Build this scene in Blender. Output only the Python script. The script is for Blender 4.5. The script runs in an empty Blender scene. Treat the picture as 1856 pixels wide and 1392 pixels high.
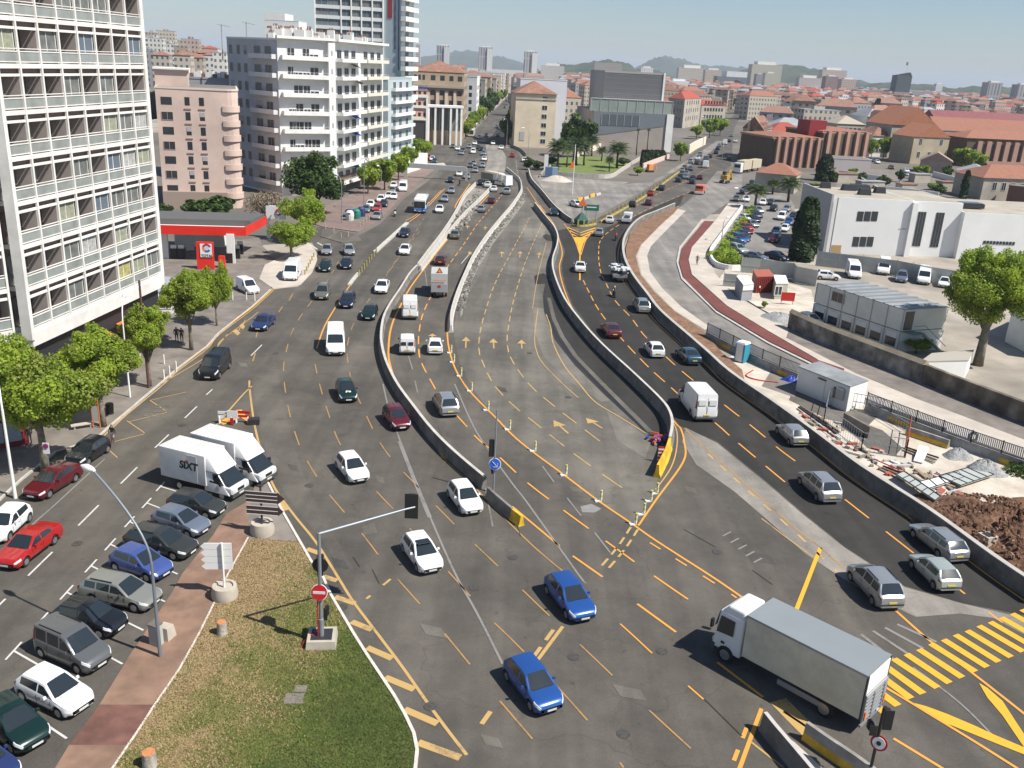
import bpy,bmesh,math,random
import numpy as np
from mathutils import Vector,Matrix
R=math.radians
random.seed(7)
S=bpy.context.scene
COL=S.collection
# ------------------------------------------------------------ camera, sky, sun
FPX,PITCH,ROLL,HC=1637.2,0.3390,-0.0510,29.55
CX,CY=928.0,696.0
_f=np.array([0,math.cos(PITCH),-math.sin(PITCH)])
_r0=np.array([1.0,0,0]);_u0=np.cross(_r0,_f)
_r=math.cos(ROLL)*_r0-math.sin(ROLL)*_u0
_u=math.sin(ROLL)*_r0+math.cos(ROLL)*_u0
camd=bpy.data.cameras.new('camera');cam=bpy.data.objects.new('camera',camd);COL.objects.link(cam)
camd.sensor_width=36;camd.lens=36*FPX/1856;camd.clip_end=30000;camd.clip_start=0.5
cam.matrix_world=Matrix(((_r[0],_u[0],-_f[0],0),(_r[1],_u[1],-_f[1],0),(_r[2],_u[2],-_f[2],HC),(0,0,0,1)))
S.camera=cam
SUN_EL,SX,SY=R(52),0.920,-0.392          # direction the light comes from
w=bpy.data.worlds.new('World');S.world=w;w.use_nodes=True
nt=w.node_tree;bg=nt.nodes['Background']
sky=nt.nodes.new('ShaderNodeTexSky');sky.sky_type='NISHITA';sky.sun_disc=False
sky.sun_elevation=SUN_EL;sky.sun_rotation=math.atan2(SX,SY)
sky.air_density=1.0;sky.dust_density=0.45;sky.ozone_density=5.0;sky.altitude=30
nt.links.new(sky.outputs[0],bg.inputs[0]);bg.inputs[1].default_value=0.072
sd=bpy.data.lights.new('sun','SUN');sd.energy=4.8;sd.angle=R(0.5);sd.color=(1,0.955,0.88)
so=bpy.data.objects.new('sun',sd);COL.objects.link(so)
so.rotation_euler=Vector((SX*math.cos(SUN_EL),SY*math.cos(SUN_EL),math.sin(SUN_EL))).to_track_quat('Z','Y').to_euler()
S.view_settings.view_transform='Standard';S.view_settings.look='None';S.view_settings.exposure=0.55;S.view_settings.gamma=1
S.cycles.max_bounces=5;S.cycles.diffuse_bounces=3;S.cycles.glossy_bounces=2;S.cycles.transmission_bounces=3
S.cycles.transparent_max_bounces=4;S.cycles.volume_bounces=0;S.cycles.use_denoising=True
S.cycles.caustics_reflective=False;S.cycles.caustics_refractive=False
# ------------------------------------------------------------ survey helpers: a photo position to a point of the place
def ray(x,y):
    d=_f*FPX+_r*(x-CX)+_u*(CY-y)
    return d
def G(x,y,z=0.0):
    d=ray(x,y);t=(z-HC)/d[2]
    return Vector((d[0]*t,d[1]*t,z))
def PD(x,y,Y):
    d=ray(x,y);t=Y/d[1]
    return Vector((d[0]*t,Y,HC+d[2]*t))
def proj(P):
    d=np.array([P[0],P[1],P[2]-HC]);k=d@_f
    return CX+FPX*(d@_r)/k,CY-FPX*(d@_u)/k
def HT(P,y):                      # height above P that shows at row y
    q=CY-y;a=P[0]*_u[0]+P[1]*_u[1];b=P[0]*_f[0]+P[1]*_f[1]
    return HC+(q*b-FPX*a)/(FPX*_u[2]-q*_f[2])
# ------------------------------------------------------------ materials
MATS={}
def _new(name):
    m=bpy.data.materials.new(name);m.use_nodes=True
    return m,m.node_tree,m.node_tree.nodes['Principled BSDF']
def mat(name,col,rough=.8,metal=0.,spec=.5,var=0.,scale=1.,bump=0.,bscale=None,coat=0.,col2=None,detail=5,stain=0.,stain_scale=.15,emit=None):
    if name in MATS:return MATS[name]
    m,t,b=_new(name);K=.82 if max(col)<.62 else .95;col=tuple(v*K for v in col);col2=tuple(v*K for v in col2)if col2 else None
    b.inputs['Roughness'].default_value=rough;b.inputs['Metallic'].default_value=metal
    b.inputs['Specular IOR Level'].default_value=spec;b.inputs['Coat Weight'].default_value=coat
    b.inputs['Coat Roughness'].default_value=.06
    c=(*col,1);b.inputs['Base Color'].default_value=c
    if emit:b.inputs['Emission Color'].default_value=c;b.inputs['Emission Strength'].default_value=emit
    if var or col2 or bump or stain:
        tc=t.nodes.new('ShaderNodeTexCoord')
        geo=t.nodes.new('ShaderNodeNewGeometry')
        src=geo.outputs['Position']
        n=t.nodes.new('ShaderNodeTexNoise');n.inputs['Scale'].default_value=scale;n.inputs['Detail'].default_value=detail
        t.links.new(src,n.inputs['Vector'])
        out=None
        if col2 or var:
            r=t.nodes.new('ShaderNodeValToRGB');r.color_ramp.elements[0].position=.32;r.color_ramp.elements[1].position=.68
            c2=(*col2,1)if col2 else(*[min(1,v*(1+var))for v in col],1)
            c1=c if col2 else(*[v*(1-var)for v in col],1)
            r.color_ramp.elements[0].color=c1;r.color_ramp.elements[1].color=c2
            t.links.new(n.outputs[0],r.inputs[0]);out=r.outputs[0]
        if stain:
            n2=t.nodes.new('ShaderNodeTexNoise');n2.inputs['Scale'].default_value=stain_scale;n2.inputs['Detail'].default_value=7;n2.inputs['Roughness'].default_value=.65
            t.links.new(src,n2.inputs['Vector'])
            r2=t.nodes.new('ShaderNodeValToRGB');r2.color_ramp.elements[0].position=.35;r2.color_ramp.elements[1].position=.65
            r2.color_ramp.elements[0].color=(1-stain,)*3+(1,);r2.color_ramp.elements[1].color=(1+stain*.4,)*3+(1,)
            t.links.new(n2.outputs[0],r2.inputs[0])
            mx=t.nodes.new('ShaderNodeMix');mx.data_type='RGBA';mx.blend_type='MULTIPLY';mx.inputs[0].default_value=1;mx.clamp_result=False
            if out:t.links.new(out,mx.inputs[6])
            else:mx.inputs[6].default_value=c
            t.links.new(r2.outputs[0],mx.inputs[7]);out=mx.outputs[2]
        if out:t.links.new(out,b.inputs['Base Color'])
        if bump:
            nb=n
            if bscale:
                nb=t.nodes.new('ShaderNodeTexNoise');nb.inputs['Scale'].default_value=bscale;nb.inputs['Detail'].default_value=4;t.links.new(src,nb.inputs['Vector'])
            bp=t.nodes.new('ShaderNodeBump');bp.inputs['Strength'].default_value=bump;bp.inputs['Distance'].default_value=.1
            t.links.new(nb.outputs[0],bp.inputs['Height']);t.links.new(bp.outputs[0],b.inputs['Normal'])
    MATS[name]=m;return m

def asphalt(name,col,crack=.5,dust=(.2,.185,.16),dustamt=.35,streak=0.):
    """asphalt: fine grain, broad worn patches, tar seams and dusty drift"""
    m,t,b=_new(name);N=t.nodes;L=t.links;col=tuple(v*.90 for v in col);dust=tuple(v*.92 for v in dust)
    geo=N.new('ShaderNodeNewGeometry');P=geo.outputs['Position']
    def noise(s,d=5,r=.5,w=None):
        n=N.new('ShaderNodeTexNoise');n.inputs['Scale'].default_value=s;n.inputs['Detail'].default_value=d;n.inputs['Roughness'].default_value=r
        L.new(w or P,n.inputs['Vector']);return n.outputs[0]
    def ramp(i,a,b_,ca,cb):
        r=N.new('ShaderNodeValToRGB');e=r.color_ramp.elements;e[0].position=a;e[1].position=b_;e[0].color=(*ca,1);e[1].color=(*cb,1);L.new(i,r.inputs[0]);return r.outputs[0]
    def mix(f,a,b_,mode='MIX'):
        x=N.new('ShaderNodeMix');x.data_type='RGBA';x.blend_type=mode;x.clamp_result=False
        if isinstance(f,float):x.inputs[0].default_value=f
        else:L.new(f,x.inputs[0])
        for v,k in((a,6),(b_,7)):
            if isinstance(v,tuple):x.inputs[k].default_value=(*v,1)
            else:L.new(v,x.inputs[k])
        return x.outputs[2]
    base=ramp(noise(.09,8,.68),.35,.68,tuple(v*.80 for v in col),tuple(v*1.24 for v in col))
    grain=ramp(noise(9,3,.7),.3,.7,(.86,)*3,(1.14,)*3)
    c=mix(1.0,base,grain,'MULTIPLY')
    blotch=ramp(noise(.55,6,.7),.4,.62,(.9,)*3,(1.07,)*3)
    c=mix(1.0,c,blotch,'MULTIPLY')
    dn=ramp(noise(.045,7,.62),.5,.72,(0,)*3,(dustamt,)*3)
    c=mix(dn,c,dust)
    # tyre-polished streaks along the carriageway (roughly +Y)
    mp=N.new('ShaderNodeMapping');mp.inputs['Scale'].default_value=(1.0,.06,1);mp.inputs['Rotation'].default_value=(0,0,streak);L.new(P,mp.inputs[0])
    st=ramp(noise(.55,3,.5,mp.outputs[0]),.42,.62,(.86,)*3,(1.10,)*3)
    c=mix(1.0,c,st,'MULTIPLY')
    v=N.new('ShaderNodeTexVoronoi');v.feature='DISTANCE_TO_EDGE';v.inputs['Scale'].default_value=.11;
    wv=N.new('ShaderNodeVectorMath');wv.operation='ADD';nn=N.new('ShaderNodeTexNoise');nn.inputs['Scale'].default_value=.4;L.new(P,nn.inputs['Vector'])
    sc=N.new('ShaderNodeVectorMath');sc.operation='SCALE';sc.inputs['Scale'].default_value=3.;L.new(nn.outputs['Color'],sc.inputs[0]);L.new(P,wv.inputs[0]);L.new(sc.outputs[0],wv.inputs[1]);L.new(wv.outputs[0],v.inputs['Vector'])
    ck=ramp(v.outputs['Distance'],.0,.006,(1-crack*.4,)*3,(1,)*3)
    c=mix(1.0,c,ck,'MULTIPLY')
    sp=ramp(noise(1.7,2,.4),.70,.76,(1,)*3,(.72,)*3)
    c=mix(1.0,c,sp,'MULTIPLY')
    L.new(c,b.inputs['Base Color']);b.inputs['Roughness'].default_value=.86;b.inputs['Specular IOR Level'].default_value=.35
    MATS[name]=m;return m
def paint(name,col,wear=.45,under=(.10,.09,.078),ws=4.):
    m,t,b=_new(name);N=t.nodes;L=t.links
    geo=N.new('ShaderNodeNewGeometry');P=geo.outputs['Position']
    n=N.new('ShaderNodeTexNoise');n.inputs['Scale'].default_value=ws;n.inputs['Detail'].default_value=6;n.inputs['Roughness'].default_value=.75;L.new(P,n.inputs['Vector'])
    n2=N.new('ShaderNodeTexNoise');n2.inputs['Scale'].default_value=.35;n2.inputs['Detail'].default_value=3;L.new(P,n2.inputs['Vector'])
    ad=N.new('ShaderNodeMath');ad.operation='ADD';L.new(n.outputs[0],ad.inputs[0]);L.new(n2.outputs[0],ad.inputs[1])
    r=N.new('ShaderNodeValToRGB');e=r.color_ramp.elements;th=.62+.5*wear*.6
    r.color_ramp.elements[0].position=max(0,(th-.12)/1.0-.08);r.color_ramp.elements[1].position=min(1,th/1.0+.12)
    e[0].color=(*under,1);e[1].color=(*col,1)
    L.new(ad.outputs[0],r.inputs[0]);L.new(r.outputs[0],b.inputs['Base Color']);b.inputs['Roughness'].default_value=.7
    MATS[name]=m;return m
# ------------------------------------------------------------ object helpers
def tag(o,label=None,cat=None,group=None,kind=None):
    if label:o['label']=label
    if cat:o['category']=cat
    if group:o['group']=group
    if kind:o['kind']=kind
    return o
def empty(name,loc=(0,0,0),rz=0.,**k):
    o=bpy.data.objects.new(name,None);COL.objects.link(o);o.location=loc;o.rotation_euler=(0,0,rz);o.empty_display_size=.3
    return tag(o,**k)
class MB:
    def __init__(s):s.v=[];s.f=[];s.m=[]
    def add(s,vs,fs,m=0):
        o=len(s.v);s.v+=[tuple(p)for p in vs];s.f+=[tuple(i+o for i in f)for f in fs];s.m+=[m]*len(fs);return s
    def box(s,c,d,rz=0.,m=0,taper=1.):
        x,y,z=d[0]/2,d[1]/2,d[2]/2;cs,sn=math.cos(rz),math.sin(rz);vs=[]
        for k in(-1,1):
            q=taper if k>0 else 1.
            for a,b in((-1,-1),(1,-1),(1,1),(-1,1)):
                px,py=a*x*q,b*y*q;vs.append((c[0]+px*cs-py*sn,c[1]+px*sn+py*cs,c[2]+k*z))
        return s.add(vs,[(3,2,1,0),(4,5,6,7),(0,1,5,4),(1,2,6,5),(2,3,7,6),(3,0,4,7)],m)
    def prism(s,pts,z0,z1,m=0,mt=None,bottom=True):
        n=len(pts);a=sum(pts[i][0]*pts[(i+1)%n][1]-pts[(i+1)%n][0]*pts[i][1]for i in range(n))
        if a<0:pts=pts[::-1]
        zz0=z0 if isinstance(z0,(list,tuple))else[z0]*n;zz1=z1 if isinstance(z1,(list,tuple))else[z1]*n
        vs=[(p[0],p[1],zz0[i])for i,p in enumerate(pts)]+[(p[0],p[1],zz1[i])for i,p in enumerate(pts)]
        fs=[(i,(i+1)%n,n+(i+1)%n,n+i)for i in range(n)]
        s.add(vs,fs,m);s.add(vs,[tuple(range(n,2*n))]+([tuple(range(n-1,-1,-1))]if bottom else[]),m if mt is None else mt);return s
    def seg(s,a,b,w0,h0,m=0,w1=None,up=None):   # bar between two points, w wide, h high
        a,b=Vector(a),Vector(b);d=b-a;L=d.length
        if L<1e-6:return s
        d.normalize();up=Vector(up)if up else(Vector((0,0,1))if abs(d.z)<.95 else Vector((1,0,0)))
        sd=d.cross(up).normalized();u=sd.cross(d);w1=w1 or w0;q=w1/w0;vs=[]
        for p,k in((a,1.),(b,q)):
            for i,j in((-1,-1),(1,-1),(1,1),(-1,1)):vs.append(p+sd*(i*w0/2*k)+u*(j*h0/2*k))
        return s.add(vs,[(3,2,1,0),(4,5,6,7),(0,1,5,4),(1,2,6,5),(2,3,7,6),(3,0,4,7)],m)
    def tube(s,pts,rs,n=8,m=0,cap=True):
        pts=[Vector(p)for p in pts];rs=rs if isinstance(rs,(list,tuple))else[rs]*len(pts);vs=[];fs=[];pu=None
        for i,p in enumerate(pts):
            d=(pts[min(i+1,len(pts)-1)]-pts[max(i-1,0)]).normalized()
            u=(pu-d*pu.dot(d))if pu else d.orthogonal()
            if u.length<1e-4:u=d.orthogonal()
            u.normalize();pu=u;v=d.cross(u)
            for k in range(n):
                a=2*math.pi*k/n;vs.append(p+(u*math.cos(a)+v*math.sin(a))*rs[i])
        for i in range(len(pts)-1):
            for k in range(n):fs.append((i*n+k,i*n+(k+1)%n,(i+1)*n+(k+1)%n,(i+1)*n+k))
        if cap:fs.append(tuple(range(n-1,-1,-1)));fs.append(tuple(range((len(pts)-1)*n,len(pts)*n)))
        return s.add(vs,fs,m)
    def cyl(s,c,r,h,n=16,m=0,r2=None):return s.tube([c,(c[0],c[1],c[2]+h)],[r,r if r2 is None else r2],n,m)
    def quad(s,a,b,c,d,m=0):return s.add([a,b,c,d],[(0,1,2,3)],m)
    def lathe(s,c,prof,n=16,m=0):
        vs=[];fs=[]
        for r,z in prof:
            for k in range(n):
                a=2*math.pi*k/n;vs.append((c[0]+r*math.cos(a),c[1]+r*math.sin(a),c[2]+z))
        for i in range(len(prof)-1):
            for k in range(n):fs.append((i*n+k,i*n+(k+1)%n,(i+1)*n+(k+1)%n,(i+1)*n+k))
        fs.append(tuple(range((len(prof)-1)*n,len(prof)*n)))
        return s.add(vs,fs,m)
    def mesh(s,name,mats,smooth=False,off=None):
        me=bpy.data.meshes.new(name)
        v=s.v if off is None else[(a-off[0],b-off[1],c-off[2])for a,b,c in s.v]
        me.from_pydata(v,[],s.f)
        for x in(mats if isinstance(mats,(list,tuple))else[mats]):me.materials.append(x)
        if any(s.m):me.polygons.foreach_set('material_index',s.m)
        if smooth:
            me.polygons.foreach_set('use_smooth',[True]*len(me.polygons))
            if smooth is not True:me.set_sharp_from_angle(angle=R(smooth))
        me.update();return me
    def build(s,name,mats,parent=None,smooth=False,rel=True,**k):
        off=parent.location if(parent is not None and rel)else None
        o=bpy.data.objects.new(name,s.mesh(name,mats,smooth,off));COL.objects.link(o)
        if parent is not None:o.parent=parent
        return tag(o,**k)
def kids(o):return[c for c in ALLKIDS.get(o.name,[])]
def copy_tree(o,parent=None):
    c=o.copy();COL.objects.link(c)
    if parent is not None:c.parent=parent
    for ch in list(o.children):copy_tree(ch,c)
    return c
def text_mesh(txt,size,font_w=None,ext=.0,shear=0.,bold=0.):
    cu=bpy.data.curves.new('t','FONT');cu.body=txt;cu.size=size;cu.extrude=ext;cu.align_x='CENTER';cu.align_y='CENTER';cu.shear=shear;cu.offset=bold
    o=bpy.data.objects.new('t',cu);COL.objects.link(o);dg=bpy.context.evaluated_depsgraph_get()
    me=bpy.data.meshes.new_from_object(o.evaluated_get(dg));bpy.data.objects.remove(o);return me
def text_obj(txt,size,material,loc,rot,parent=None,name='lettering',ext=.01,bold=0.,shear=0.):
    me=text_mesh(txt,size,ext=ext,bold=bold,shear=shear);me.materials.clear();me.materials.append(material)
    o=bpy.data.objects.new(name,me);COL.objects.link(o)
    o.location=Vector(loc)-(parent.location if parent is not None and not parent.rotation_euler.z else Vector((0,0,0)))if parent is not None else loc
    o.rotation_euler=rot
    if parent is not None:o.parent=parent
    return o
# ------------------------------------------------------------ common materials
M_ROAD=asphalt('worn_asphalt',(.106,.095,.080),dust=(.17,.15,.12),streak=R(-8))
M_NEW=asphalt('fresh_asphalt',(.036,.034,.030),crack=.1,dustamt=.12,dust=(.12,.115,.105),streak=R(30))
M_GREYNEW=asphalt('dusty_new_asphalt',(.225,.21,.19),crack=.1,dust=(.40,.35,.29),dustamt=.5)
M_CLOSED=asphalt('closed_carriageway_asphalt',(.140,.128,.108),dust=(.23,.205,.165),dustamt=.5,streak=R(-5))
M_PATCH=asphalt('milled_dusty_asphalt',(.26,.24,.21),dust=(.36,.33,.28),dustamt=.6,streak=R(30))
M_SIDE=mat('pavement_concrete',(.24,.21,.18),.9,var=.12,scale=.8,stain=.3,stain_scale=.25,bump=.05)
M_PALE=mat('pale_new_pavement',(.60,.53,.45),.9,var=.08,scale=.5,stain=.14,stain_scale=.2)
M_CONC=mat('barrier_concrete',(.42,.40,.36),.9,var=.18,scale=1.2,stain=.35,stain_scale=.7,bump=.1)
M_CONC_D=mat('dark_barrier_concrete',(.22,.205,.18),.9,var=.2,scale=1.0,stain=.3,stain_scale=.5,bump=.1)
M_KERB=mat('kerb_stone',(.55,.52,.47),.9,var=.15,scale=1.5)
M_DIRT=mat('dusty_ground',(.33,.29,.24),.95,col2=(.50,.44,.36),scale=.16,stain=.3,stain_scale=.06,bump=.15,bscale=2.)
M_SAND=mat('pale_construction_sand',(.60,.51,.40),.95,col2=(.72,.65,.56),scale=.5,stain=.25,stain_scale=.3,bump=.3,bscale=3.)
M_SOIL=mat('brown_clay_soil',(.20,.105,.06),.95,col2=(.34,.20,.12),scale=2.2,stain=.3,stain_scale=.4,bump=.8,bscale=4.)
M_RED=mat('red_cycle_surface',(.19,.058,.046),.9,var=.12,scale=1.2,stain=.2,stain_scale=.2)
M_REDP=mat('faded_red_path',(.29,.178,.122),.9,var=.12,scale=1.3,stain=.3,stain_scale=.35)
M_REDP2=mat('dark_red_path',(.19,.09,.068),.9,var=.2,scale=1.3,stain=.3,stain_scale=.5)
P_OR=paint('orange_road_paint',(.66,.30,.05),.3)
P_ORF=paint('faded_orange_paint',(.36,.21,.075),.75)
P_YE=paint('yellow_road_paint',(.70,.36,.025),.22,ws=2.5)
P_YEF=paint('faded_yellow_paint',(.46,.30,.11),.62)
P_WH=paint('white_road_paint',(.55,.54,.51),.4)
P_WHF=paint('ghost_white_paint',(.22,.21,.195),.8)
M_WHITE=mat('white_paint',(.78,.77,.74),.6)
M_GLASS=mat('dark_glass',(.022,.03,.034),.1,spec=1.)
M_WIN=mat('window_glass',(.035,.043,.05),.15,spec=.6)
M_BLACK=mat('black_plastic',(.02,.02,.021),.5)
M_GREYM=mat('grey_galvanised_metal',(.40,.42,.44),.45,metal=.5)
M_DKM=mat('dark_metal',(.05,.05,.055),.5,metal=.3)
M_TYRE=mat('tyre_rubber',(.016,.016,.016),.85)
M_RIM=mat('alloy_rim',(.45,.46,.47),.35,metal=.7)
M_ORANGE=mat('orange_plastic',(.80,.17,.03),.5)
M_REDPL=mat('red_paint',(.55,.02,.015),.5)
M_YELP=mat('yellow_barrier_paint',(.72,.44,.03),.7,var=.15,scale=1.5,stain=.3,stain_scale=.8)
M_TILE=mat('terracotta_tiles',(.27,.13,.09),.9,col2=(.37,.20,.14),scale=.7,stain=.25,stain_scale=.2)
# ------------------------------------------------------------ ground, roads, painted lines
def sheet(name,pts,z,material,kind='structure',label=None,px=True,thick=0.):
    P=[G(*p,z)if px else Vector((p[0],p[1],z))for p in pts]
    mb=MB()
    if thick:
        mb.prism([(p.x,p.y)for p in P],z-thick,z)
    else:
        n=len(P);a=sum(P[i].x*P[(i+1)%n].y-P[(i+1)%n].x*P[i].y for i in range(n))
        if a<0:P=P[::-1]
        mb.add(P,[tuple(range(n))])
    o=mb.build(name,material)
    o['kind']=kind
    if label:o['label']=label
    return o
g=MB();g.add([(-9000,-300,0),(9000,-300,0),(9000,16000,0),(-9000,16000,0)],[(0,1,2,3)])
tag(g.build('ground',M_DIRT),kind='structure',label='pale dusty ground under the city')
M_P5=asphalt('slightly_dusty_asphalt',(.117,.105,.088),dust=(.19,.17,.135),dustamt=.5,streak=R(-8))
M_P4=asphalt('dusty_worn_asphalt',(.175,.16,.135),dust=(.28,.25,.2),dustamt=.7)
# main asphalt
sheet('road',[(-40,905),(0,878),(90,822),(172,799),(232,745),(292,696),(322,670),(375,630),(397,605),(457,558),(496,523),(540,520),(566,490),(575,460),(566,440),
    (520,432),(520,405),(585,412),(648,428),(690,405),(735,358),(790,318),(800,300),(700,300),(690,275),(790,262),(838,262),(858,240),(880,215),(905,190),(922,172),(935,172),(925,200),(915,235),(930,262),(950,295),(962,320),
    (985,345),(1035,405),(1065,405),(1140,365),(1210,320),(1255,278),(1300,232),(1335,205),(1345,205),(1330,235),(1325,300),(1260,350),(1232,378),(1160,400),(1130,430),(1124,460),(1126,480),(1142,515),(1168,550),(1192,582),(1275,660),(1400,758),
    (1552,875),(1674,955),(1810,1045),(1990,1140),(2300,1500),(1900,1900),(700,1900),(-400,1900),(-500,1300)],.004,M_ROAD,label='worn grey asphalt of the wide junction and carriageways')
# closed middle carriageway
sheet('closed_road',[(1000,300),(940,345),(905,395),(865,455),(838,515),(828,560),(822,605),(832,655),(856,703),(880,735),(928,788),(960,815),(1018,858),(1083,907),(1150,953),(1188,885),(1206,815),(1196,752),(1146,697),(1086,640),(1050,602),(1018,556),(1000,512),(998,478),(1006,437),(1001,420),(968,376),(940,330)][1:],
      .010,M_CLOSED,label='closed dusty carriageway between the two barriers')
# dark fresh right carriageway
sheet('fresh_road',[(1240,352),(1150,392),(1100,412),(1060,432),(1035,412),(1010,418),(1024,455),(1018,480),(1022,510),(1038,552),(1072,598),(1107,637),(1166,695),(1212,745),(1232,772),(1300,800),(1392,875),(1450,925),(1530,990),(1640,1062),(1740,1092),
      (1880,1120),(1900,1112),(1792,1041),(1674,953),(1552,872),(1400,756),(1275,659),(1190,581),(1166,549),(1140,513),(1124,480),(1122,458),(1128,428),(1160,398),(1232,372)],.010,M_NEW,label='fresh black asphalt of the right carriageway')
sheet('fresh_road.001',[(880,262),(900,235),(925,228),(960,232),(935,262)],.010,M_NEW,label='black asphalt patch on the far avenue before the beige building')
sheet('dusty_patch',[(1236,800),(1262,842),(1330,890),(1400,950),(1455,1000),(1530,1050),(1590,1085),(1660,1118),(1740,1112),(1800,1120),(1856,1150),(1856,1120),(1745,1094),(1640,1064),(1530,992),(1450,928),(1392,878),(1300,803),(1243,775)],.016,M_PATCH,label='pale dusty strip along the fresh asphalt')
# dark ditch strip left of barrier, its shadow painted into the asphalt tone
sheet('dark_strip',[(990,505),(1003,512),(1018,556),(1050,602),(1086,640),(1146,697),(1196,752),(1204,790),(1180,790),(1150,765),(1095,715),(1040,660),(1005,615),(986,565),(984,535)],.022,M_NEW,label='dark strip of fresh asphalt beside the curved barrier')
sheet('asphalt_patch',[(968,500),(985,495),(996,503),(990,514),(970,515)],.016,M_NEW)
sheet('asphalt_patch.001',[(983,428),(990,424),(1004,428),(1003,438),(990,436)],.016,M_NEW)
sheet('asphalt_patch.002',[(1052,918),(1072,913),(1090,922),(1078,929),(1055,928)],.016,mat('pale_patch',(.27,.265,.25),.9,var=.1,scale=2))
sheet('asphalt_patch.003',[(655,955),(678,948),(684,965),(660,970)],.016,M_CLOSED)
# grey dusty service road on the right and its surroundings
sheet('side_road',[(1300,310),(1262,355),(1228,378),(1193,413),(1163,443),(1155,463),(1163,498),(1188,528),(1223,563),(1278,600),(1392,668),(1480,700),(1600,742),(1730,790),(1870,850),(1880,790),(1760,745),(1600,700),(1480,656),(1392,622),(1298,562),(1235,497),(1228,473),(1233,448),(1275,398),(1318,368),(1345,340),(1345,310)],
      .008,M_GREYNEW,label='pale grey dusty new road curving beside the cycle path')
sheet('concrete_strip',[(1228,378),(1193,413),(1163,443),(1155,463),(1163,498),(1188,528),(1223,563),(1278,598),(1286,592),(1235,556),(1200,522),(1178,492),(1173,463),(1180,446),(1210,415),(1243,382)],.016,M_PALE)
sheet('cycle_path',[(1277,400),(1295,401),(1253,448),(1247,470),(1253,498),(1318,555),(1392,600),(1482,652),(1530,668),(1530,682),(1474,657),(1392,617),(1300,562),(1240,506),(1231,475),(1236,450)],.135,M_RED,thick=.135,label='dark red cycle path curving beside the pale pavement')
sheet('pavement',[(1320,368),(1345,370),(1300,430),(1290,455),(1287,475),(1296,495),(1330,535),(1380,562),(1435,600),(1500,632),(1590,672),(1690,715),(1856,775),(1880,790),(1870,835),(1700,775),(1571,722),(1482,660),(1482,651),(1392,599),(1318,554),(1254,497),(1248,470),(1254,448),(1296,400)],.125,M_PALE,thick=.125,label='pale new pavement along the old stone wall')
sheet('pavement.006',[(1430,597),(1490,625),(1560,653),(1672,697),(1740,725),(1870,773),(1870,802),(1730,748),(1660,722),(1550,676),(1480,640),(1425,612)],.13,M_SIDE,thick=.13)  # grey asphalt strip, the wall's shadow painted into its tone
sheet('kerb',[(1275,397),(1234,448),(1229,474),(1237,502),(1298,563),(1392,619),(1474,659),(1530,683),(1530,686),(1474,662),(1392,622),(1298,566),(1235,505),(1226,474),(1231,448),(1272,397)],.15,M_KERB,thick=.15)
sheet('soil_strip',[(1232,372),(1195,388),(1160,404),(1142,425),(1134,450),(1137,480),(1148,505),(1170,535),(1200,568),(1260,618),(1300,650),(1350,690),(1345,670),(1310,640),(1282,608),(1276,600),(1223,564),(1186,529),(1161,498),(1152,463),(1161,442),(1191,411),(1222,384)],.30,M_SOIL,thick=.3,label='strip of heaped brown soil between the wall and the new road')
sheet('dark_ground',[(1515,300),(1856,330),(1856,460),(1515,420)],.006,M_SIDE)
sheet('parking_lot',[(1338,372),(1352,345),(1420,345),(1440,372),(1440,475),(1310,475),(1290,462),(1298,435)],.008,mat('parking_asphalt',(.27,.25,.225),.9,var=.1,scale=.6,stain=.25),label='grey car park between the hedge and the cypress')
sheet('site_ground',[(1300,655),(1352,690),(1552,865),(1674,945),(1804,1036),(1870,1072),(1900,860),(1700,795),(1571,735),(1440,680),(1340,640)],.012,M_SAND,label='pale sandy ground of the building site')
sheet('site_ground.001',[(1380,560),(1300,510),(1320,480),(1400,505),(1470,525),(1480,560),(1440,590)],.13,M_SAND)
sheet('garden_lawn',[(990,300),(1000,292),(1030,282),(1110,285),(1145,300),(1120,312),(1040,315),(1000,312)],.02,mat('garden_grass',(.13,.19,.035),.95,col2=(.20,.24,.06),scale=.6),kind='structure',label='green lawn of the palm garden')
sheet('roadworks_ground',[(985,340),(1015,330),(1060,330),(1110,335),(1180,330),(1230,300),(1300,255),(1312,255),(1270,290),(1210,318),(1140,360),(1065,400),(1035,402)],.008,M_GREYNEW)
sheet('roadworks_ground.001',[(966,318),(990,318),(1060,325),(1140,330),(1100,345),(1055,355),(1035,372),(1040,395),(1030,398),(990,350)],.014,M_PATCH)
sheet('roadworks_ground.002',[(800,430),(824,388),(846,350),(852,338),(882,345),(845,386),(805,432),(776,470),(764,482)],.014,M_PATCH)
sheet('roadworks_ground.003',[(880,262),(905,262),(918,285),(915,312),(875,318),(884,290)],.014,M_PATCH)
for k_,q_ in enumerate(([(965,555),(985,560),(1010,615),(1050,665),(1110,725),(1090,728),(1030,690),(985,645),(968,600)],[(1100,745),(1150,775),(1180,800),(1170,830),(1120,800)],[(940,400),(985,385),(995,400),(985,430),(950,440)],[(855,480),(875,450),(890,455),(870,500),(850,530)],[(456,690),(478,660),(500,650),(508,700),(520,760),(540,830),(565,900),(600,960),(640,1030),(625,1045),(580,975),(530,915),(495,860),(470,780)],[(700,600),(712,575),(720,600),(722,650),(745,710),(790,770),(840,825),(900,880),(890,888),(820,830),(760,765),(715,700)])):sheet('dusty_patch',q_,.013+.001*k_,M_P4 if k_<4 else M_P5)
sheet('roadworks_ground.004',[(952,365),(930,395),(895,440),(870,480),(845,530),(838,570),(834,575),(838,520),(862,470),(892,425),(925,380),(945,352)],.030,mat('rubble_strip',(.17,.16,.12),.95,col2=(.40,.38,.33),scale=3.5,bump=.8,bscale=5))
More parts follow.
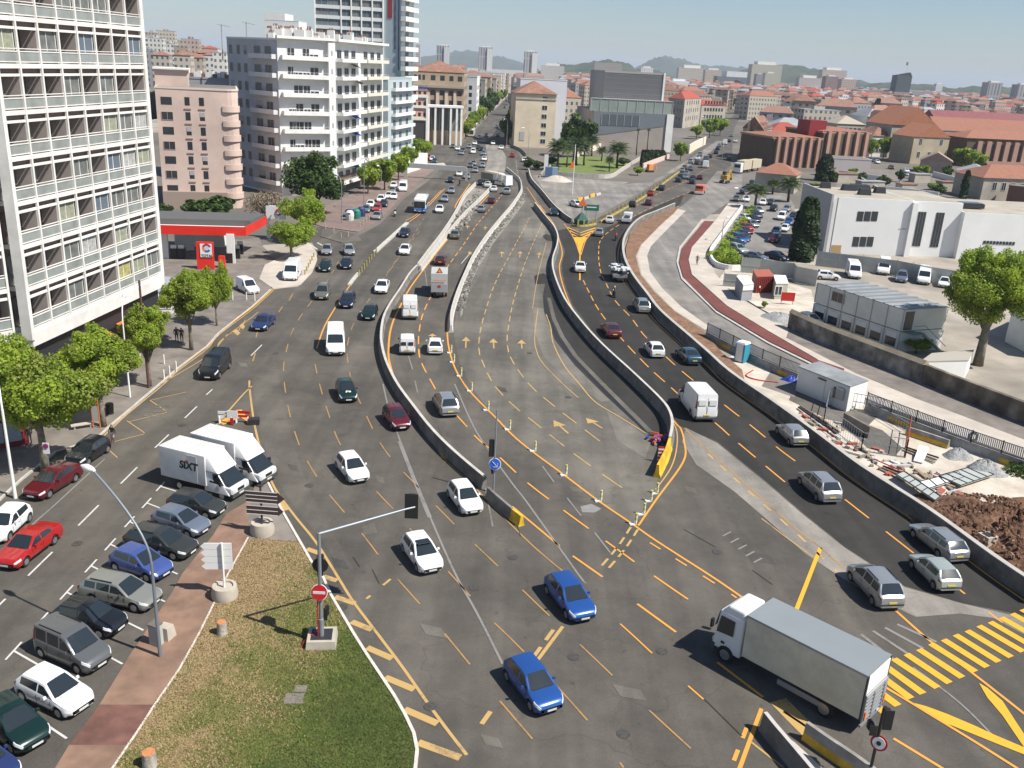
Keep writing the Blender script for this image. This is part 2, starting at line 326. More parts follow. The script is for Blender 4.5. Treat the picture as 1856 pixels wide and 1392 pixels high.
# left pavement
KL=[(-60,945),(0,905),(40,868),(100,820),(172,797),(205,768),(232,745),(292,694),(322,668),(375,628),(397,603),(457,556),(490,525)]
sheet('pavement.001',KL+[(500,470),(470,440),(400,430),(290,470),(150,500),(-200,560),(-400,700),(-300,945)],.12,M_SIDE,thick=.12,label='grey left pavement with plane trees in front of the apartment block')
sheet('pavement.002',[(496,523),(470,505),(480,480),(560,440),(572,455),(575,470),(566,493),(545,515)],.124,M_PALE,thick=.124)
sheet('pavement.003',[(585,411),(555,400),(600,370),(700,320),(760,300),(790,305),(735,350),(690,398),(648,420)],.12,mat('brick_red_paving',(.25,.18,.155),.9,var=.15,scale=2,stain=.2),thick=.12,label='reddish pavement corner with bins and bollards')
sheet('pavement.004',[(700,298),(805,295),(812,305),(740,310)],.1,M_PALE,thick=.1)
sheet('pavement.005',[(585,413),(648,424),(655,436),(620,440),(580,428)],.1,M_CLOSED,thick=.1)
kb=MB()
for a,b in zip(KL,KL[1:]):kb.seg(G(*a,.075),G(*b,.075),.16,.16)
tag(kb.build('kerb',M_KERB),kind='structure')
# island with the red path and the lawn
redL=[(462,880),(450,908),(410,931),(385,971),(330,1040),(310,1076),(237,1184),(180,1269),(135,1341),(100,1392),(40,1490)]
redR=[(500,895),(514,931),(450,975),(412,1044),(380,1111),(360,1151),(325,1214),(277,1284),(250,1326),(205,1392),(130,1500)]
sheet('red_path',redL[:7]+[(180,1277),(277,1277)]+redR[2:7][::-1],.10,M_REDP,thick=.1,label='faded red footpath beside the parked cars')
sheet('red_path.001',[(180,1277),(150,1318),(125,1350),(235,1350),(250,1326),(277,1277)],.102,M_REDP2,thick=.1)
sheet('red_path.002',[(125,1350),(40,1490),(130,1500),(235,1350)],.10,M_REDP,thick=.1)
sheet('island_pavement',[(462,880),(470,872),(486,876),(514,931),(546,984),(450,977),(450,940)],.106,M_SIDE,thick=.1,label='grey tip of the traffic island')
KR=[(470,872),(486,876),(514,931),(544,983),(564,1018),(586,1048),(599,1078),(639,1146),(664,1186),(714,1261),(734,1296),(750,1330),(756,1360),(752,1400),(740,1500)]
M_GRASS=mat('patchy_grass',(.095,.115,.020),.95,col2=(.36,.26,.10),scale=.42,stain=.45,stain_scale=3.2,bump=.9,bscale=14.,detail=12)
nt_=M_GRASS.node_tree;N_=nt_.nodes;L_=nt_.links;bs=N_['Principled BSDF'];old=bs.inputs['Base Color'].links[0].from_socket
ge=N_.new('ShaderNodeNewGeometry');dt=N_.new('ShaderNodeVectorMath');dt.operation='DOT_PRODUCT';a_,b_=G(300,1230),G(700,1300);dv_=(b_-a_);dt.inputs[1].default_value=dv_/dv_.length_squared;sb=N_.new('ShaderNodeVectorMath');sb.operation='SUBTRACT';sb.inputs[1].default_value=a_;L_.new(ge.outputs['Position'],sb.inputs[0]);L_.new(sb.outputs[0],dt.inputs[0])
nz_=N_.new('ShaderNodeTexNoise');nz_.inputs['Scale'].default_value=.55;nz_.inputs['Detail'].default_value=9;nz_.inputs['Roughness'].default_value=.7;L_.new(ge.outputs['Position'],nz_.inputs['Vector']);ma=N_.new('ShaderNodeMath');ma.operation='MULTIPLY_ADD';ma.inputs[1].default_value=2.2;L_.new(nz_.outputs[0],ma.inputs[0]);L_.new(dt.outputs['Value'],ma.inputs[2])
rp=N_.new('ShaderNodeValToRGB');e_=rp.color_ramp.elements;e_[0].position=.40;e_[0].color=(.30,.20,.105,1);e_[1].position=.92;e_[1].color=(.060,.085,.012,1);k_=e_.new(.48);k_.color=(.33,.24,.12,1);k_=e_.new(.62);k_.color=(.15,.15,.04,1)
hf=N_.new('ShaderNodeMath');hf.operation='MULTIPLY_ADD';hf.inputs[1].default_value=.66;hf.inputs[2].default_value=-.33;L_.new(ma.outputs[0],hf.inputs[0]);L_.new(hf.outputs[0],rp.inputs[0]);mx_=N_.new('ShaderNodeMix');mx_.data_type='RGBA';mx_.inputs[0].default_value=.8;L_.new(old,mx_.inputs[6]);L_.new(rp.outputs[0],mx_.inputs[7]);L_.new(mx_.outputs[2],bs.inputs['Base Color'])
lawn_px=[(450,977),(546,984),(564,1018),(586,1048),(599,1078),(639,1146),(664,1186),(714,1261),(734,1296),(750,1330),(756,1360),(752,1400),(740,1500),(130,1500),(205,1392),(250,1326),(277,1284),(325,1214),(360,1151),(380,1111),(412,1044)]
sheet('town_ground',[(745,200),(1340,195),(1900,300),(2600,300),(4000,205),(930,136),(-1200,60),(-400,300)],.002,mat('dark_town_ground',(.17,.15,.125),.95,var=.25,scale=.03))
sheet('lawn',lawn_px,.11,M_GRASS,thick=.11,label='patchy half-dry lawn of the traffic island')
# blades and dry straws standing on the lawn
LP_=[G(*p)for p in lawn_px];rs=np.random.RandomState(31);xs,ys=[p.x for p in LP_],[p.y for p in LP_];C_=[]
X_=rs.uniform(min(xs),max(xs),110000);Y_=rs.uniform(max(min(ys),27),max(ys),110000);ins=np.zeros(110000,bool)
for i in range(len(LP_)):
    a,b=LP_[i-1],LP_[i];ins^=((a.y>Y_)!=(b.y>Y_))&(X_<(b.x-a.x)*(Y_-a.y)/(b.y-a.y+1e-9)+a.x)
X_,Y_=X_[ins],Y_[ins];n_=len(X_);g_=((X_-a_.x)*dv_.x+(Y_-a_.y)*dv_.y)/dv_.length_squared+rs.randn(n_)*.16+.22*np.sin(X_*.9+Y_*.5)*np.cos(Y_*.8);an=rs.rand(n_)*3.14;hh_=.03+.05*rs.rand(n_);me=bpy.data.meshes.new('grass');v_=np.empty((n_,3,3),dtype=np.float32);dx_,dy_=np.cos(an)*.035,np.sin(an)*.035
v_[:,0]=np.stack([X_-dx_,Y_-dy_,np.full(n_,.11)],1);v_[:,1]=np.stack([X_+dx_,Y_+dy_,np.full(n_,.11)],1);v_[:,2]=np.stack([X_+rs.randn(n_)*.05,Y_+rs.randn(n_)*.05,.11+hh_],1)
me.vertices.add(n_*3);me.vertices.foreach_set('co',v_.ravel());me.loops.add(n_*3);me.loops.foreach_set('vertex_index',np.arange(n_*3,dtype=np.int32));me.polygons.add(n_);me.polygons.foreach_set('loop_start',np.arange(0,n_*3,3,dtype=np.int32));me.polygons.foreach_set('loop_total',np.full(n_,3,dtype=np.int32))
for m_ in(mat('straw',(.40,.29,.15),.9),mat('dry_grass',(.25,.21,.075),.9),mat('green_grass',(.12,.17,.025),.9),mat('deep_grass',(.06,.10,.015),.9)):me.materials.append(m_)
me.polygons.foreach_set('material_index',np.clip(np.searchsorted([.30,.46,.78],g_),0,3).astype(np.int32));me.update(calc_edges=True);o=bpy.data.objects.new('grass',me);COL.objects.link(o);tag(o,'green and dry grass blades of the traffic island','grass',kind='stuff')
kb=MB()
for a,b in zip(KR,KR[1:]):kb.seg(G(*a,.08),G(*b,.08),.16,.16)
for a,b in zip(redR[2:],redR[3:]):kb.seg(G(*a,.07),G(*b,.07),.1,.13)
tag(kb.build('kerb',mat('pale_kerb',(.62,.57,.5),.9,var=.12,scale=2)),kind='structure')
# -------- painted lines
def resample(pts,step):
    out=[pts[0]];acc=0
    for a,b in zip(pts,pts[1:]):
        L=(b-a).length;n=max(1,int(L/step))
        for i in range(1,n+1):out.append(a.lerp(b,i/n))
    return out
def smooth(pts,n=6):
    P=[Vector(p)for p in pts]
    if len(P)<3:return P
    out=[]
    for i in range(len(P)-1):
        p0,p1,p2,p3=P[max(i-1,0)],P[i],P[i+1],P[min(i+2,len(P)-1)]
        for k in range(n):
            t=k/n;t2,t3=t*t,t*t*t
            out.append(.5*((2*p1)+(-p0+p2)*t+(2*p0-5*p1+4*p2-p3)*t2+(-p0+3*p1-3*p2+p3)*t3))
    out.append(P[-1]);return out
class Lines:
    def __init__(s):s.d={}
    def strip(s,pts,w,m,z):
        mb=s.d.setdefault((m.name),(MB(),m))[0]
        n=len(pts);L=[];Rr=[]
        for i in range(n):
            d=(pts[min(i+1,n-1)]-pts[max(i-1,0)]);d.z=0
            if d.length<1e-6:d=Vector((0,1,0))
            d.normalize();q=Vector((-d.y,d.x,0))*w/2;L.append(pts[i]+q);Rr.append(pts[i]-q)
        vs=[Vector((p.x,p.y,z))for p in Rr+L]
        mb.add(vs,[(i,i+1,n+i+1,n+i)for i in range(n-1)])
    def line(s,px,m,w=.14,z=.024,curve=True):
        P=[G(*p)for p in px];s.strip(smooth(P)if curve and len(P)>2 else P,w,m,z)
    def dash(s,px,m,on,off,w=.1,z=.024,ph=0.):
        P=smooth([G(*p)for p in px]);D=[0]
        for a,b in zip(P,P[1:]):D.append(D[-1]+(b-a).length)
        def at(t):
            for i in range(len(P)-1):
                if D[i+1]>=t:return P[i].lerp(P[i+1],(t-D[i])/max(1e-6,D[i+1]-D[i]))
            return P[-1]
        t=ph
        while t<D[-1]:
            e=min(t+on,D[-1]);n=max(2,int((e-t)/1.5)+1)
            if e-t>.3:s.strip([at(t+(e-t)*i/(n-1))for i in range(n)],w,m,z)
            t+=on+off
    def poly(s,px,m,z=.026):
        P=[G(*p,z)for p in px];n=len(P);a=sum(P[i].x*P[(i+1)%n].y-P[(i+1)%n].x*P[i].y for i in range(n))
        if a<0:P=P[::-1]
        s.d.setdefault(m.name,(MB(),m))[0].add(P,[tuple(range(n))])
    def finish(s):
        for k,(mb,m)in s.d.items():tag(mb.build('road_markings',m),kind='structure')
LN=Lines()
# left kerb side
for d in(0,1):LN.line([(172+3*d,799+4*d),(205+3*d,768+4*d),(232,746+4*d),(292+2*d,696+3*d),(322,670+3*d),(375,630+3*d),(397,605+2*d),(457,559+2*d),(496,524+2*d)],P_YEF if d else P_YE,.13,z=.024 if d else .128)
LN.line([(292,696),(385,640),(400,618),(440,588),(468,566)],P_YEF,.1)
for a,b in(((272,726),(302,746)),((230,763),(262,785)),((337,711),(272,726)),((302,748),(233,765)),((262,787),(190,805)),((185,805),(213,830)),((397,625),(412,606)),((412,606),(430,605)),((430,603),(445,580))):LN.line([a,b],P_YEF,.09)
LN.poly([(421,600),(428,596),(436,604),(430,608)],P_YEF);LN.poly([(434,590),(440,585),(444,592),(440,597)],P_YEF)
for a,b in(((357,737),(335,758)),((306,788),(281,812)),((249,847),(219,877)),((179,916),(142,953)),((95,1001),(51,1044)),((385,706),(374,716)),((475,625),(455,645)),((10,1086),(-30,1125))):LN.line([a,b],P_WH,.12)
LN.line([(190,832),(140,878),(100,915),(62,948),(20,985)],P_WHF,.12)
TB=[((25,1180),(150,1252)),((75,1124),(222,1204)),((121,1074),(260,1143)),((165,1026),(299,1091)),((200,987),(322,1041)),((235,946),(350,997)),((266,912),(382,957)),((291,882),(412,920)),((-28,1240),(121,1339))]
for a,b in TB:
    A,B=G(*a),G(*b);d=(B-A).normalized();q=Vector((-d.y,d.x,0))
    LN.strip([A,B],.11,P_WH,.024)
    e=(G(200,987)-G(25,1180)).normalized();LN.strip([A-e*.75,A+e*.75],.11,P_WH,.0245)
# hatching beside the island
LN.line([(452,690),(453,711),(464,783),(491,871),(530,930),(571,981),(611,1044),(639,1089),(684,1149),(729,1209),(776,1276),(809,1321),(846,1369)],P_YEF,.17)
LN.line([(457,700),(440,716),(400,762),(386,780)],P_YEF,.15)
for a,b in(((556,995),(584,1005)),((586,1045),(611,1053)),((607,1082),(643,1094)),((637,1127),(674,1142)),((665,1174),(711,1194)),((698,1228),(751,1250)),((733,1286),(793,1312)),((758,1346),(834,1374)),((500,900),(520,925)),((462,845),(482,872))):
    LN.line([a,b],P_YEF,.42,z=.021)
# lanes coming down the left carriageway
L1=[(614,473),(594,508),(551,565),(531,598),(521,628),(514,665),(516,700),(524,746),(541,803),(561,843),(590,888),(619,923),(659,971),(706,1033),(764,1099),(824,1171),(896,1259),(940,1311),(1005,1386)]
LN.dash(L1,P_ORF,3.,3.2)
L2=[(571,660),(579,696),(594,746),(614,801),(640,838),(684,893),(711,921),(751,968),(790,1012),(826,1051),(886,1119),(938,1170),(1018,1254),(1088,1334),(1130,1392)]
LN.dash(L2,P_ORF,3.,3.)
LN.line([(574,632),(589,590),(614,548),(634,518),(649,500)],P_OR,.16)
L3=[(769,395),(739,443),(716,475),(669,543),(644,580),(630,623),(631,660),(640,700),(659,743),(686,798),(714,837),(751,876),(796,923),(846,973),(904,1028),(970,1092),(1043,1161),(1129,1243),(1182,1293),(1290,1392)]
LN.dash(L3,P_ORF,3.,3.)
LN.line([(799,828),(854,878),(928,953),(975,998),(1023,1038)],P_ORF,.12)
LN.dash([(1023,1038),(1075,1089),(1133,1139),(1205,1206),(1275,1268)],P_OR,3.,3.)
LN.line([(694,696),(704,738),(724,796),(751,868),(779,936),(824,1038),(864,1111),(911,1204)],P_WHF,.14)
LN.line([(724,800),(751,870),(779,938)],P_WHF,.3,z=.019)
LN.line([(824,696),(851,758),(876,803),(928,876),(953,908),(1003,978),(1050,1044),(1062,1058)],P_WHF,.14)
for a,b in(((983,845),(1004,874)),((1028,903),(1053,935)),((1078,966),(1106,1002)),((800,792),(808,806)),((880,885),(893,955)),((752,690),(757,712)),((740,645),(748,670))):LN.line([a,b],P_WHF,.12)
# two lanes going up
LN.line([(809,838),(785,800),(755,756),(736,726),(719,696),(708,665),(704,635),(710,590),(729,548),(746,518),(776,478),(806,440),(844,398),(886,353)],P_OR,.2)
LN.dash([(914,348),(889,378),(864,408),(844,438),(821,470),(804,495),(771,558),(760,598),(759,635),(764,658),(784,696),(800,722),(844,771),(866,796),(899,823),(952,872),(1009,916),(1077,966),(1120,997),(1175,1037),(1237,1080),(1287,1113)],P_OR,3.,1.9,w=.14)
LN.line([(943,353),(879,433),(854,470),(834,518),(816,565),(811,610),(821,658),(841,696),(864,723),(899,758),(928,788),(960,815),(1018,858),(1083,907),(1143,948),(1190,981),(1288,1044),(1345,1083)],P_OR,.17)
LN.dash([(1178,984),(1283,1050),(1335,1084)],P_OR,1.,1.4,w=.14)
LN.line([(928,918),(1014,990)],P_OR,.15,curve=False)
for a,b in(((1038,1008),(1092,1046)),((1155,1095),(1225,1146)),((1300,1201),(1383,1264)),((1420,1290),(1480,1330))):LN.line([a,b],P_OR,.16)
# closed lanes
A_=[(960,395),(928,455),(899,510),(881,560),(870,603),(868,635),(874,655),(894,696),(930,735),(969,766),(1012,801),(1058,836),(1113,875),(1155,902)]
LN.dash(A_,P_YEF,2.6,1.6,w=.13)
B_=[(985,400),(969,435),(953,473),(943,503),(930,548),(922,590),(919,618),(926,650),(958,696),(988,723),(1023,751),(1065,783),(1100,810)]
LN.dash(B_,P_YEF,2.6,1.6,w=.13)
LN.line([(975,560),(969,610),(973,638),(985,660),(1020,696),(1048,721)],P_YEF,.1)
LN.line([(990,570),(998,593),(1003,623),(1023,663),(1050,696),(1078,728),(1123,756),(1170,785)],P_YEF,.13)
LN.line([(990,440),(975,500),(965,560)],P_YEF,.08)
def arrow(a,b,m,w=.5):   # a tail, b tip (photo positions)
    A,B=G(*a),G(*b);d=(B-A);L=d.length;d.normalize();q=Vector((-d.y,d.x,0));z=.027
    mb=LN.d.setdefault(m.name,(MB(),m))[0]
    M=B-d*min(L*.45,1.6)
    mb.add([(*(A-q*w*.15).xy,z),(*(A+q*w*.15).xy,z),(*(M+q*w*.15).xy,z),(*(M-q*w*.15).xy,z)],[(3,2,1,0)])
    mb.add([(*(M-q*w).xy,z),(*(M+q*w).xy,z),(*B.xy,z)],[(0,2,1)])
arrow((844,631),(845,611),P_YEF);arrow((895,632),(894,614),P_YEF);arrow((946,632),(945,616),P_YEF)
arrow((1030,786),(1003,762),P_YEF,.6);arrow((1092,777),(1062,758),P_YEF,.6)
for a,b in(((909,466),(910,456)),((942,467),(943,456)),((976,468),(978,458)),((847,415),(848,409)),((879,417),(880,411)),((858,470),(851,456)),((783,615),(784,605))):arrow(a,b,P_YEF,.5)
LN.line([(853,458),(836,478)],P_WH,.12)
LN.line([(770,490),(774,518)],P_WHF,.12)
# point of the closed carriageway
LN.line([(1157,953),(1190,905),(1239,836),(1240,801),(1234,778),(1225,768),(1200,738)],P_OR,.15)
LN.line([(1188,888),(1215,850),(1226,815),(1226,780),(1210,750)],P_YEF,.1)
for o_ in((0,0),(13,4)):LN.dash([(1143+o_[0],956+o_[1]),(1120+o_[0],991+o_[1]),(1086+o_[0],1031+o_[1])],P_YEF,1.,.6,w=.16)
LN.line([(1020,1136),(975,1196)],P_YEF,.2);LN.dash([(1003,1142),(968,1190)],P_YEF,1.1,.7,w=.22)
LN.dash([(889,1290),(850,1345)],P_YEF,1.,1.5,w=.24);LN.dash([(708,1050),(664,1086)],P_YEF,.8,1.3,w=.16)
LN.line([(1380,1285),(1358,1345),(1338,1400)],P_OR,.2);LN.dash([(1353,1320),(1325,1392)],P_OR,.8,.9,w=.2)
LN.line([(1362,1346),(1420,1392)],P_YEF,.12)
# right carriageway
LN.line([(978,372),(1003,405),(1012,430),(1019,458),(1014,483),(1019,513),(1035,555),(1060,592),(1100,640)],P_OR,.16)
LN.line([(1160,398),(1135,420),(1122,448),(1122,483),(1143,525),(1168,558),(1190,585),(1243,633),(1278,660),(1315,696),(1392,750),(1467,806),(1547,871),(1674,956),(1792,1044),(1880,1105)],P_OR,.19)
LN.dash([(1057,508),(1078,550),(1098,580),(1130,618),(1158,648),(1183,673),(1210,697),(1250,733),(1298,768),(1320,788),(1364,825),(1414,867),(1440,888)],P_OR,3.,1.7,w=.14)
LN.dash([(1250,348),(1190,372),(1150,392),(1115,412),(1090,433),(1085,458),(1088,490),(1098,513),(1115,545),(1143,575),(1165,605),(1180,620),(1230,668),(1305,728),(1369,778),(1413,815),(1467,855),(1537,910),(1583,946),(1652,1000),(1754,1081),(1817,1129)],P_OR,3.,2.,w=.14)
LN.dash([(1290,300),(1240,330),(1190,352),(1140,380)],P_OR,3.,1.5,w=.15)
LN.line([(1051,508),(1051,470),(1052,452)],P_YE,.2)
LN.poly([(1051,462),(1046,442),(1038,430),(1064,430),(1057,442)],P_YE)
for k in range(3):LN.line([(1028+k*4,412+6*k),(1052,422+5*k),(1080-4*k,413+5*k)],P_YE,.5,curve=False)
LN.line([(1022,405),(1040,432),(1051,462)],P_OR,.15);LN.line([(1085,412),(1064,432),(1053,462)],P_OR,.15)
LN.line([(1240,776),(1285,818),(1340,868),(1392,913),(1442,958),(1487,993),(1530,1031)],P_ORF,.14)
LN.dash([(1283,823),(1340,876),(1442,966),(1520,1040)],P_YEF,1.,1.3,w=.18)
LN.line([(1622,1106),(1690,1166),(1767,1224),(1856,1294),(1900,1330)],P_OR,.17)
LN.line([(1487,993),(1442,1109)],P_YE,.25)
LN.line([(1380,940),(1430,978),(1475,1010)],P_YEF,.1)
for x in range(4):LN.line([(1560+x*22,1150-x*6),(1625+x*24,1200-x*12)],P_WHF,.22)
for x in range(5):LN.line([(1310+14*x,972+12*x),(1325+14*x,964+12*x)],P_WHF,.12)
LN.line([(1655,1210),(1740,1275),(1810,1345)],P_WHF,.12)
# crossing
CR=[((792,948),(842,990)),((815,848),(942,942)),((820,730),(1036,890)),((850,655),(1124,855)),((912,603),(1228,812)),((1003,568),(1316,778)),((1093,533),(1408,738)),((1180,493),(1502,696)),((1272,463),(1588,662)),((1358,428),(1672,624)),((1443,398),(1762,590)),((1528,363),(1848,550)),((1610,335),(1920,515)),((1690,303),(2000,480)),((1770,275),(2080,450)),((1840,245),(2150,420))]
for a,b in CR:LN.line([(1392+a[0]/4,1044+a[1]/4),(1392+b[0]/4,1044+b[1]/4)],P_YE,.5,z=.028)
def c4(*p):return[(1392+x/4,1044+y/4)for x,y in p]
LN.poly(c4((1530,775),(1590,810),(1700,905),(1800,1060),(1900,1210),(1900,1290),(1856,1240),(1700,1010),(1590,880)),P_YE,.029)
LN.poly(c4((1060,920),(1150,945),(1300,1000),(1500,1085),(1640,1150),(1900,1260),(1900,1310),(1660,1215),(1500,1150),(1300,1070),(1140,990)),P_YE,.030)
LN.line(c4((850,810),(1050,930),(1230,1040),(1500,1205),(1810,1400)),P_OR,.17,z=.031)
LN.line(c4((910,1180),(1270,1400)),P_OR,.17)
LN.line([(1410,1270),(1470,1330),(1490,1345)],P_YEF,1.0)
# far lanes
LN.line([(800,345),(760,385),(735,400)],P_OR,.18);LN.line([(806,342),(768,382),(742,402)],P_OR,.18)
LN.line([(852,333),(830,365),(825,378),(833,372)],P_OR,.25)
LN.dash([(935,290),(938,312),(945,330)],P_WH,3,3)
LN.line([(955,340),(990,392)],P_OR,.15)
for t in((535,425,565,450),(545,432,575,452),(575,440,590,448)):LN.line([t[:2],t[2:]],P_WH,.3)
LN.dash([(760,420),(735,450),(700,500)],P_ORF,3,3)
LN.line([(470,590),(464,612)],P_ORF,.13);LN.line([(463,640),(458,655)],P_ORF,.13);LN.line([(531,532),(524,545)],P_ORF,.13);LN.line([(512,556),(505,566)],P_ORF,.13)
me=text_mesh('BUS',1.9);me.materials.append(M_CLOSED);o=bpy.data.objects.new('road_lettering',me);COL.objects.link(o);A,B=G(250,752),G(310,705);o.location=G(289,744,.03);o.rotation_euler=(0,0,math.atan2(B.y-A.y,B.x-A.x));o['kind']='structure'
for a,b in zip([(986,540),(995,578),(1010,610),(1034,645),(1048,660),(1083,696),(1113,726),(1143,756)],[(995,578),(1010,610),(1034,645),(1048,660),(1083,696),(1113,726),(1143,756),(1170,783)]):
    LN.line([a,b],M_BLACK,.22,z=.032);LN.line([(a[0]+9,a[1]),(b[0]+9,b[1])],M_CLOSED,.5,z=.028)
rs=np.random.RandomState(77);M_SKIDSHADOW=mat('skid_shadow_line',(.035,.032,.03),.7);M_MH=mat('cast_iron_cover',(.07,.065,.06),.7,var=.3,scale=6)
def skid_shadow(px,w=.07):LN.line(px,M_SKIDSHADOW,w,z=.0265)  # thin dark lines: tyre marks that also paint in pole and wire shadows
for p in([(1240,960),(1297,992)],[(1364,1034),(1400,1060)],[(1277,1268),(1345,1335)],[(640,1010),(652,1028)]):skid_shadow(p,.06)
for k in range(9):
    x,y=540+rs.rand()*560,650+rs.rand()*700;dx,dy=8+rs.rand()*12,12+rs.rand()*20;skid_shadow([(x,y),(x+dx,y+dy)],.05)
for x,y in((560,880),(700,740),(860,1065),(1040,1190),(1200,1180),(620,1100),(780,1280),(930,1010),(1300,1000),(140,985),(330,770),(500,640),(1130,1330),(1030,720),(960,640),(1560,1080)):
    c=G(x,y,.027);n_=14;LN.d.setdefault(M_MH.name,(MB(),M_MH))[0].add([(c.x+.33*math.cos(6.283*k/n_),c.y+.33*math.sin(6.283*k/n_),.027)for k in range(n_)],[tuple(range(n_))])
M_P2=asphalt('repair_patch_dark',(.07,.065,.058));M_P3=asphalt('repair_patch_pale',(.16,.145,.12))
for k,(x,y,a,b_)in enumerate(((760,1130,40,14),(600,1010,26,12),(1110,1240,50,16),(870,1330,34,14),(520,840,18,8),(430,655,16,6),(240,960,24,9),(1350,1000,46,12),(680,860,14,9),(1030,880,22,7),(900,700,16,6),(1240,880,20,8))):
    LN.poly([(x,y),(x+a,y+b_*.6),(x+a*1.25,y+b_*1.9),(x+a*.3,y+b_*1.4)],M_P2 if k%3==1 else M_CLOSED,.018)
# circular tyre scuffs near the end of the closed carriageway
LN.line([(990,790),(1040,782),(1090,790),(1118,815),(1112,850),(1085,872)],M_P3,.35,z=.0175)
LN.line([(975,803),(1030,792),(1085,803),(1105,830),(1095,856)],M_P3,.2,z=.0176)
LN.finish()
# ------------------------------------------------------------ barriers and walls
def wallmesh(P,prof,mb=None,m=0):
    """sweep a cross-section (offset, height) along ground points"""
    mb=mb or MB();n=len(P);k=len(prof);vs=[];fs=[]
    for i in range(n):
        d=P[min(i+1,n-1)]-P[max(i-1,0)];d.z=0;d.normalize();q=Vector((-d.y,d.x,0))
        for o,h in prof:vs.append((P[i].x+q.x*o,P[i].y+q.y*o,h))
    for i in range(n-1):
        for j in range(k-1):fs.append((i*k+j,(i+1)*k+j,(i+1)*k+j+1,i*k+j+1))
    fs.append(tuple(range(k)));fs.append(tuple(range((n-1)*k,n*k))[::-1])
    mb.add(vs,fs,m);return mb
def jersey(h=.85,w=.6,t=.2):return[(w/2,0),(w/2,.08*h),(t*.85,.35*h),(t/2,h),(-t/2,h),(-t*.85,.35*h),(-w/2,.08*h),(-w/2,0)]
def wall(name,label,px,m,h=.85,w=.6,t=.2,cat='barrier',group=None,flat=False,cap=None,**k):
    P=smooth([G(*p)for p in px],4)if len(px)>2 else[G(*p)for p in px]
    prof=[(w/2,0),(w/2,h),(-w/2,h),(-w/2,0)]if flat else jersey(h,w,t)
    o=wallmesh(P,prof).build(name,m,None,smooth=False)
    tag(o,label,cat,group)
    if cap:
        c=wallmesh(P,[(w/2+.04,h+.002),(w/2+.04,h+.07),(-w/2-.04,h+.07),(-w/2-.04,h+.002)]).build('coping',cap);c.parent=o
    return o,P
# joints between cast segments show as dark lines
def joints(o,P,w,h,step=4.):
    D=0;mb=MB();last=0
    for a,b in zip(P,P[1:]):
        D+=(b-a).length
        if D-last>step:
            last=D;d=(b-a).normalized();q=Vector((-d.y,d.x,0))
            mb.seg(b-q*(w/2+.01)+Vector((0,0,h*.5)),b+q*(w/2+.01)+Vector((0,0,h*.5)),.04,h*.98)
    return mb
cap_l=mat('sunlit_concrete',(.58,.55,.50),.9,var=.12,scale=1.)  # pale concrete; as coping on dark barriers it paints the sunlit top
o,P=wall('concrete_barrier','long curved grey barrier between downhill and uphill lanes',[(756,492),(742,508),(725,536),(708,562),(697,584),(692,606),(691,632),(697,662),(708,690),(724,719),(750,755),(775,788),(802,818),(836,850),(878,886)],M_CONC_D,h=1.0,w=.55,t=.22)
wallmesh(P,[(.13,1.002),(.13,1.03),(-.13,1.03),(-.13,1.002)]).build('coping',cap_l).parent=o
o,P=wall('concrete_barrier','short concrete barrier with a yellow painted end behind the mast of the blue arrow sign',[(884,902),(905,921),(928,941)],M_CONC_D,h=.85,w=.5)
e,_=wall('painted_end',None,[(928,941),(945,954)],M_YELP,h=.82,w=.5,cat=None);e.parent=o
o,P=wall('concrete_barrier','pale concrete barrier on the left edge of the sandy wedge near the bus',[(757,488),(776,462),(795,437),(812,412),(826,388),(838,364),(848,350),(862,336)],cap_l,h=.9,w=.5)
o,P=wall('concrete_barrier','pale concrete barrier along the left lane where silver and red cars drive up',[(762,492),(790,455),(812,428),(838,396),(862,372),(881,353),(890,343)],cap_l,h=.9,w=.5)
o,P=wall('concrete_barrier','pale concrete barrier with rubble beside it, right of the tipper truck',[(817,603),(818,575),(828,540),(842,505),(858,470),(880,436),(905,404),(925,380),(941,356),(945,345),(942,330),(930,318),(918,308)],cap_l,h=.9,w=.6)
o,P=wall('concrete_barrier','long dark curved concrete barrier on the left of the fresh black carriageway',[(969,376),(985,397),(1002,418),(1010,436),(1009,455),(1001,482),(1004,510),(1022,555),(1054,600),(1090,641),(1148,696),(1196,744),(1212,768),(1216,790),(1212,815)],M_CONC_D,h=1.15,w=.6)
wallmesh(P,[(.12,1.152),(.12,1.18),(-.12,1.18),(-.12,1.152)]).build('coping',cap_l).parent=o
e,P2=wall('painted_end',None,[(1212,815),(1204,838),(1190,866)],M_YELP,h=1.1,w=.6,cat=None);e.parent=o
o,P=wall('retaining_wall','long grey retaining wall along the right edge of the fresh black carriageway',[(1222,378),(1190,392),(1160,405),(1140,425),(1129,450),(1131,480),(1146,512),(1172,548),(1196,580),(1250,629),(1283,659),(1322,695),(1396,748),(1471,804),(1556,870),(1678,951),(1796,1039),(1885,1100)],M_CONC_D,h=1.25,w=.3,flat=True,cat='wall',cap=mat('wall_coping',(.50,.47,.42),.9,var=.1,scale=1))
o,P=wall('concrete_barrier','dark concrete barrier on the slip road, left of the green planter sign',[(958,312),(963,330),(980,350),(1000,375),(1018,393),(1036,406)],M_CONC_D,h=1.1,w=.5)
wallmesh(P,[(.12,1.102),(.12,1.13),(-.12,1.13),(-.12,1.102)]).build('coping',cap_l).parent=o
o,P=wall('concrete_barrier','dark concrete barrier curving below the beige building with the tiled roof',[(916,268),(930,269),(944,275),(953,284)],M_CONC_D,h=1.1,w=.8)
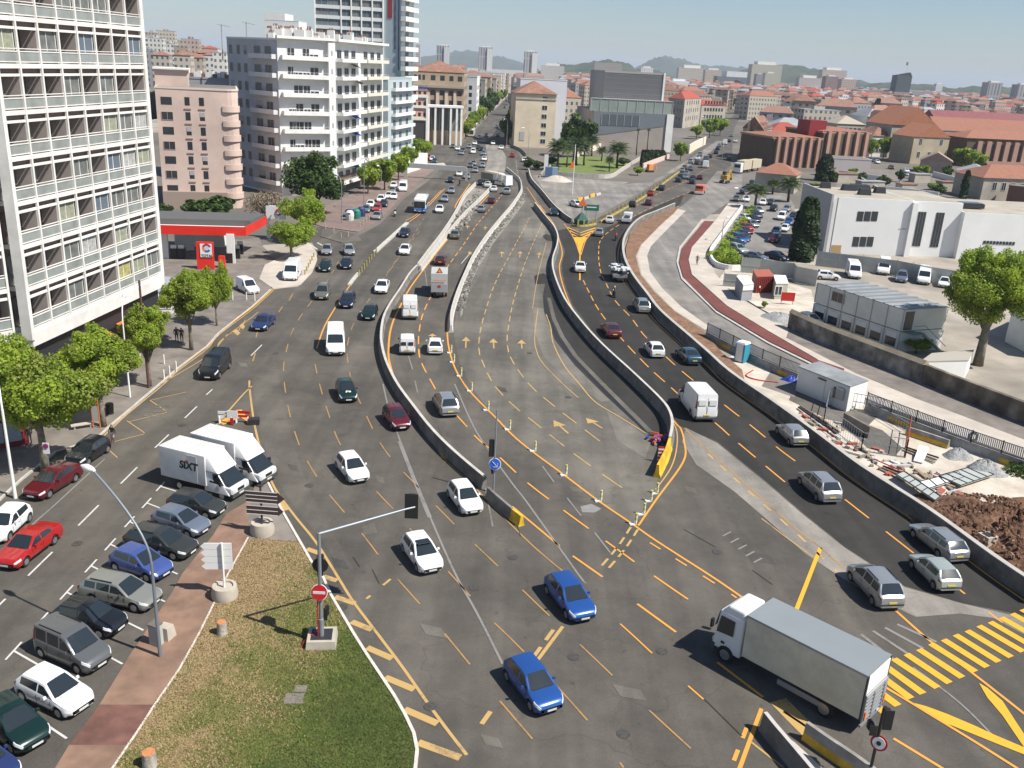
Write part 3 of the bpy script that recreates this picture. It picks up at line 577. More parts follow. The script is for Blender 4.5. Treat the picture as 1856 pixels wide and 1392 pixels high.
# lane divider bank with the bollards, left carriageway
o,P=wall('traffic_divider','low pale concrete lane divider leading from the blue bus to the yellow bollards',[(738,405),(715,426),(695,444),(680,458)],cap_l,h=.25,w=.7,flat=True)
o,P=wall('traffic_divider','low pale divider tip past the last of the yellow bollards',[(650,496),(640,508),(633,518)],cap_l,h=.2,w=.5,flat=True)
# bottom right barriers
o,P=wall('concrete_barrier','dark concrete barrier at the bottom edge left of the yellow stained one',[(1382,1322),(1400,1345),(1425,1375),(1470,1430)],M_CONC_D,h=1.0,w=.5)
wallmesh(P,[(.1,1.002),(.1,1.03),(-.1,1.03),(-.1,1.002)]).build('coping',cap_l).parent=o
sheet('pale_verge',[(1388,1322),(1412,1325),(1440,1345),(1500,1400),(1600,1480),(1480,1480),(1420,1370)],.012,M_PALE)
o,P=wall('concrete_barrier','concrete barrier with a yellow stained face behind the big grey truck',[(1458,1338),(1500,1368),(1540,1395),(1600,1440)],M_CONC,h=.95,w=.5)
e=wallmesh([p+Vector((0,0,0))for p in P],[(-.262,.04),(-.262,.1),(-.16,.42),(-.15,.42),(-.25,.04)]).build('painted_face',M_YELP);e.parent=o
# barrier with railing along the building site
def railing(px,n,label,h0=.75):
    A=[G(*p)for p in px];L=sum((b-a).length for a,b in zip(A,A[1:]));P=smooth(A,8)
    root=empty('railing_barrier',P[0],label=label,cat='barrier')
    mp=wallmesh(P,jersey(h0,.6,.25)).build('concrete_base',M_CONC,root)
    mb=MB();po=MB();N=max(2,int(L/2.6));D=[0]
    for a,b in zip(P,P[1:]):D.append(D[-1]+(b-a).length)
    def at(t):
        for i in range(len(P)-1):
            if D[i+1]>=t:return P[i].lerp(P[i+1],(t-D[i])/max(1e-6,D[i+1]-D[i]))
        return P[-1].copy()
    for i in range(N):
        a,b=at(D[-1]*i/N),at(D[-1]*(i+1)/N)
        f=MB();up=Vector((0,0,1))
        for h in(h0+.08,h0+1.05):f.seg(a+up*h,b+up*h,.05,.06)
        f.seg(a+up*h0,a+up*(h0+1.15),.09,.09)
        f.build('railing_frame',M_DKM,root)
        s=MB();K=16
        for j in range(1,K):q=a.lerp(b,j/K);s.seg(q+up*(h0+.1),q+up*(h0+1.03),.135,.03)
        s.build('railing_bars',mat('railing_grey',(.46,.48,.48),.6)if i%3 else mat('blue_grey_steel',(.33,.38,.48),.6),root)
        if i%4==1:
            e=wallmesh([at(D[-1]*i/N),at(D[-1]*(i+.5)/N),at(D[-1]*(i+1)/N)],[(-.312,.02),(-.312,.07),(-.2,.4),(-.18,.4),(-.28,.02)]);e.build('yellow_mark',M_YELP,root)
    return root
railing([(1280,612),(1330,638),(1392,668),(1446,690)],8,'concrete barrier with grey railing panels behind the portable toilet')
railing([(1568,744),(1640,772),(1720,803),(1800,832),(1870,856)],12,'long concrete barrier with grey railing panels behind the black pipes')
# old stone wall
M_OLD=mat('old_stone_wall',(.20,.175,.145),.95,col2=(.40,.37,.32),scale=.7,stain=.5,stain_scale=.35,bump=.5,bscale=3.)
hw=HT(G(1430,594),566)
o,P=wall('old_wall','long old rendered stone wall with a tan coping beside the site cabins',[(1430,594),(1490,622),(1560,650),(1672,694)],M_OLD,h=hw,w=.5,flat=True,cat='wall',cap=None)
c=wallmesh(P,[(.45,hw+.01),(.0,hw+.45),(-.38,hw+.02)]).build('coping',mat('tan_coping',(.46,.38,.26),.9,var=.15,scale=1.,stain=.2),None);c.parent=o
o,P=wall('old_wall','brown stained old wall without coping below the plane tree',[(1673,694),(1740,722),(1856,768),(1930,796)],mat('brown_old_wall',(.13,.10,.075),.95,col2=(.32,.27,.21),scale=.5,stain=.5,stain_scale=.4,bump=.5,bscale=3.),h=hw*1.02,w=.5,flat=True,cat='wall')
# white curved car park wall and hedge
o,P=wall('low_wall','white curved low wall around the planted end of the car park',[(1345,378),(1325,405),(1300,440),(1288,458),(1288,472),(1298,484),(1320,490),(1340,490)],M_WHITE,h=.9,w=.35,flat=True,cat='wall')
# garden wall of the palm park
wall('garden_wall','cream wall at the back of the palm garden',[(1046,296),(1050,282),(1075,274),(1090,270),(1120,272)],mat('cream_wall',(.72,.65,.52),.9,var=.06,scale=.5),h=2.2,w=.3,flat=True,cat='wall')
wall('garden_wall','grey low wall in front of the palm lawn',[(1005,318),(1060,322),(1105,323),(1125,312),(1150,296),(1170,284)],M_KERB,h=1.2,w=.3,flat=True,cat='wall')
wall('garden_wall','pinkish low wall beside the row of dark cypresses',[(1165,305),(1185,297),(1212,287)],mat('pink_wall',(.66,.50,.42),.9),h=1.5,w=.4,flat=True,cat='wall')
wall('garden_wall','cream roadside wall behind the round tree on the right avenue',[(1248,279),(1262,270),(1278,262)],MATS['cream_wall'],h=3.5,w=.4,flat=True,cat='wall')
for i,(a,lab)in enumerate((((1050,364),'yellow and white plastic barrier at the roadworks behind the green sign'),((1072,357),'yellow and white plastic barrier at the roadworks, the farther one'))):
    pa=G(*a);wall('plastic_barrier',lab,[(a[0]-3,a[1]+1),(a[0]+5,a[1]-1)],M_YELP,h=.8,w=.4,cat='barrier');
    wall('plastic_barrier','white plastic barrier beside the yellow one, '+('near' if i==0 else 'far')+' end of the roadworks',[(a[0]+8,a[1]-2),(a[0]+16,a[1]-4)],M_KERB,h=.6,w=.4,cat='barrier')
# ------------------------------------------------------------ buildings
def V2(p):return Vector((p[0],p[1],0))
def shaded(m):return m
class Facade:
    """local frame on a vertical wall from A to B (outside is on the left-hand normal)"""
    def __init__(s,A,B,flip=False):
        s.A,s.B=V2(A),V2(B);s.d=(s.B-s.A);s.L=s.d.length;s.d.normalize();s.n=Vector((s.d.y,-s.d.x,0))
        if flip:s.n=-s.n
    def p(s,u,z,o=0.):q=s.A+s.d*u+s.n*o;return Vector((q.x,q.y,z))
    def box(s,mb,u0,u1,z0,z1,o0,o1,m=0):
        a=[s.p(u0,z0,o0),s.p(u1,z0,o0),s.p(u1,z0,o1),s.p(u0,z0,o1)]
        mb.prism([(q.x,q.y)for q in a],z0,z1,m);return mb
WCACHE={}
def window(parent,F,u,z,w,h,kind='window',frame=None,glass=None,shutter=None,off=.0):
    """dark pane in a shallow frame; meshes shared between equal windows of one wall"""
    key=(parent.name,round(F.A.x,2),round(F.A.y,2),round(w,2),round(h,2),kind,frame.name if frame else '',shutter.name if shutter else '')
    if key not in WCACHE:
        mb=MB();F0=Facade((0,0),(F.d.x,F.d.y));F0.n=F.n
        F0.box(mb,-w/2,w/2,0,h,-.02,.035,0)
        fr=.07
        if frame:
            for u0,u1,z0,z1 in((-w/2-fr,-w/2,-fr,h+fr),(w/2,w/2+fr,-fr,h+fr),(-w/2,w/2,h,h+fr),(-w/2,w/2,-fr,0),(-.03,.03,0,h)):
                F0.box(mb,u0,u1,z0,z1,-.02,.08,1)
        if shutter:
            F0.box(mb,-w/2,w/2,h*.45,h,.036,.06,2)
        ms=[glass or M_WIN,frame or M_WHITE,shutter or M_WHITE]
        WCACHE[key]=mb.mesh(kind,ms)
    o=bpy.data.objects.new(kind,WCACHE[key]);COL.objects.link(o);o.parent=parent
    o.location=F.p(u,z,off)-parent.location;return o
def hip_roof(mb,pts,z,h,over=.5,m=0):
    P=[Vector(p)for p in pts];c=sum(P,Vector((0,0)))/len(P);
    Q=[c+(p-c)*(1+over/max(1.,(p-c).length))for p in P]
    e01=(Q[1]-Q[0]).length;e12=(Q[2]-Q[1]).length
    if e01>e12:a,b=(Q[0]+Q[3])/2,(Q[1]+Q[2])/2;
    else:a,b=(Q[0]+Q[1])/2,(Q[3]+Q[2])/2
    d=(b-a);k=min(e01,e12)/2*.9/max(d.length,.01);r0,r1=a+d*min(k,.48),b-d*min(k,.48)
    vs=[(*q,z)for q in Q]+[(*r0,z+h),(*r1,z+h)]
    if e01>e12:fs=[(0,1,5,4),(1,2,5),(2,3,4,5),(3,0,4)]
    else:fs=[(0,1,4),(1,2,5,4),(2,3,5),(3,0,4,5)]
    mb.add(vs,fs+[(3,2,1,0)],m)
def gable_roof(mb,pts,z,h,over=.4,m=0,along=None):
    P=[Vector(p)for p in pts];c=sum(P,Vector((0,0)))/4
    P=[c+(p-c)*(1+over/max(1.,(p-c).length))for p in P]
    if along is None:along=(P[1]-P[0]).length>(P[2]-P[1]).length
    if not along:P=P[1:]+P[:1]
    a,b=(P[0]+P[3])/2,(P[1]+P[2])/2
    vs=[(*q,z)for q in P]+[(*a,z+h),(*b,z+h)]
    mb.add(vs,[(0,1,5,4),(2,3,4,5),(1,2,5),(3,0,4),(3,2,1,0)],m)
def ccw(pts):
    a=sum(pts[i][0]*pts[(i+1)%len(pts)][1]-pts[(i+1)%len(pts)][0]*pts[i][1]for i in range(len(pts)))
    return pts if a>0 else pts[::-1]
def quadpts(A,B,depth,away=True):
    """rectangle from front edge A-B going back (away from the camera)"""
    A,B=Vector(A[:2]),Vector(B[:2]);d=(B-A).normalized();n=Vector((-d.y,d.x))
    if n.y<0:n=-n
    return[tuple(A),tuple(B),tuple(B+n*depth),tuple(A+n*depth)]
# wall colours
C_PINK=mat('pink_render',(.66,.50,.42),.9,var=.05,scale=.3,stain=.15,stain_scale=.12)
C_GREYR=mat('grey_render',(.36,.37,.39),.9,var=.05,scale=.3,stain=.12)
C_WHITER=mat('white_render',(.80,.79,.75),.85,var=.03,scale=.3,stain=.08,stain_scale=.2)
C_BEIGE=mat('beige_render',(.66,.56,.41),.9,var=.04,scale=.3,stain=.1)
C_OCHRE=mat('ochre_render',(.50,.38,.26),.9,var=.05,scale=.3,stain=.15)
C_GREEN=mat('pale_green_render',(.47,.48,.38),.9,var=.05,scale=.3,stain=.12)
C_BLUE=mat('pale_blue_render',(.50,.58,.60),.9,var=.03,scale=.3)
C_STONE=mat('pale_stone',(.50,.45,.37),.9,var=.08,scale=.4,stain=.2)
C_BROWN=mat('brown_cladding',(.13,.085,.055),.8,var=.1,scale=.5)
C_PINKCOL=mat('pink_brick',(.46,.28,.21),.9,var=.08,scale=.5)
M_SHUT=mat('grey_shutter',(.45,.44,.42),.8)
M_CURT=[mat('curtain_pale_green',(.32,.33,.24),.7,spec=.6,var=.2,scale=3),mat('curtain_white',(.42,.42,.40),.7,spec=.6,var=.25,scale=3.5),mat('curtain_blue',(.13,.17,.21),.4,spec=.7),mat('dark_room',(.06,.052,.048),.4,spec=.7),mat('brown_room',(.14,.09,.07),.6,spec=.6,var=.3,scale=1.5),mat('grey_room',(.17,.18,.17),.4,spec=.7,var=.3,scale=1.2),mat('curtain_yellow',(.42,.38,.14),.7,var=.3,scale=3)]
M_BALG=mat('frosted_balustrade_glass',(.31,.335,.315),.3,spec=.7,var=.15,scale=.8)
# ---- big apartment block on the left
zb=6.5
CR1=G(291,500,zb);CL1=G(57,603,zb)
F=Facade(CL1,CR1)
if F.n.dot(Vector((-F.A.x,-F.A.y,0)))<0:F.n=-F.n
root=empty('apartment_block',(CR1.x,CR1.y,0),label='tall white apartment block with glass balconies on every floor at the left edge',cat='apartment block')
ys=[500,440,380,322,257,190,122,56]
zs=[HT(CR1,y)for y in ys];fh=(zs[-1]-zs[0])/7
zs=[zs[0]+fh*i for i in range(10)]
def balcony_wall(F,n0,n1,bw,zs,root,rec=1.5,rr=random.Random(3),last_open=True):
    L=F.L;N=n1-n0
    for k in range(len(zs)-1):
        z=zs[k]
        s=MB();F.box(s,n0*bw,n1*bw,z-.02,z+.33,-rec,.12);F.box(s,n0*bw,n1*bw,z-.62,z-.42,-.1,.06);s.build('floor_slab',W1,root)
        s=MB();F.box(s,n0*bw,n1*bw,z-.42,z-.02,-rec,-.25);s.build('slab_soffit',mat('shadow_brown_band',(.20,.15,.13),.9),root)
        s=MB();F.box(s,n0*bw,n1*bw,z+.42,z+.50,.0,.09);F.box(s,n0*bw,n1*bw,z+1.20,z+1.28,.0,.09);F.box(s,n0*bw,n1*bw,z+1.42,z+1.48,.0,.09);s.build('handrail',W1,root)
        for i in range(n0,n1):
            s=MB();F.box(s,i*bw+.08,(i+1)*bw-.08,z+.50,z+1.20,.02,.05);s.build('balustrade_panel',M_BALG,root)
            r=rr.random();c=M_CURT[3]if r<.3 else M_CURT[4]if r<.5 else M_CURT[5]if r<.68 else M_CURT[1]if r<.82 else M_CURT[0]if r<.9 else M_CURT[2]if r<.988 else M_CURT[6]
            s=MB();closed=rr.random()<.6;o=-.18 if closed and c in M_CURT[:3]+M_CURT[5:]else-rec+.1
            F.box(s,i*bw+.1,(i+1)*bw-.1,z+.34,zs[k+1]-.62,o-.05,o,0)
            for q in(.0,.5,1.)if o>-.5 else(.35,.65):F.box(s,i*bw+.1+(bw-.24)*q,i*bw+.16+(bw-.24)*q,z+.34,zs[k+1]-.62,o+.002,o+.05,1)
            s.build('glazing',[c,W1 if o>-.5 else M_SHUT],root)
            if o<-.5:
                s=MB();F.box(s,(i+1)*bw-.12,(i+1)*bw-.04,z+.34,zs[k+1]-.62,-rec+.1,-.02);s.build('partition',C_PINKW,root)
    for i in range(n0,n1+1):
        s=MB();F.box(s,i*bw-.09,i*bw+.09,zs[0],zs[-1],-.02,.16);s.build('post',W1,root)
W1=mat('cream_white_concrete',(.77,.745,.70),.85,var=.04,scale=.4,stain=.12,stain_scale=.4)
C_PINKW=mat('pinkish_partition',(.44,.38,.35),.9)
nb=8;bw=F.L/nb
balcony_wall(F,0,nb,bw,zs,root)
s=MB();F.box(s,-.3,F.L+.3,zb-1.15,zb-.02,-1.6,.25);s.build('first_floor_band',W1,root)
s=MB();F.box(s,F.L,F.L+.45,zb-.02,zs[-1],-9,.2);s.build('end_wall',W1,root)
s=MB();F.box(s,-.55,-.15,zb-.5,zs[-1],-.5,.4);s.build('corner_pier',W1,root)
s=MB();F.box(s,0,F.L-.2,0,zs[-1],-10,-1.6);s.build('wall',W1,root)
s=MB();F.box(s,0,F.L-.1,3.3,zb-1.16,-1.5,-.4);s.build('shop_fascia',M_DKM,root)
for i in range(9):
    s=MB();u=F.L/9*i;F.box(s,u+.2,u+F.L/9-.15,.4,3.2,-1.55,-1.0);s.build('shop_window',[M_CURT[3],M_CURT[5],M_CURT[4]][i%3],root)
# shop band along the ground to the right corner and awnings
for(u,wd)in((F.L*.60,2.6),(F.L*.72,2.6),(F.L*.40,2.4)):
    s=MB();a=[F.p(u,3.6,-.3),F.p(u+wd,3.6,-.3),F.p(u+wd,2.6,1.5),F.p(u,2.6,1.5)]
    s.add(a+[q-Vector((0,0,.06))for q in a],[(0,1,2,3),(7,6,5,4),(0,4,5,1),(1,5,6,2),(2,6,7,3),(3,7,4,0)])
    s.build('awning',mat('orange_awning',(.75,.18,.04),.8),root)
# left wing, set back
wd=(F.d*.86+F.n*(.5)).normalized()
A2=F.p(-.6,0,-1.2);B2=A2-wd*26
F2=Facade(B2,A2);
if F2.n.dot(Vector((-F2.A.x,-F2.A.y,0)))<0:F2.n=-F2.n
root2=empty('apartment_wing',(A2.x,A2.y,0),label='angled wing of the white apartment block, cut by the left edge of the photo',cat='apartment block')
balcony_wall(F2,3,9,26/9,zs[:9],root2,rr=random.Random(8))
s=MB();F2.box(s,0,F2.L,0,zs[-2],-8,-1.6);s.build('wall',W1,root2)
s=MB();F2.box(s,0,F2.L,zb-1.1,zb-.02,-1.5,.1);s.build('first_floor_band',W1,root2)
# ---- pink building
def base_at(px,py):return G(px,py)
def block(name,label,pts,z1,m,roofm=None,parapet=.6,cat='building',z0=0.,group=None,roof='flat',rh=2.,cornice=None,over=.5):
    c=Vector(pts[0]);root=empty(name,(c.x,c.y,0),label=label,cat=cat,group=group)
    s=MB();s.prism(pts,z0,z1);s.build('wall',m,root)
    if roof=='flat':
        s=MB();cc=sum((Vector(p)for p in pts),Vector((0,0)))/len(pts)
        s.prism([tuple(Vector(p)+(Vector(p)-cc).normalized()*.15)for p in pts],z1+.003,z1+.35)
        s.build('cornice',cornice or m,root)
        s=MB();s.prism([tuple(Vector(p)+(cc-Vector(p)).normalized()*.5)for p in pts],z1+.353,z1+.37);s.build('roof',roofm or M_SIDE,root)
    elif roof=='hip':s=MB();hip_roof(s,ccw(pts),z1+.01,rh,over);s.build('roof',roofm or M_TILE,root)
    else:s=MB();gable_roof(s,ccw(pts),z1+.01,rh,over,along=roof=='gable');s.build('roof',roofm or M_TILE,root)
    return root
def windows(root,F,us,zs_,w,h,frame=None,shutter=None,off=0.,p_sh=0.,kind='window',rr=random.Random(5),glass=None):
    for z in zs_:
        for u in us:
            sh=shutter if shutter and rr.random()<p_sh else None
            window(root,F,u,z,w,h,kind,frame,glass,sh,off)
def balcony(root,F,u0,u1,z,d,ms,rail=None,h=.95,name='balcony'):
    s=MB();F.box(s,u0,u1,z-.15,z+.05,0,d);F.box(s,u0,u1,z+.05,z+h*.62,d-.1,d)
    F.box(s,u0,u0+.08,z+.05,z+h*.62,.002,d-.1);F.box(s,u1-.08,u1,z+.05,z+h*.62,.002,d-.1)
    o=s.build(name,ms,root)
    if rail:
        s=MB();F.box(s,u0,u1,z+h-.04,z+h,d-.07,d-.03)
        n=max(2,int((u1-u0)/1.5))
        for i in range(n+1):u=u0+.03+(u1-u0-.06)*i/n;F.box(s,u-.02,u+.02,z+h*.62,z+h-.04,d-.07,d-.03)
        r=s.build('balcony_rail',rail,None);r.parent=o;r.data.transform(Matrix.Translation(-root.location))
    return o
def outward(F):
    if F.n.dot(Vector((-F.A.x,-F.A.y,0)))<0:F.n=-F.n
    return F
pa=G(296,375);pb=G(442,378)         # base of the street front
pa=PD(298,380,pb.y-3);pa.z=0
zt=HT(pb,166)
d=(V2(pb)-V2(pa)).normalized();n=(V2(pb)+Vector((-3,0,0))).normalized()
pts=[tuple(pa.xy),tuple((V2(pb)-d*2).xy)]
# rounded corner
for k in range(0,5):
    a=k/4*math.pi/2;pts.append(tuple((V2(pb)-d*2+d*2*math.sin(a)+n*2*(1-math.cos(a))).xy))
pts=pts[:2]+pts[3:]+[tuple((V2(pb)+n*20).xy),tuple((V2(pa)+n*20).xy)]
PB=block('pink_building','pink seven-storey building with a rounded corner behind the filling station',pts,zt,C_PINK,cornice=mat('pink_cornice',(.66,.55,.48),.9))
Fp=outward(Facade(pa,V2(pb)-d*2));L=Fp.L;fz=(zt-2.5)/7.2
def upx(px):return(px-298)/(442-298)*((V2(pb)-V2(pa)).length)
for r in range(7):
    z=zt-2.9-fz*r
    for px,w_ in((352,.9),(377,.9)):window(PB,Fp,upx(px),z,w_,1.5,'window',None,M_WIN,M_SHUT if(r+px)%3==0 else None);s=MB();Fp.box(s,upx(px)-w_*.7,upx(px)+w_*.7,z-.75,z-.55,.0,.14);s.build('window_sill',mat('pink_sill',(.40,.27,.22),.9),PB)
    window(PB,Fp,upx(316),z,2.0,1.4,'window',mat('pink_frame',(.5,.4,.36),.8)if r%2 else None,M_WIN)
    # round corner balconies
    s=MB();cc=V2(pb)-d*2.2+n*2
    prof=[(2.15,0),(2.4,.02),(2.4,1.15),(2.2,1.18)];vs=[];fs=[];NN=14
    for(rr_,hh)in prof:
        for k in range(NN+1):
            a=-math.pi*.62+math.pi*.95*k/NN;q=cc+(d*math.cos(a)*1.0+n*math.sin(a))*rr_;vs.append((q.x,q.y,z-1.0+hh))
    for i in range(3):
        for k in range(NN):fs.append((i*(NN+1)+k,i*(NN+1)+k+1,(i+1)*(NN+1)+k+1,(i+1)*(NN+1)+k))
    s.add(vs,fs);s.build('balcony',C_PINK,PB,smooth=30)
    F3=outward(Facade(V2(pb),V2(pb)+n*6));F3.n=d
    window(PB,F3,2.2,z-.2,1.3,1.8,'window',None,M_WIN,M_WHITE if r in(3,4)else None)
s=MB();s.prism([tuple((V2(pa)-n*1.2+d*0).xy),tuple((V2(pb)-d*3-n*1.2).xy),tuple((V2(pb)-d*3+n*.1).xy),tuple((V2(pa)+n*.1).xy)],0,3.2);s.build('shop_base',mat('brown_base',(.40,.31,.25),.9),PB)
s=MB();s.prism([tuple((V2(pa)+n*2+d*0).xy),tuple((V2(pa)+d*6+n*2).xy),tuple((V2(pa)+d*6+n*9).xy),tuple((V2(pa)+n*9).xy)],zt+.36,zt+3.4);s.build('roof_room',C_PINK,PB)
s=MB();s.prism([tuple((V2(pa)+n*1.5-d*.3).xy),tuple((V2(pa)+d*6.4+n*1.5).xy),tuple((V2(pa)+d*6.4+n*9.3).xy),tuple((V2(pa)+n*9.3-d*.3).xy)],zt+3.405,zt+3.7);s.build('roof_room_slab',W1,PB)
# shaded left wing of the pink building
# grey strip building behind
q0=PD(318,145,pb.y+40);q1=PD(418,150,pb.y+42);
GB=block('grey_rooftop_building','long low grey building seen over the pink building roof',quadpts(q0,q1,12),q0.z+0.5,C_GREYR,cat='building')
for k in range(14):
    s=MB();u=q0.lerp(q1,(k+.5)/14);s.box((u.x,u.y+2,q0.z+1.1),(.8,.8,1.2+.6*(k%3)));s.build('chimney',C_WHITER if k%3 else M_TILE,GB)
# ---- white block with balconies (three visible faces)
C0=G(606,352)       # white pier corner, ground (behind trees)
def along(P,px,Y):q=PD(px,300,Y);return Vector((q.x,Y,0))
E0=Vector((0,0,0))
WF_R=C0;Y0=C0.y
def atx(px,Y):   # ground point at depth Y that shows in column px
    lo=G(px,400);
    for _ in range(3):
        pass
    # solve x so that proj((x,Y,0))[0] == px
    a,b=-3000.,3000.
    for _ in range(60):
        m=(a+b)/2
        if proj((m,Y,0))[0]<px:a=m
        else:b=m
    return Vector((a,Y,0))
WL=atx(512,Y0-6);WLL=atx(425,Y0+8);WRR=atx(694,Y0+34)
zr=HT(C0,78)
ptsW=[tuple(WLL.xy),tuple(WL.xy),tuple(C0.xy),tuple(WRR.xy),tuple((WRR+Vector((-22,12,0))).xy),tuple((WLL+Vector((-2,30,0))).xy)]
WB=block('white_apartment_building','large white nine-storey apartment building with long balconies behind the trees',ptsW,zr,C_WHITER,cat='apartment building')
fh=(zr-HT(C0,345))/8.35
Ff=outward(Facade(WL,C0));Fl=outward(Facade(WLL,WL));Fr=Facade(C0,WRR);Fr=outward(Fr)
ML=mat('white_balcony',(.82,.81,.77),.85,var=.04,scale=.6,stain=.15,stain_scale=.8)
rr=random.Random(11)
s=MB();Fl.box(s,.0,Fl.L-.02,.5,zr-.02,.0,.05);s.build('grey_face',mat('pale_grey_face',(.56,.56,.57),.9,var=.04,scale=.3,stain=.1),WB)  # shade on the left face of the white building put into this grey
for r in range(8):
    z=zr-fh*(r+1)+.1
    balcony(WB,Ff,.6,Ff.L-1.3,z,1.5,ML,M_WHITE,1.2)
    for k,u in enumerate((.24,.36,.52,.66)):
        if rr.random()<.85:window(WB,Ff,Ff.L*u,z+.2,1.5 if k%2==0 else 1.9,2.0,'window',M_WHITE,M_WIN,M_WHITE if rr.random()<.2 else None)
    # recess shadow walls on the right face
    m0,m1=.6,Fr.L*.47
    balcony(WB,Fr,m0,m1,z,2.2,ML,M_WHITE,1.0)
    balcony(WB,Fr,m1+1.6,Fr.L*.97,z,2.0,mat('cream_balcony',(.66,.64,.54),.85,var=.05),M_WHITE,1.0)
    for u in(.12,.25,.38,.62,.76,.9):window(WB,Fr,Fr.L*u,z+.15,2.6,2.1,'window',M_GREYM,M_WIN if rr.random()<.8 else M_CURT[1])
    if r in(1,2,4,5,7):
        s=MB();u=Fr.L*(.3 if r!=2 else .4);a=[Fr.p(u,z+fh-.5,.4),Fr.p(u+3,z+fh-.5,.4),Fr.p(u+3,z+fh-1.3,1.9),Fr.p(u,z+fh-1.3,1.9)];s.add(a+[q-Vector((0,0,.05))for q in a],[(0,1,2,3),(7,6,5,4),(0,4,5,1),(1,5,6,2),(2,6,7,3),(3,7,4,0)]);s.build('awning',mat('blue_awning',(.06,.13,.38),.8)if r in(4,5,7)else mat('grey_awning',(.2,.2,.2),.8),WB)
    balcony(WB,Fl,Fl.L*.52,Fl.L-.4,z,1.2,mat('grey_balcony',(.62,.62,.62),.85,var=.05),None,1.3)  # balconies toned greyer along with the painted shade of this face
    for u,w_ in((.08,1.2),(.24,1.2),(.38,1.2),(.62,2.4),(.83,2.4)):window(WB,Fl,Fl.L*u,z+.5,w_,1.8,'window',M_SHUT,M_WIN,M_SHUT if rr.random()<.2 else None,off=.055)
s=MB();Ff.box(s,Ff.L-1.15,Ff.L+.35,0,zr+.02,.01,1.15);s.build('white_pier',mat('bright_white',(.80,.80,.77),.8),WB)
for r in range(8):window(WB,Ff,Ff.L-.4,zr-fh*(r+1)+1.2,.3,1.0,'vent',None,M_SHUT,off=1.16)
s=MB();Ff.box(s,-.3,Ff.L+.4,zr+.36,zr+.9,-.2,1.2);Fr.box(s,0,Fr.L,zr+.36,zr+.9,-.2,1.6);s.build('roof_parapet',C_WHITER,WB)
for i in range(24):
    t=i/24;b=WL.lerp(C0,t*1.6)if t<.6 else C0.lerp(WRR,(t-.6)/.45);b=b+Vector((-2-2*rr.random(),4+5*rr.random(),0));hh=1+1.6*rr.random()
    s=MB();s.box((b.x,b.y,zr+.4+hh/2),(1.2+rr.random(),1.1,hh));
    for q in(-.3,.1,.4):s.cyl((b.x+q,b.y,zr+.4+hh),.14,.5,6,1)
    s.build('chimney',[C_WHITER,M_TILE],WB)
s=MB();Ff.box(s,2,Ff.L-1,0,3.2,.02,.3);s.build('shop_front',M_SHUT,WB)
s=MB();Fr.box(s,0.5,Fr.L-1,.2,3.6,.02,.2);s.build('shop_front',M_CURT[4],WB)
# antennas
for px,yt in((404,44),(449,40)):
    b=PD(px,110,Y0+12);s=MB();t_=PD(px-3,yt,Y0+12);s.seg(b,t_,.18,.18);s.seg(t_+Vector((-1,0,0)),t_+Vector((2,0,-.5)),.1,.1)
    for q in range(3):s.seg(t_+Vector((q*.7-.5,-.6,-.1)),t_+Vector((q*.7-.5,.6,-.1)),.06,.06)
    s.build('antenna',M_SHUT,WB)
# ---- tower behind with the blue wall
def tower_at(pxl,pxr,ytop,Y,depth,name,label,m,ybase=None,cat='tower block',skew=0.):
    a,b=atx(pxl,Y),atx(pxr,Y+skew);z=HT(a,ytop)
    q=quadpts(a,b,depth)
    return block(name,label,q,z,m,cat=cat),outward(Facade(a,b)),z,q
Yt=Y0+70
a,b=atx(577,Yt),atx(694,Yt+4);zt2=78
c_,d_=atx(726,Yt+3),atx(747,Yt+14)
TW=block('tower_block','tall tower with grey window rows, a pale blue end wall and white balconies',[tuple(a.xy),tuple(b.xy),tuple(c_.xy),tuple(d_.xy),tuple((d_+Vector((-6,22,0))).xy),tuple((a+Vector((-2,26,0))).xy)],zt2,C_BLUE,cat='tower block')
Ft=outward(Facade(a,b));fz=(HT(a,25/4*1+0)-HT(a,330/4))/4.15 if False else 3.35
zt0=HT(a,45);fz=(HT(a,16)-HT(a,90))/4.
for r in range(20):
    z=zt0-fz*(r-6)
    if z<6 or z>zt2-2:continue
    s=MB();Ft.box(s,0,Ft.L,z-.9,z+.05,.02,.5);s.build('spandrel',mat('grey_white_spandrel',(.62,.63,.62),.8),TW)
    for k in range(6):
        u0=Ft.L*(0,.19,.38,.53,.68,.84)[k];u1=Ft.L*(.19,.38,.53,.68,.84,1.)[k]
        s=MB();Ft.box(s,u0+.15,u1-.15,z+.06,z+fz-.92,.02,.15,0);Ft.box(s,(u0+u1)/2-.05,(u0+u1)/2+.05,z+.06,z+fz-.92,.151,.2,1);s.build('window_band',[[mat('tower_glass',(.10,.13,.15),.25),mat('tower_glass_b',(.17,.20,.21),.3),M_CURT[5]][rr.randrange(3)],M_GREYM],TW)
for k in(0,.38,.53,.68,.84,1.):s=MB();Ft.box(s,Ft.L*k-.18,Ft.L*k+.18,4,zt2,.02,.62);s.build('pier',C_WHITER,TW)
Fb=outward(Facade(b,c_));
s=MB();Fb.box(s,Fb.L*.25,Fb.L*.5,HT(b,32),zt2,.02,.1);s.build('red_stripe',mat('tower_red',(.38,.05,.06),.8),TW)
for u,y1 in((.62,88),(.82,125)):s=MB();Fb.box(s,Fb.L*u,Fb.L*u+.35,HT(b,y1),zt2-3,.02,.1);s.build('dark_stripe',mat('tower_stripe',(.12,.14,.2),.8),TW)
Fw=Facade(c_,d_);Fw=outward(Fw)
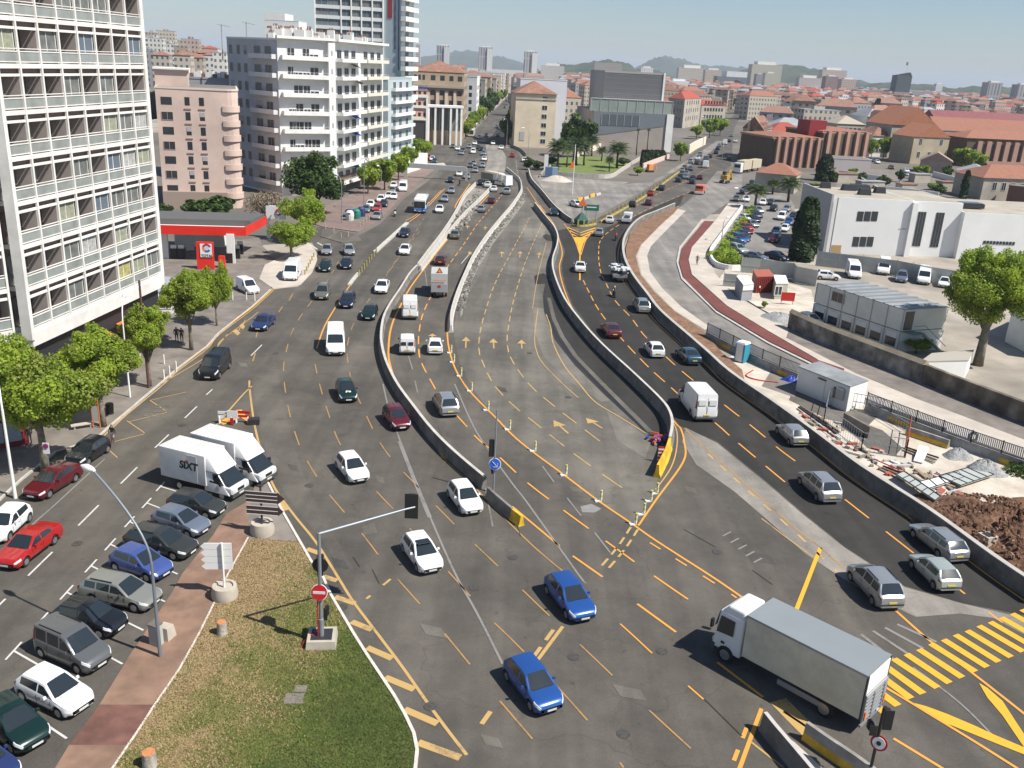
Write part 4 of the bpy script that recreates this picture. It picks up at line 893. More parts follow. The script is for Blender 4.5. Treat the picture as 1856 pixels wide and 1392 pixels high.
for r in range(22):
    z=zt2-2-fz*r
    if z<4:break
    s=MB();q=1.6;Fw.box(s,-.6,Fw.L,z-.5,z+.75,.0,q);s.build('balcony',C_WHITER,TW)
    window(TW,Fw,Fw.L*.45,z+.9,3.2,1.8,'window',None,M_WIN)
# lower white-blue building in front of the tower (right of the balconies)
a,b,=atx(703,Y0+45),atx(745,Y0+66);zz=HT(a,143)
LB=block('low_apartment_building','white and pale blue low apartment building beside the tower foot',quadpts(a,b,14),zz,C_BLUE,cat='apartment building')
Fb=outward(Facade(a,b))
for r in range(7):
    z=zz-3.3*(r+1)
    if z<2:break
    balcony(LB,Fb,Fb.L*.12,Fb.L*.98,z+.3,1.3,C_WHITER,None,1.1)
    for u in(.25,.5,.78):window(LB,Fb,Fb.L*u,z+.8,2.2,1.7,'window',M_WHITE,M_WIN)
s=MB();Fb.box(s,0,Fb.L,0,4,.02,5);s.build('shop_canopy',C_WHITER,LB)
# distant white block above the big white building
tb,Fd,zd,q=tower_at(485,545,36,700,25,'hill_tower','white stepped apartment block rising behind the big white building',C_WHITER,cat='apartment block')
for r in range(4):
    for u in(.12,.26,.4):window(tb,Fd,Fd.L*u,zd-6-4.2*r,3.,1.8,'window',None,M_WIN)
s=MB();s.prism([(p[0]*.6+q[0][0]*.4,p[1])for p in q],zd+.4,zd+5);s.build('roof_room',C_WHITER,tb)
# ------------------------------------------------------------ more buildings
def grid(root,F,nx,nz,z0,dz,w,h,m0=.1,m1=.9,**k):
    rr_=k.pop('rr',random.Random(nx*7+nz));skip=k.pop('skip',0.)
    for r in range(nz):
        for i in range(nx):
            if rr_.random()<skip:continue
            window(root,F,F.L*(m0+(m1-m0)*(i+.5)/nx),z0+dz*r,w,h,'window',**k)
# filling station
zc=5.4
n1,n2,n0_=G(444,412,zc),G(482,392,zc),G(286,408,zc)
dd=(n0_-n1);n0_=n1+dd*1.35;n3=n0_+(n2-n1)
GS=empty('filling_station',(n1.x,n1.y,0),label='filling station canopy with a bright red fascia between the apartment block and the trees',cat='filling station')
MRED=mat('bright_red_fascia',(.72,.025,.012),.4,coat=.3)
pp=[tuple(v.xy)for v in(n0_,n1,n2,n3)]
s=MB();s.prism(pp,zc-1.0,zc-.32);s.build('canopy_slab',C_WHITER,GS)
s=MB();
for a,b in((n0_,n1),(n1,n2),(n2,n3),(n3,n0_)):
    f=outward(Facade(a,b));c=sum((Vector(p)for p in pp),Vector((0,0)))/4
    f.n=(Vector((f.n.x,f.n.y,0))if(f.A.xy-c).dot(f.n.xy)>0 else-f.n);f.box(s,-.1,f.L+.1,zc-1.25,zc+.02,-.15,.1)
s.build('fascia',MRED,GS)
s=MB();s.prism([tuple((v+(n3-n0_)*.25).xy)for v in(n0_,n1)]+[tuple((v-(n3-n0_)*.08).xy)for v in(n2,n3)],zc-.3,zc+.55);s.build('roof_upstand',mat('bitumen_roof',(.13,.125,.12),.8),GS)
u=(n1-n0_).normalized();v=(n2-n1).normalized()
tc_=G(374,489);
s=MB();s.box((tc_.x,tc_.y,2.0),(2.3,.6,4.0),math.atan2(u.y,u.x));s.build('red_column',MRED,GS)
pr=math.atan2(u.y,u.x);nrm=Vector((u.y,-u.x,0));
if nrm.y>0:nrm=-nrm
pc=tc_+nrm*.38+Vector((0,0,2.85))
s=MB();s.box((pc.x+u.x*.2,pc.y+u.y*.2,2.85),(1.6,.06,1.9),pr);s.build('sign_panel',M_WHITE,GS)
for k,(c_,r0,r1,a0,a1)in enumerate((((.55,.03,.02),.62,.34,.3,2.9),((.75,.25,.05),.6,.3,2.9,4.2),((.05,.12,.5),.6,.28,4.2,5.7),((.5,.6,.75),.33,.0,0,6.28))):
    s=MB();vs=[];n_=16
    for i in range(n_+1):
        a=a0+(a1-a0)*i/n_
        for rr_ in(r0,r1):q=pc+nrm*(.045+.004*k)+u*(.3+rr_*math.cos(a))+Vector((0,0,.35+rr_*math.sin(a)));vs.append(q)
    s.add(vs,[(2*i,2*i+1,2*i+3,2*i+2)for i in range(n_)]);s.build('emblem',mat('emblem_colour_%d'%k,c_,.5),GS)
text_obj('TOTAL',.5,M_BLACK,pc+u*.3+nrm*.05+Vector((0,0,-.75)),(math.pi/2,0,pr),GS,bold=.01)
for(px,py)in((330,470),(316,470),(417,478),(430,470),(436,462)):
    b=G(px,py);s=MB();s.box((b.x,b.y,.8),(.9,.6,1.6),pr);s.box((b.x,b.y,1.9),(.8,.3,.5),pr,1);s.build('fuel_pump',[M_BLACK,M_WHITE],GS)
for px,py in((403,486),):b=G(px,py);s=MB();s.box((b.x,b.y,.9),(1.0,.8,1.8),pr,0,.8);s.build('red_dispenser',MRED,GS)
for px,py in((420,478),(345,455),(300,470)):b=G(px,py);s=MB();s.box((b.x,b.y,2.2),(1.1,.5,4.4),pr);s.build('column',C_WHITER,GS)
b=G(322,455);s=MB();s.box((b.x+2,b.y+5,1.9),(7.5,3,3.8),pr);s.build('shop',C_WHITER,GS)
sheet('forecourt',[(300,500),(300,455),(400,440),(470,430),(480,455),(440,520),(400,560),(330,540)],.13,M_SIDE)
for(a,b_,lab)in(((300,462),(328,466),'white low wall with a rail in front of the filling station pumps'),):
    pass
# low roof behind canopy & kiosk at (300,520)
def cabin(name,label,top,z,m,roofm=None,z0=0.,cat='site cabin',lip=.12,doors=()):
    P=[G(*p,z)for p in top];root=empty(name,(P[0].x,P[0].y,0),label=label,cat=cat)
    s=MB();s.prism([tuple(p.xy)for p in P],z0,z-.12);s.build('wall',m,root)
    c=sum(P,Vector())/len(P);s=MB();s.prism([tuple((p+(p-c).normalized()*.06).xy)for p in P],z-.118,z);s.build('roof',roofm or m,root)
    return root,P
r,P=cabin('small_kiosk','small white kiosk with a glazed front half hidden by the trees near the filling station',[(283,528),(312,528),(318,503),(290,500)],2.8,C_WHITER,mat('grey_roofing',(.40,.42,.42),.7),cat='kiosk')
f=outward(Facade(P[0],P[1]));window(r,f,f.L/2,.8,f.L*.7,1.5,'window',M_WHITE)
# price sign
b=G(500,432);s_=empty('price_sign',(b.x,b.y,0),label='tall white filling station sign with a red and blue emblem beside the green tree',cat='sign')
hh=HT(b,373);s=MB();s.box((b.x-1.2,b.y,hh/2),(.5,.35,hh));s.build('post',C_WHITER,s_)
s=MB();s.box((b.x+.15,b.y,hh-1.1),(3.2,.4,2.2));s.build('sign_box',M_WHITE,s_)
s=MB();s.tube([(b.x+.7+.45*math.cos(a/10*5),b.y-.23,hh-1+.45*math.sin(a/10*5))for a in range(11)],.14,6);s.build('emblem',M_REDPL,s_)
s=MB();s.tube([(b.x+.7+.42*math.cos(3.6+a/10*2),b.y-.24,hh-1+.42*math.sin(3.6+a/10*2))for a in range(11)],.14,6);s.build('emblem',mat('blue_paint',(.03,.08,.4),.5),s_)
# ochre block across the square
Yb=372.
a,b=atx(746,Yb),atx(838,Yb+4);zt_=HT(a,128)
OB=block('ochre_building','ochre apartment building with terracotta roofs at the far square',[tuple(a.xy),tuple(b.xy),tuple((b+Vector((-.5,30,0))).xy),tuple((a+Vector((-4,32,0))).xy)],zt_,C_OCHRE,roof='hip',rh=4.2,over=.3)
F=outward(Facade(a,b));fz=3.7
for k,(u0,u1)in enumerate(((.28,.34),(.46,.52),(.63,.69),(.80,.85))):s=MB();F.box(s,F.L*u0,F.L*u1,8,zt_-7.0,.0,.5);s.build('pilaster',mat('pale_pilaster',(.62,.52,.40),.9),OB)
s=MB();F.box(s,-.5,F.L+1,zt_-5.9,zt_-5.0,0,1.3);s.build('cornice',mat('grey_cornice',(.38,.36,.30),.9),OB)
for r in range(6):
    z=zt_-3.2-fz*r-(1.8 if r else 0)
    for i,u in enumerate((.06,.14,.22,.40,.56,.60,.74,.77,.92)):window(OB,F,F.L*u,z,1.0 if i not in(3,8)else 1.8,1.9,'window',None,M_WIN)
F=outward(Facade(b,b+Vector((-.5,30,0))));F.n=Vector((1,0.016,0)).normalized()
for r in range(6):
    for u in(.15,.4,.65,.88):window(OB,F,F.L*u,zt_-3.2-fz*r,1.5,1.9,'window',None,M_WIN)
Yf=345.
a,b=atx(745,Yf),atx(774,Yf+1);z3=HT(a,164)
SB=block('salmon_building','salmon building with white frames and a blue rooftop sign over a dark passage',quadpts(a,b,14),z3,mat('salmon_render',(.66,.42,.32),.9,var=.05,scale=.5))
F=outward(Facade(a,b))
s=MB()
for z in(HT(a,217),HT(a,195),HT(a,176)):F.box(s,0,F.L+.2,z,z+.8,.0,.5)
for u in(0,F.L-.6):F.box(s,u,u+.7,0,HT(a,176),0,.52)
s.build('white_frame',C_WHITER,SB);s=MB();F.box(s,.7,F.L-.6,.2,HT(a,219),.02,.1);s.build('passage',M_CURT[3],SB)
for zz in(HT(a,170),HT(a,190),HT(a,210)):
    for u in(.2,.5,.82):window(SB,F,F.L*u,zz,1.0,1.3,'window',None,M_WIN)
# illegible blue roof letters
s=MB();x=0.3
for k in range(8):wl=(.55,.42,.6,.5,.3,.55,.5,.45)[k];F.box(s,x,x+.14,z3+.6,z3+1.9,.1,.2);F.box(s,x+.14,x+wl,z3+(.6,1.7,1.2)[k%3],z3+(.8,1.9,1.4)[k%3],.1,.2);F.box(s,x+wl-.1,x+wl+.02,z3+1.0,z3+1.9,.1,.2);x+=wl+.2
F.box(s,0.2,F.L,z3+.36,z3+.45,.08,.22);s.build('roof_sign',mat('sign_blue',(.08,.09,.38),.6),SB)
a2,b2=atx(776,Yf+3),atx(836,Yf+6);zf=HT(a2,190)
FR=empty('white_portal_frame',(a2.x,a2.y,0),label='tall white columned portal frame before a glass front on the far square',cat='portico')
F=outward(Facade(a2,b2))
for k in range(6):s=MB();u=F.L*(0,.2,.42,.66,.84,.98)[k];F.box(s,u-.35,u+.35,0,zf-.8,-.35,.35);s.build('column',C_WHITER,FR)
s=MB();F.box(s,-.5,F.L+.5,zf-.795,zf,-4.5,.5);s.build('beam',C_WHITER,FR)
s=MB();F.box(s,0,F.L,5,zf-.8,-4.4,-3.4);s.build('glass_front',mat('greenish_facade_glass',(.14,.17,.14),.3,var=.3,scale=.25),FR)
for k in range(9):s=MB();u=F.L*k/8;F.box(s,u-.12,u+.12,5,zf-.9,-3.39,-3.2);s.build('mullion',M_SHUT,FR)
s=MB();F.box(s,0,F.L,.0,4.9,-4.2,-2.9);s.build('base_wall',C_OCHRE,FR)
# avenue, left side row
rr=random.Random(21);cols=[C_WHITER,C_OCHRE,C_BEIGE,C_GREYR,C_STONE,C_PINK]
xl=[(852,470,862,140,C_WHITER,'flat'),(867,540,877,145,C_STONE,'flat'),(880,620,887,140,C_OCHRE,'hip'),(893,720,898,142,C_STONE,'hip'),(900,840,907,138,C_BEIGE,'flat'),(906,980,914,134,C_WHITER,'flat'),(910,1150,921,134,C_OCHRE,'flat')]
lbs=['white balconied block right of the ochre building on the avenue','stone coloured block after the white one on the avenue','ochre tiled block half way up the avenue','stone tiled block farther up the avenue','beige block near the end of the avenue','white block near the end of the avenue','ochre last block of the avenue']
for(x0,Y,x1,yt,m,rf),lb in zip(xl,lbs):
    b=atx(x1,Y);a=b+Vector((-26,3,0));z=HT(b,yt)
    q=[tuple(a.xy),tuple(b.xy),tuple((b+Vector((0,26,0))).xy),tuple((a+Vector((0,28,0))).xy)]
    o=block('avenue_building',lb,q,z,m,roof=rf,rh=3.5,group='buildings along the far avenue')
    for F in(outward(Facade(a,b)),Facade(b,b+Vector((0,26,0)))):
        if F.d.y>.5:F.n=Vector((1,0,0))
        for r in range(int(z/3.4)-1):
            for i in range(5):
                if rr.random()<.85:window(o,F,F.L*(.12+.19*i),3.5+3.4*r,1.5,1.9,'window',None,M_WIN)
# beige building with tiled roof
a,b=G(931,266),atx(1003,G(931,266).y+2);ze=HT(a,168)
BB=block('beige_building','beige windowless gable building with an orange hip roof and one column of windows',quadpts(a,b,16),ze,C_BEIGE,roof='hip',rh=4.4,over=.9)
F=outward(Facade(a,b));s=MB();F.box(s,0,F.L,ze-2.2,ze-1.6,0,.25);s.build('cornice',C_STONE,BB)
for y in(181,197,213,229,244,258):window(BB,F,F.L*.72,HT(a,y),1.9,1.6,'window',M_WHITE,M_WIN)
s=MB();F.box(s,F.L*.13,F.L*.25,HT(a,254),HT(a,238),.02,.12);s.build('wall_sign',M_SHUT,BB)
a2=atx(938,a.y+18);b2=atx(1021,a.y+20);WB2=block('white_gable_building','white plain building directly behind the beige one',quadpts(a2,b2,16),HT(b2,147),mat('cool_white_render',(.62,.64,.68),.85,var=.03))
# concert-hall like cube
a=G(1072,268);a=atx(1072,a.y-4);b=atx(1212,a.y+3)
zb_=HT(a,201);CU=empty('cube_building',(a.x,a.y,0),label='modern grey cube building with horizontal slats over a dark glazed base',cat='building')
q=quadpts(a,b,45);F=outward(Facade(a,b))
s=MB();s.prism(q,0,zb_);s.build('wall',mat('pinkish_concrete',(.44,.38,.33),.9,var=.04,scale=.3,stain=.1),CU)
s=MB();vs=[F.p(0,HT(a,246),.12),F.p(F.L*.93,HT(b,229),.12),F.p(F.L*.93,zb_,.12),F.p(0,zb_,.12)]
s.add(vs+[v_-F.n*.1 for v_ in vs],[(0,1,2,3),(7,6,5,4),(0,4,5,1),(1,5,6,2),(2,6,7,3),(3,7,4,0)]);s.build('dark_panel',mat('slate_panel',(.20,.22,.24),.6,var=.06,scale=.3),CU)
s=MB();F.box(s,F.L*.10,F.L*.58,HT(a,226),HT(a,206),.13,.2);s.build('window_band',mat('slate_glass',(.12,.14,.16),.3),CU)
for k in range(6):s=MB();u=F.L*(.1+.096*k);F.box(s,u-.1,u+.1,HT(a,226),HT(a,206),.21,.3);s.build('mullion',M_SHUT,CU)
s=MB();F.box(s,F.L*.93,F.L+.6,0,zb_,.02,.5);s.build('white_end_pier',C_WHITER,CU)
u0,u1=F.L*.12,F.L*.90;ztop=HT(atx(1150,a.y),131)
A3,B3=F.p(u0,0,-4),F.p(u1,0,-4);q=quadpts(A3,B3,34);F3=outward(Facade(A3,B3))
s=MB();s.prism(q,zb_+.01,ztop);s.build('upper_cube',mat('slat_grey',(.40,.375,.35),.8,var=.03),CU)
for k in range(16):z=zb_+4.8+(ztop-zb_-4.8)*k/16;s=MB();F3.box(s,0,F3.L,z,z+.12,.01,.22);s.build('slat',M_SHUT if k%3==0 else C_GREYR,CU)
s=MB();F3.box(s,F3.L-1.0,F3.L-.3,zb_+4,ztop+.1,.02,.5);s.build('white_fin',M_WHITE,CU)
s=MB();F3.box(s,-5,F3.L+3,zb_+.02,zb_+4.6,.1,3.6);s.build('glass_gallery',mat('pale_green_glass',(.30,.35,.32),.2,spec=.8,var=.1,scale=.3),CU)
for k in range(10):s=MB();u=-5+(F3.L+8)*k/9;F3.box(s,u-.1,u+.1,zb_+.02,zb_+4.9,3.61,3.75);s.build('gallery_mullion',M_SHUT,CU)
s=MB();F3.box(s,-5.1,F3.L+3.1,zb_+4.61,zb_+4.8,.1,3.8);s.build('gallery_roof',M_SHUT,CU)
# cream buildings with red roofs by the right avenue
a,b=atx(1208,560),atx(1236,540);z=HT(b,180)
R1=block('cream_building','cream building with a bright red roof nearest the grey cube building',[tuple(a.xy),tuple(b.xy),tuple((atx(1266,580)).xy),tuple(atx(1238,600).xy)],z,C_STONE,roof='hip',rh=4,roofm=mat('red_tiles',(.40,.085,.055),.9,var=.1,scale=1))
F=outward(Facade(b,atx(1266,580)));grid(R1,F,6,3,4,4.4,1.6,2.2,frame=None)
F=outward(Facade(a,b));grid(R1,F,4,3,4,4.4,1.4,2.)
a,b=atx(1268,590),atx(1312,600);R2=block('cream_building','cream building with a red roof behind the round trees of the right avenue',quadpts(a,b,18),HT(a,190),C_STONE,roof='hip',rh=3,roofm=MATS['red_tiles']);grid(R2,outward(Facade(a,b)),7,3,4,4.2,1.4,2.)
# pale green house
a,b,c_=G(1340,286),G(1377,292),atx(1392,G(1377,292).y+16)
z=HT(b,236);d_=Vector((a.x+c_.x-b.x,a.y+c_.y-b.y,0))
GH=block('green_house','pale green gabled house with an orange roof beside the right avenue',[tuple(a.xy),tuple(b.xy),tuple(c_.xy),tuple(d_.xy)],z,C_GREEN,roof='gable2',rh=4.5,over=.5)
F=outward(Facade(a,b));
s=MB();g0,g1,g2=F.p(0,z,.0),F.p(F.L,z,.0),F.p(F.L/2,z+4.4,.0);s.add([g0,g1,g2,g0-F.n*.3,g1-F.n*.3,g2-F.n*.3],[(0,1,2),(5,4,3),(0,3,4,1),(1,4,5,2),(2,5,3,0)]);s.build('gable',C_GREEN,GH)
for y in(229,242,255,268,280):window(GH,F,F.L*.46,HT(a,y),1.6,2.,'window',mat('pink_sill',(0,0,0)),M_WIN)
s=MB();F.box(s,F.L*.30,F.L*.38,0,z+3,.02,.9);s.build('chimney_stack',C_BEIGE,GH)
F=outward(Facade(b,c_));grid(GH,F,5,4,3.5,3.6,1.3,2.2,frame=M_WHITE)
# brown ribbed modern building
def ribbed(name,label,a,b,ytop,depth,nb_):
    z=HT(a,ytop);q=quadpts(a,b,depth);root=empty(name,(a.x,a.y,0),label=label,cat='building');F=outward(Facade(a,b))
    s=MB();s.prism(q,0,z-1);s.build('wall',C_BROWN,root)
    for k in range(nb_):
        u=F.L*(k+.5)/nb_;s=MB();F.box(s,u-F.L/nb_*.16,u+F.L/nb_*.16,0,z-.3,.0,1.0);s.build('pilaster',C_PINKCOL,root)
    s=MB();F.box(s,-.5,F.L+.5,z-.99,z-.3,-depth,-.01);s.build('roof_edge',C_PINKCOL,root)
    s=MB();hip_roof(s,ccw(q),z-.29,1.2,.2);s.build('roof',mat('orange_tiles',(.34,.15,.095),.9,var=.1,scale=1),root)
    return root,F,z
a,b=G(1396,303),atx(1482,G(1396,303).y+6);r_,F_,z_=ribbed('ribbed_building','brown ribbed modern building with pink pilasters, its lower left wing',a,b,246,22,6)
a2,b2=atx(1484,a.y+14),atx(1568,a.y+22);r2_,F_,z2_=ribbed('ribbed_building','brown ribbed modern building with pink pilasters, its taller right wing beside the red cube',a2,b2,236,22,5)
a,b=atx(1457,a.y+16),atx(1487,a.y+18);rc=empty('red_cube_tower',(a.x,a.y,0),label='plain dark red cube rising between the two ribbed wings',cat='tower')
s=MB();s.prism(quadpts(a,b,8),0,HT(a,218));s.build('wall',mat('dark_red_panel',(.26,.012,.015),.6,var=.05),rc)
a,b=G(1502,308),G(1576,312);blk=block('white_annex','low whitish annex with a small red sign below the ribbed building',quadpts(a,b,10),HT(a,287),mat('pinkish_white',(.60,.54,.52),.9))
# barracks
a,b=atx(1607,400),atx(1686,404);z=HT(a,226)
q=quadpts(a,b,20);BA=block('stone_barracks','big stone barracks with a wide gable and arched windows',q,z,C_STONE,roof='gable2',rh=7.5,roofm=mat('old_orange_tiles',(.42,.17,.09),.9,var=.12,scale=1),over=.8)
F=outward(Facade(a,b));g0,g1,g2=F.p(0,z,.05),F.p(F.L,z,.05),F.p(F.L/2,z+7.2,.05)
s=MB();s.add([g0,g1,g2,g0-F.n*.3,g1-F.n*.3,g2-F.n*.3],[(0,1,2),(5,4,3),(0,3,4,1),(1,4,5,2),(2,5,3,0)]);s.build('gable',C_STONE,BA)
for u in(.42,.5,.58):window(BA,F,F.L*u,z+.3+(1.2 if u==.5 else 0),1.0,3.,'window',None,M_WIN)
window(BA,F,F.L*.42,z-5,1.4,1.4,'window',None,M_WIN);window(BA,F,F.L*.62,z-5.5,1.4,2.0,'window',None,M_WIN)
a,b=atx(1648,372),atx(1712,376);z=HT(a,248)
B2_=block('stone_house','smaller stone gabled house in front of the big barracks',quadpts(a,b,14),z,mat('ochre_stone',(.52,.44,.31),.9,var=.06,scale=.4,stain=.15),roof='gable2',rh=5,roofm=MATS['old_orange_tiles'])
F=outward(Facade(a,b));g0,g1,g2=F.p(0,z,.05),F.p(F.L,z,.05),F.p(F.L/2,z+4.8,.05)
s=MB();s.add([g0,g1,g2,g0-F.n*.3,g1-F.n*.3,g2-F.n*.3],[(0,1,2),(5,4,3),(0,3,4,1),(1,4,5,2),(2,5,3,0)]);s.build('gable',C_STONE,B2_)
for u,zz_ in((.2,z-3),(.78,z-3),(.5,z+.8),(.2,z-8),(.5,z-8),(.8,z-8)):window(B2_,F,F.L*u,zz_,1.3,2.4,'window',C_WHITER,M_WIN)
a,b=atx(1690,470),atx(1900,475)
LR=block('long_barracks','very long barracks with a magenta-red roof at the right edge',quadpts(a,b,20),HT(a,221),C_STONE,roof='gable',rh=5.5,roofm=mat('magenta_red_roof',(.25,.08,.08),.8,var=.1,scale=.5))
a,b=atx(1692,425),atx(1900,425)
LR2=block('long_barracks','long barracks with an orange roof below the magenta one',quadpts(a,b,22),HT(a,236),C_STONE,roof='gable',rh=5.5,roofm=MATS['orange_tiles'])
a,b=atx(1744,372),atx(1900,378);z=HT(a,250)
BM=block('pillared_building','brown building with tall pink pillars and an orange roof at the right edge',quadpts(a,b,16),z,C_BROWN,roof='hip',rh=2.8,roofm=MATS['orange_tiles'],over=1.5)
F=outward(Facade(a,b));
for k in range(9):s=MB();u=F.L*(.11+.105*k);F.box(s,u,u+F.L*.052,0,z-1,.02,1.0);s.build('pillar',C_PINKCOL,BM);window(BM,F,u+F.L*.078,3,1.3,z-5,'window',None,M_WIN)
s=MB();F.box(s,F.L*.08,F.L,0,2.6,1.02,1.5);s.build('plinth',C_PINKCOL,BM)
a,b=G(1735,330),atx(1800,G(1735,330).y-4);block('grey_roof_house','low white house with a grey roof near the right edge',quadpts(a,b,14),HT(a,312),C_WHITER,roof='gable2',rh=2.2,roofm=C_GREYR)
a,b=G(1776,362),atx(1900,G(1776,362).y+3);z=HT(a,322)
OH=block('orange_roof_house','beige house with a wide orange tiled roof at the right edge',quadpts(a,b,14),z,C_STONE,roof='hip',rh=3.2,roofm=MATS['orange_tiles'],over=.8)
F=outward(Facade(a,b));grid(OH,F,6,1,z-3.4,3,1.2,2.2,frame=M_WHITE)
a,b=G(1822,368),G(1900,376);block('brick_lean_to','dark red-brown lean-to before the orange roofed house',quadpts(a,b,5),HT(a,338),mat('brown_brick',(.18,.09,.07),.9))
a,b=atx(1632,300),atx(1726,305);block('ruined_house','old house with a faded pink broken roof among the trees',quadpts(atx(1665,338),atx(1722,334),10),HT(atx(1665,338),290),mat('old_pinkish_wall',(.42,.33,.28),.9,var=.1,scale=.6),roof='gable2',rh=3,roofm=mat('faded_roof',(.38,.27,.22),.9,var=.1,scale=1))
for(x0,x1,Y,yt,m,lb,rm)in((1400,1466,420,222,C_GREYR,'blue-grey roofed pavilion with a shallow hip behind the ribbed building',C_GREYR),(1392,1458,385,232,mat('cream_wall',(0,0,0)),'cream house with a red roof left of the dark red cube',MATS['red_tiles']),
        (1510,1560,430,218,C_STONE,'stone shed with a pale gable behind the right ribbed wing',mat('pale_roof',(.46,.40,.32),.9)),(1562,1592,440,205,C_WHITER,'white three-storey house beside the thin cypress',C_GREYR),(1592,1612,430,210,C_GREYR,'grey house hidden behind the barracks corner',M_TILE),(1575,1610,400,240,C_WHITER,'white low wing left of the barracks',M_TILE)):
    a,b=atx(x0,Y),atx(x1,Y+2);o=block('town_house',lb,quadpts(a,b,14),HT(a,yt+6),m,roof='hip',rh=3.5,roofm=rm);grid(o,outward(Facade(a,b)),5,2,HT(a,yt+6)-3.3,-3.6,1.3,1.8,frame=M_WHITE)
# ---- white public building on the right
A=G(1494,458);B=atx(1640,A.y+.5);d=(B-A).normalized();zt_=HT(A,357);n=Vector((-d.y,d.x,0));n=n if n.y>0 else-n
C=atx(1450,A.y+1);
k_=0
for k_ in range(100):   # back-left corner: go along n until it shows at column 1452
    q=A+n*k_*.4
    if proj((q.x,q.y,0))[0]<1450 or k_==99:break
dep=min(k_*.4,26)
WP=empty('white_public_building',(A.x,A.y,0),label='long white modern public building with slit windows and a flat roof',cat='building')
C_WP=mat('bright_white_tiles',(.80,.80,.78),.6,var=.02,scale=.5,stain=.05)
L1_=(B-A).length;P0,P1,P2,P3=A,A+d*L1_,A+d*L1_*1.0,A+d*(L1_*3.2)
s=MB();s.prism([tuple(p.xy)for p in(A,B,B+n*16,A+n*16)],0,zt_);s.build('wall',C_WP,WP)
F=outward(Facade(A,B));up=lambda px,py:None
def wp(px0,px1,y0,y1,F,name,m,o=.03):
    def uz(px,py):
        r_=ray(px,py); # intersect with wall plane
        t=((F.A.x)*F.n.x+(F.A.y)*F.n.y-0)/(r_[0]*F.n.x+r_[1]*F.n.y);p=Vector((r_[0]*t,r_[1]*t,HC+r_[2]*t));return(p-F.A).dot(F.d),p.z
    u0,z1=uz(px0,y0);u1,z0=uz(px1,y1)
    s=MB();F.box(s,min(u0,u1),max(u0,u1),min(z0,z1),max(z0,z1),.02,.02+o);return s.build(name,m,WP)
for x in(1555,1568,1581):wp(x,x+8,383,401,F,'window',M_WIN)
for x in(1547,1560,1573):wp(x,x+8,429,447,F,'window',M_WIN)
wp(1508,1523,444,458,F,'ochre_door',mat('ochre_door',(.50,.33,.14),.8))
wp(1629,1642,414,416,F,'vent',M_SHUT)
# second, taller part
A2_=B+n*.9;zt2_=HT(B,364)+.0;B2w=A2_+d*L1_*.62
s=MB();s.prism([tuple(p.xy)for p in(A2_,B2w,B2w+n*16.5,A2_+n*16.5)],0,zt_-.15);s.build('wall',C_WP,WP)
F2w=outward(Facade(A2_,B2w));F2w.n=F.n
for x in(1672,1677,1682):
    s=MB();u=L1_*(.09+.035*(x-1672)/5);F2w.box(s,u,u+.42,1.8,zt_-2,.02,.08);s.build('slit_window',M_WIN,WP)
for k in range(3):s=MB();u=L1_*(.315+.035*k);F2w.box(s,u,u+.42,1.8,zt_-2,.02,.08);s.build('slit_window',M_WIN,WP)
s=MB();F2w.box(s,-.5,.5,0,zt_-.3,.02,1.5);s.build('buttress',C_WP,WP)
A3_=B2w-n*1.2;B3w=A3_+d*L1_*2;s=MB();s.prism([tuple(p.xy)for p in(A3_,B3w,B3w+n*20,A3_+n*20)],0,zt_-1.6);s.build('wall',C_WP,WP)
F3w=Facade(A3_,B3w);F3w.n=F.n
for k in range(10):s=MB();u=L1_*(.30+.04*k);F3w.box(s,u,u+.42,3.0,zt_-6.5,.02,.08);s.build('slit_window',M_WIN,WP)
MR=mat('pale_flat_roof',(.48,.43,.35),.9,var=.06,scale=.3,stain=.15)
def inset(P,k):c=sum(P,Vector())/len(P);return[tuple((p+(c-p).normalized()*k).xy)for p in P]
s=MB();s.prism(inset([A,B,B+n*16,A+n*16],.5),zt_+.003,zt_+.05);s.prism(inset([A2_,B2w,B2w+n*16.5,A2_+n*16.5],.5),zt_-.147,zt_-.1);s.prism(inset([A3_,B3w,B3w+n*20,A3_+n*20],.5),zt_-1.597,zt_-1.55);s.build('roof',MR,WP)
for(u,v_,sz)in((.45,11,1.6),(.62,12,2.4),(.2,13,1.2),(.8,9,1.3),(.5,5,1.4)):
    q=A+d*L1_*u+n*v_;s=MB();s.box((q.x,q.y,zt_+.6),(sz*1.6,sz,1.1),math.atan2(d.y,d.x),0,.8);s.build('roof_vent',M_DKM,WP)
q=A3_+d*L1_*.22+n*6;s=MB();s.box((q.x,q.y,zt_-1.0),(5,3,.8),math.atan2(d.y,d.x));s.build('skylight',M_DKM,WP);s=MB();s.box((q.x,q.y,zt_-.55),(4.6,2.6,.12),math.atan2(d.y,d.x));s.build('skylight_glass',M_WIN,WP)
Af=A-d*.35;s=MB();s.prism([tuple(p.xy)for p in(Af-n*.2,A-n*.2+d*.02,A+n*16,Af+n*16)],0,zt_+.5);s.build('end_wall',mat('shaded_grey_panel',(.44,.44,.45),.8),WP)  # shade of the white building's end put into this grey
s=MB();p_=A-n*.4+d*.8;s.tube([(p_.x,p_.y,0),(p_.x,p_.y,zt_)],.13,8);s.build('downpipe',M_SHUT,WP)
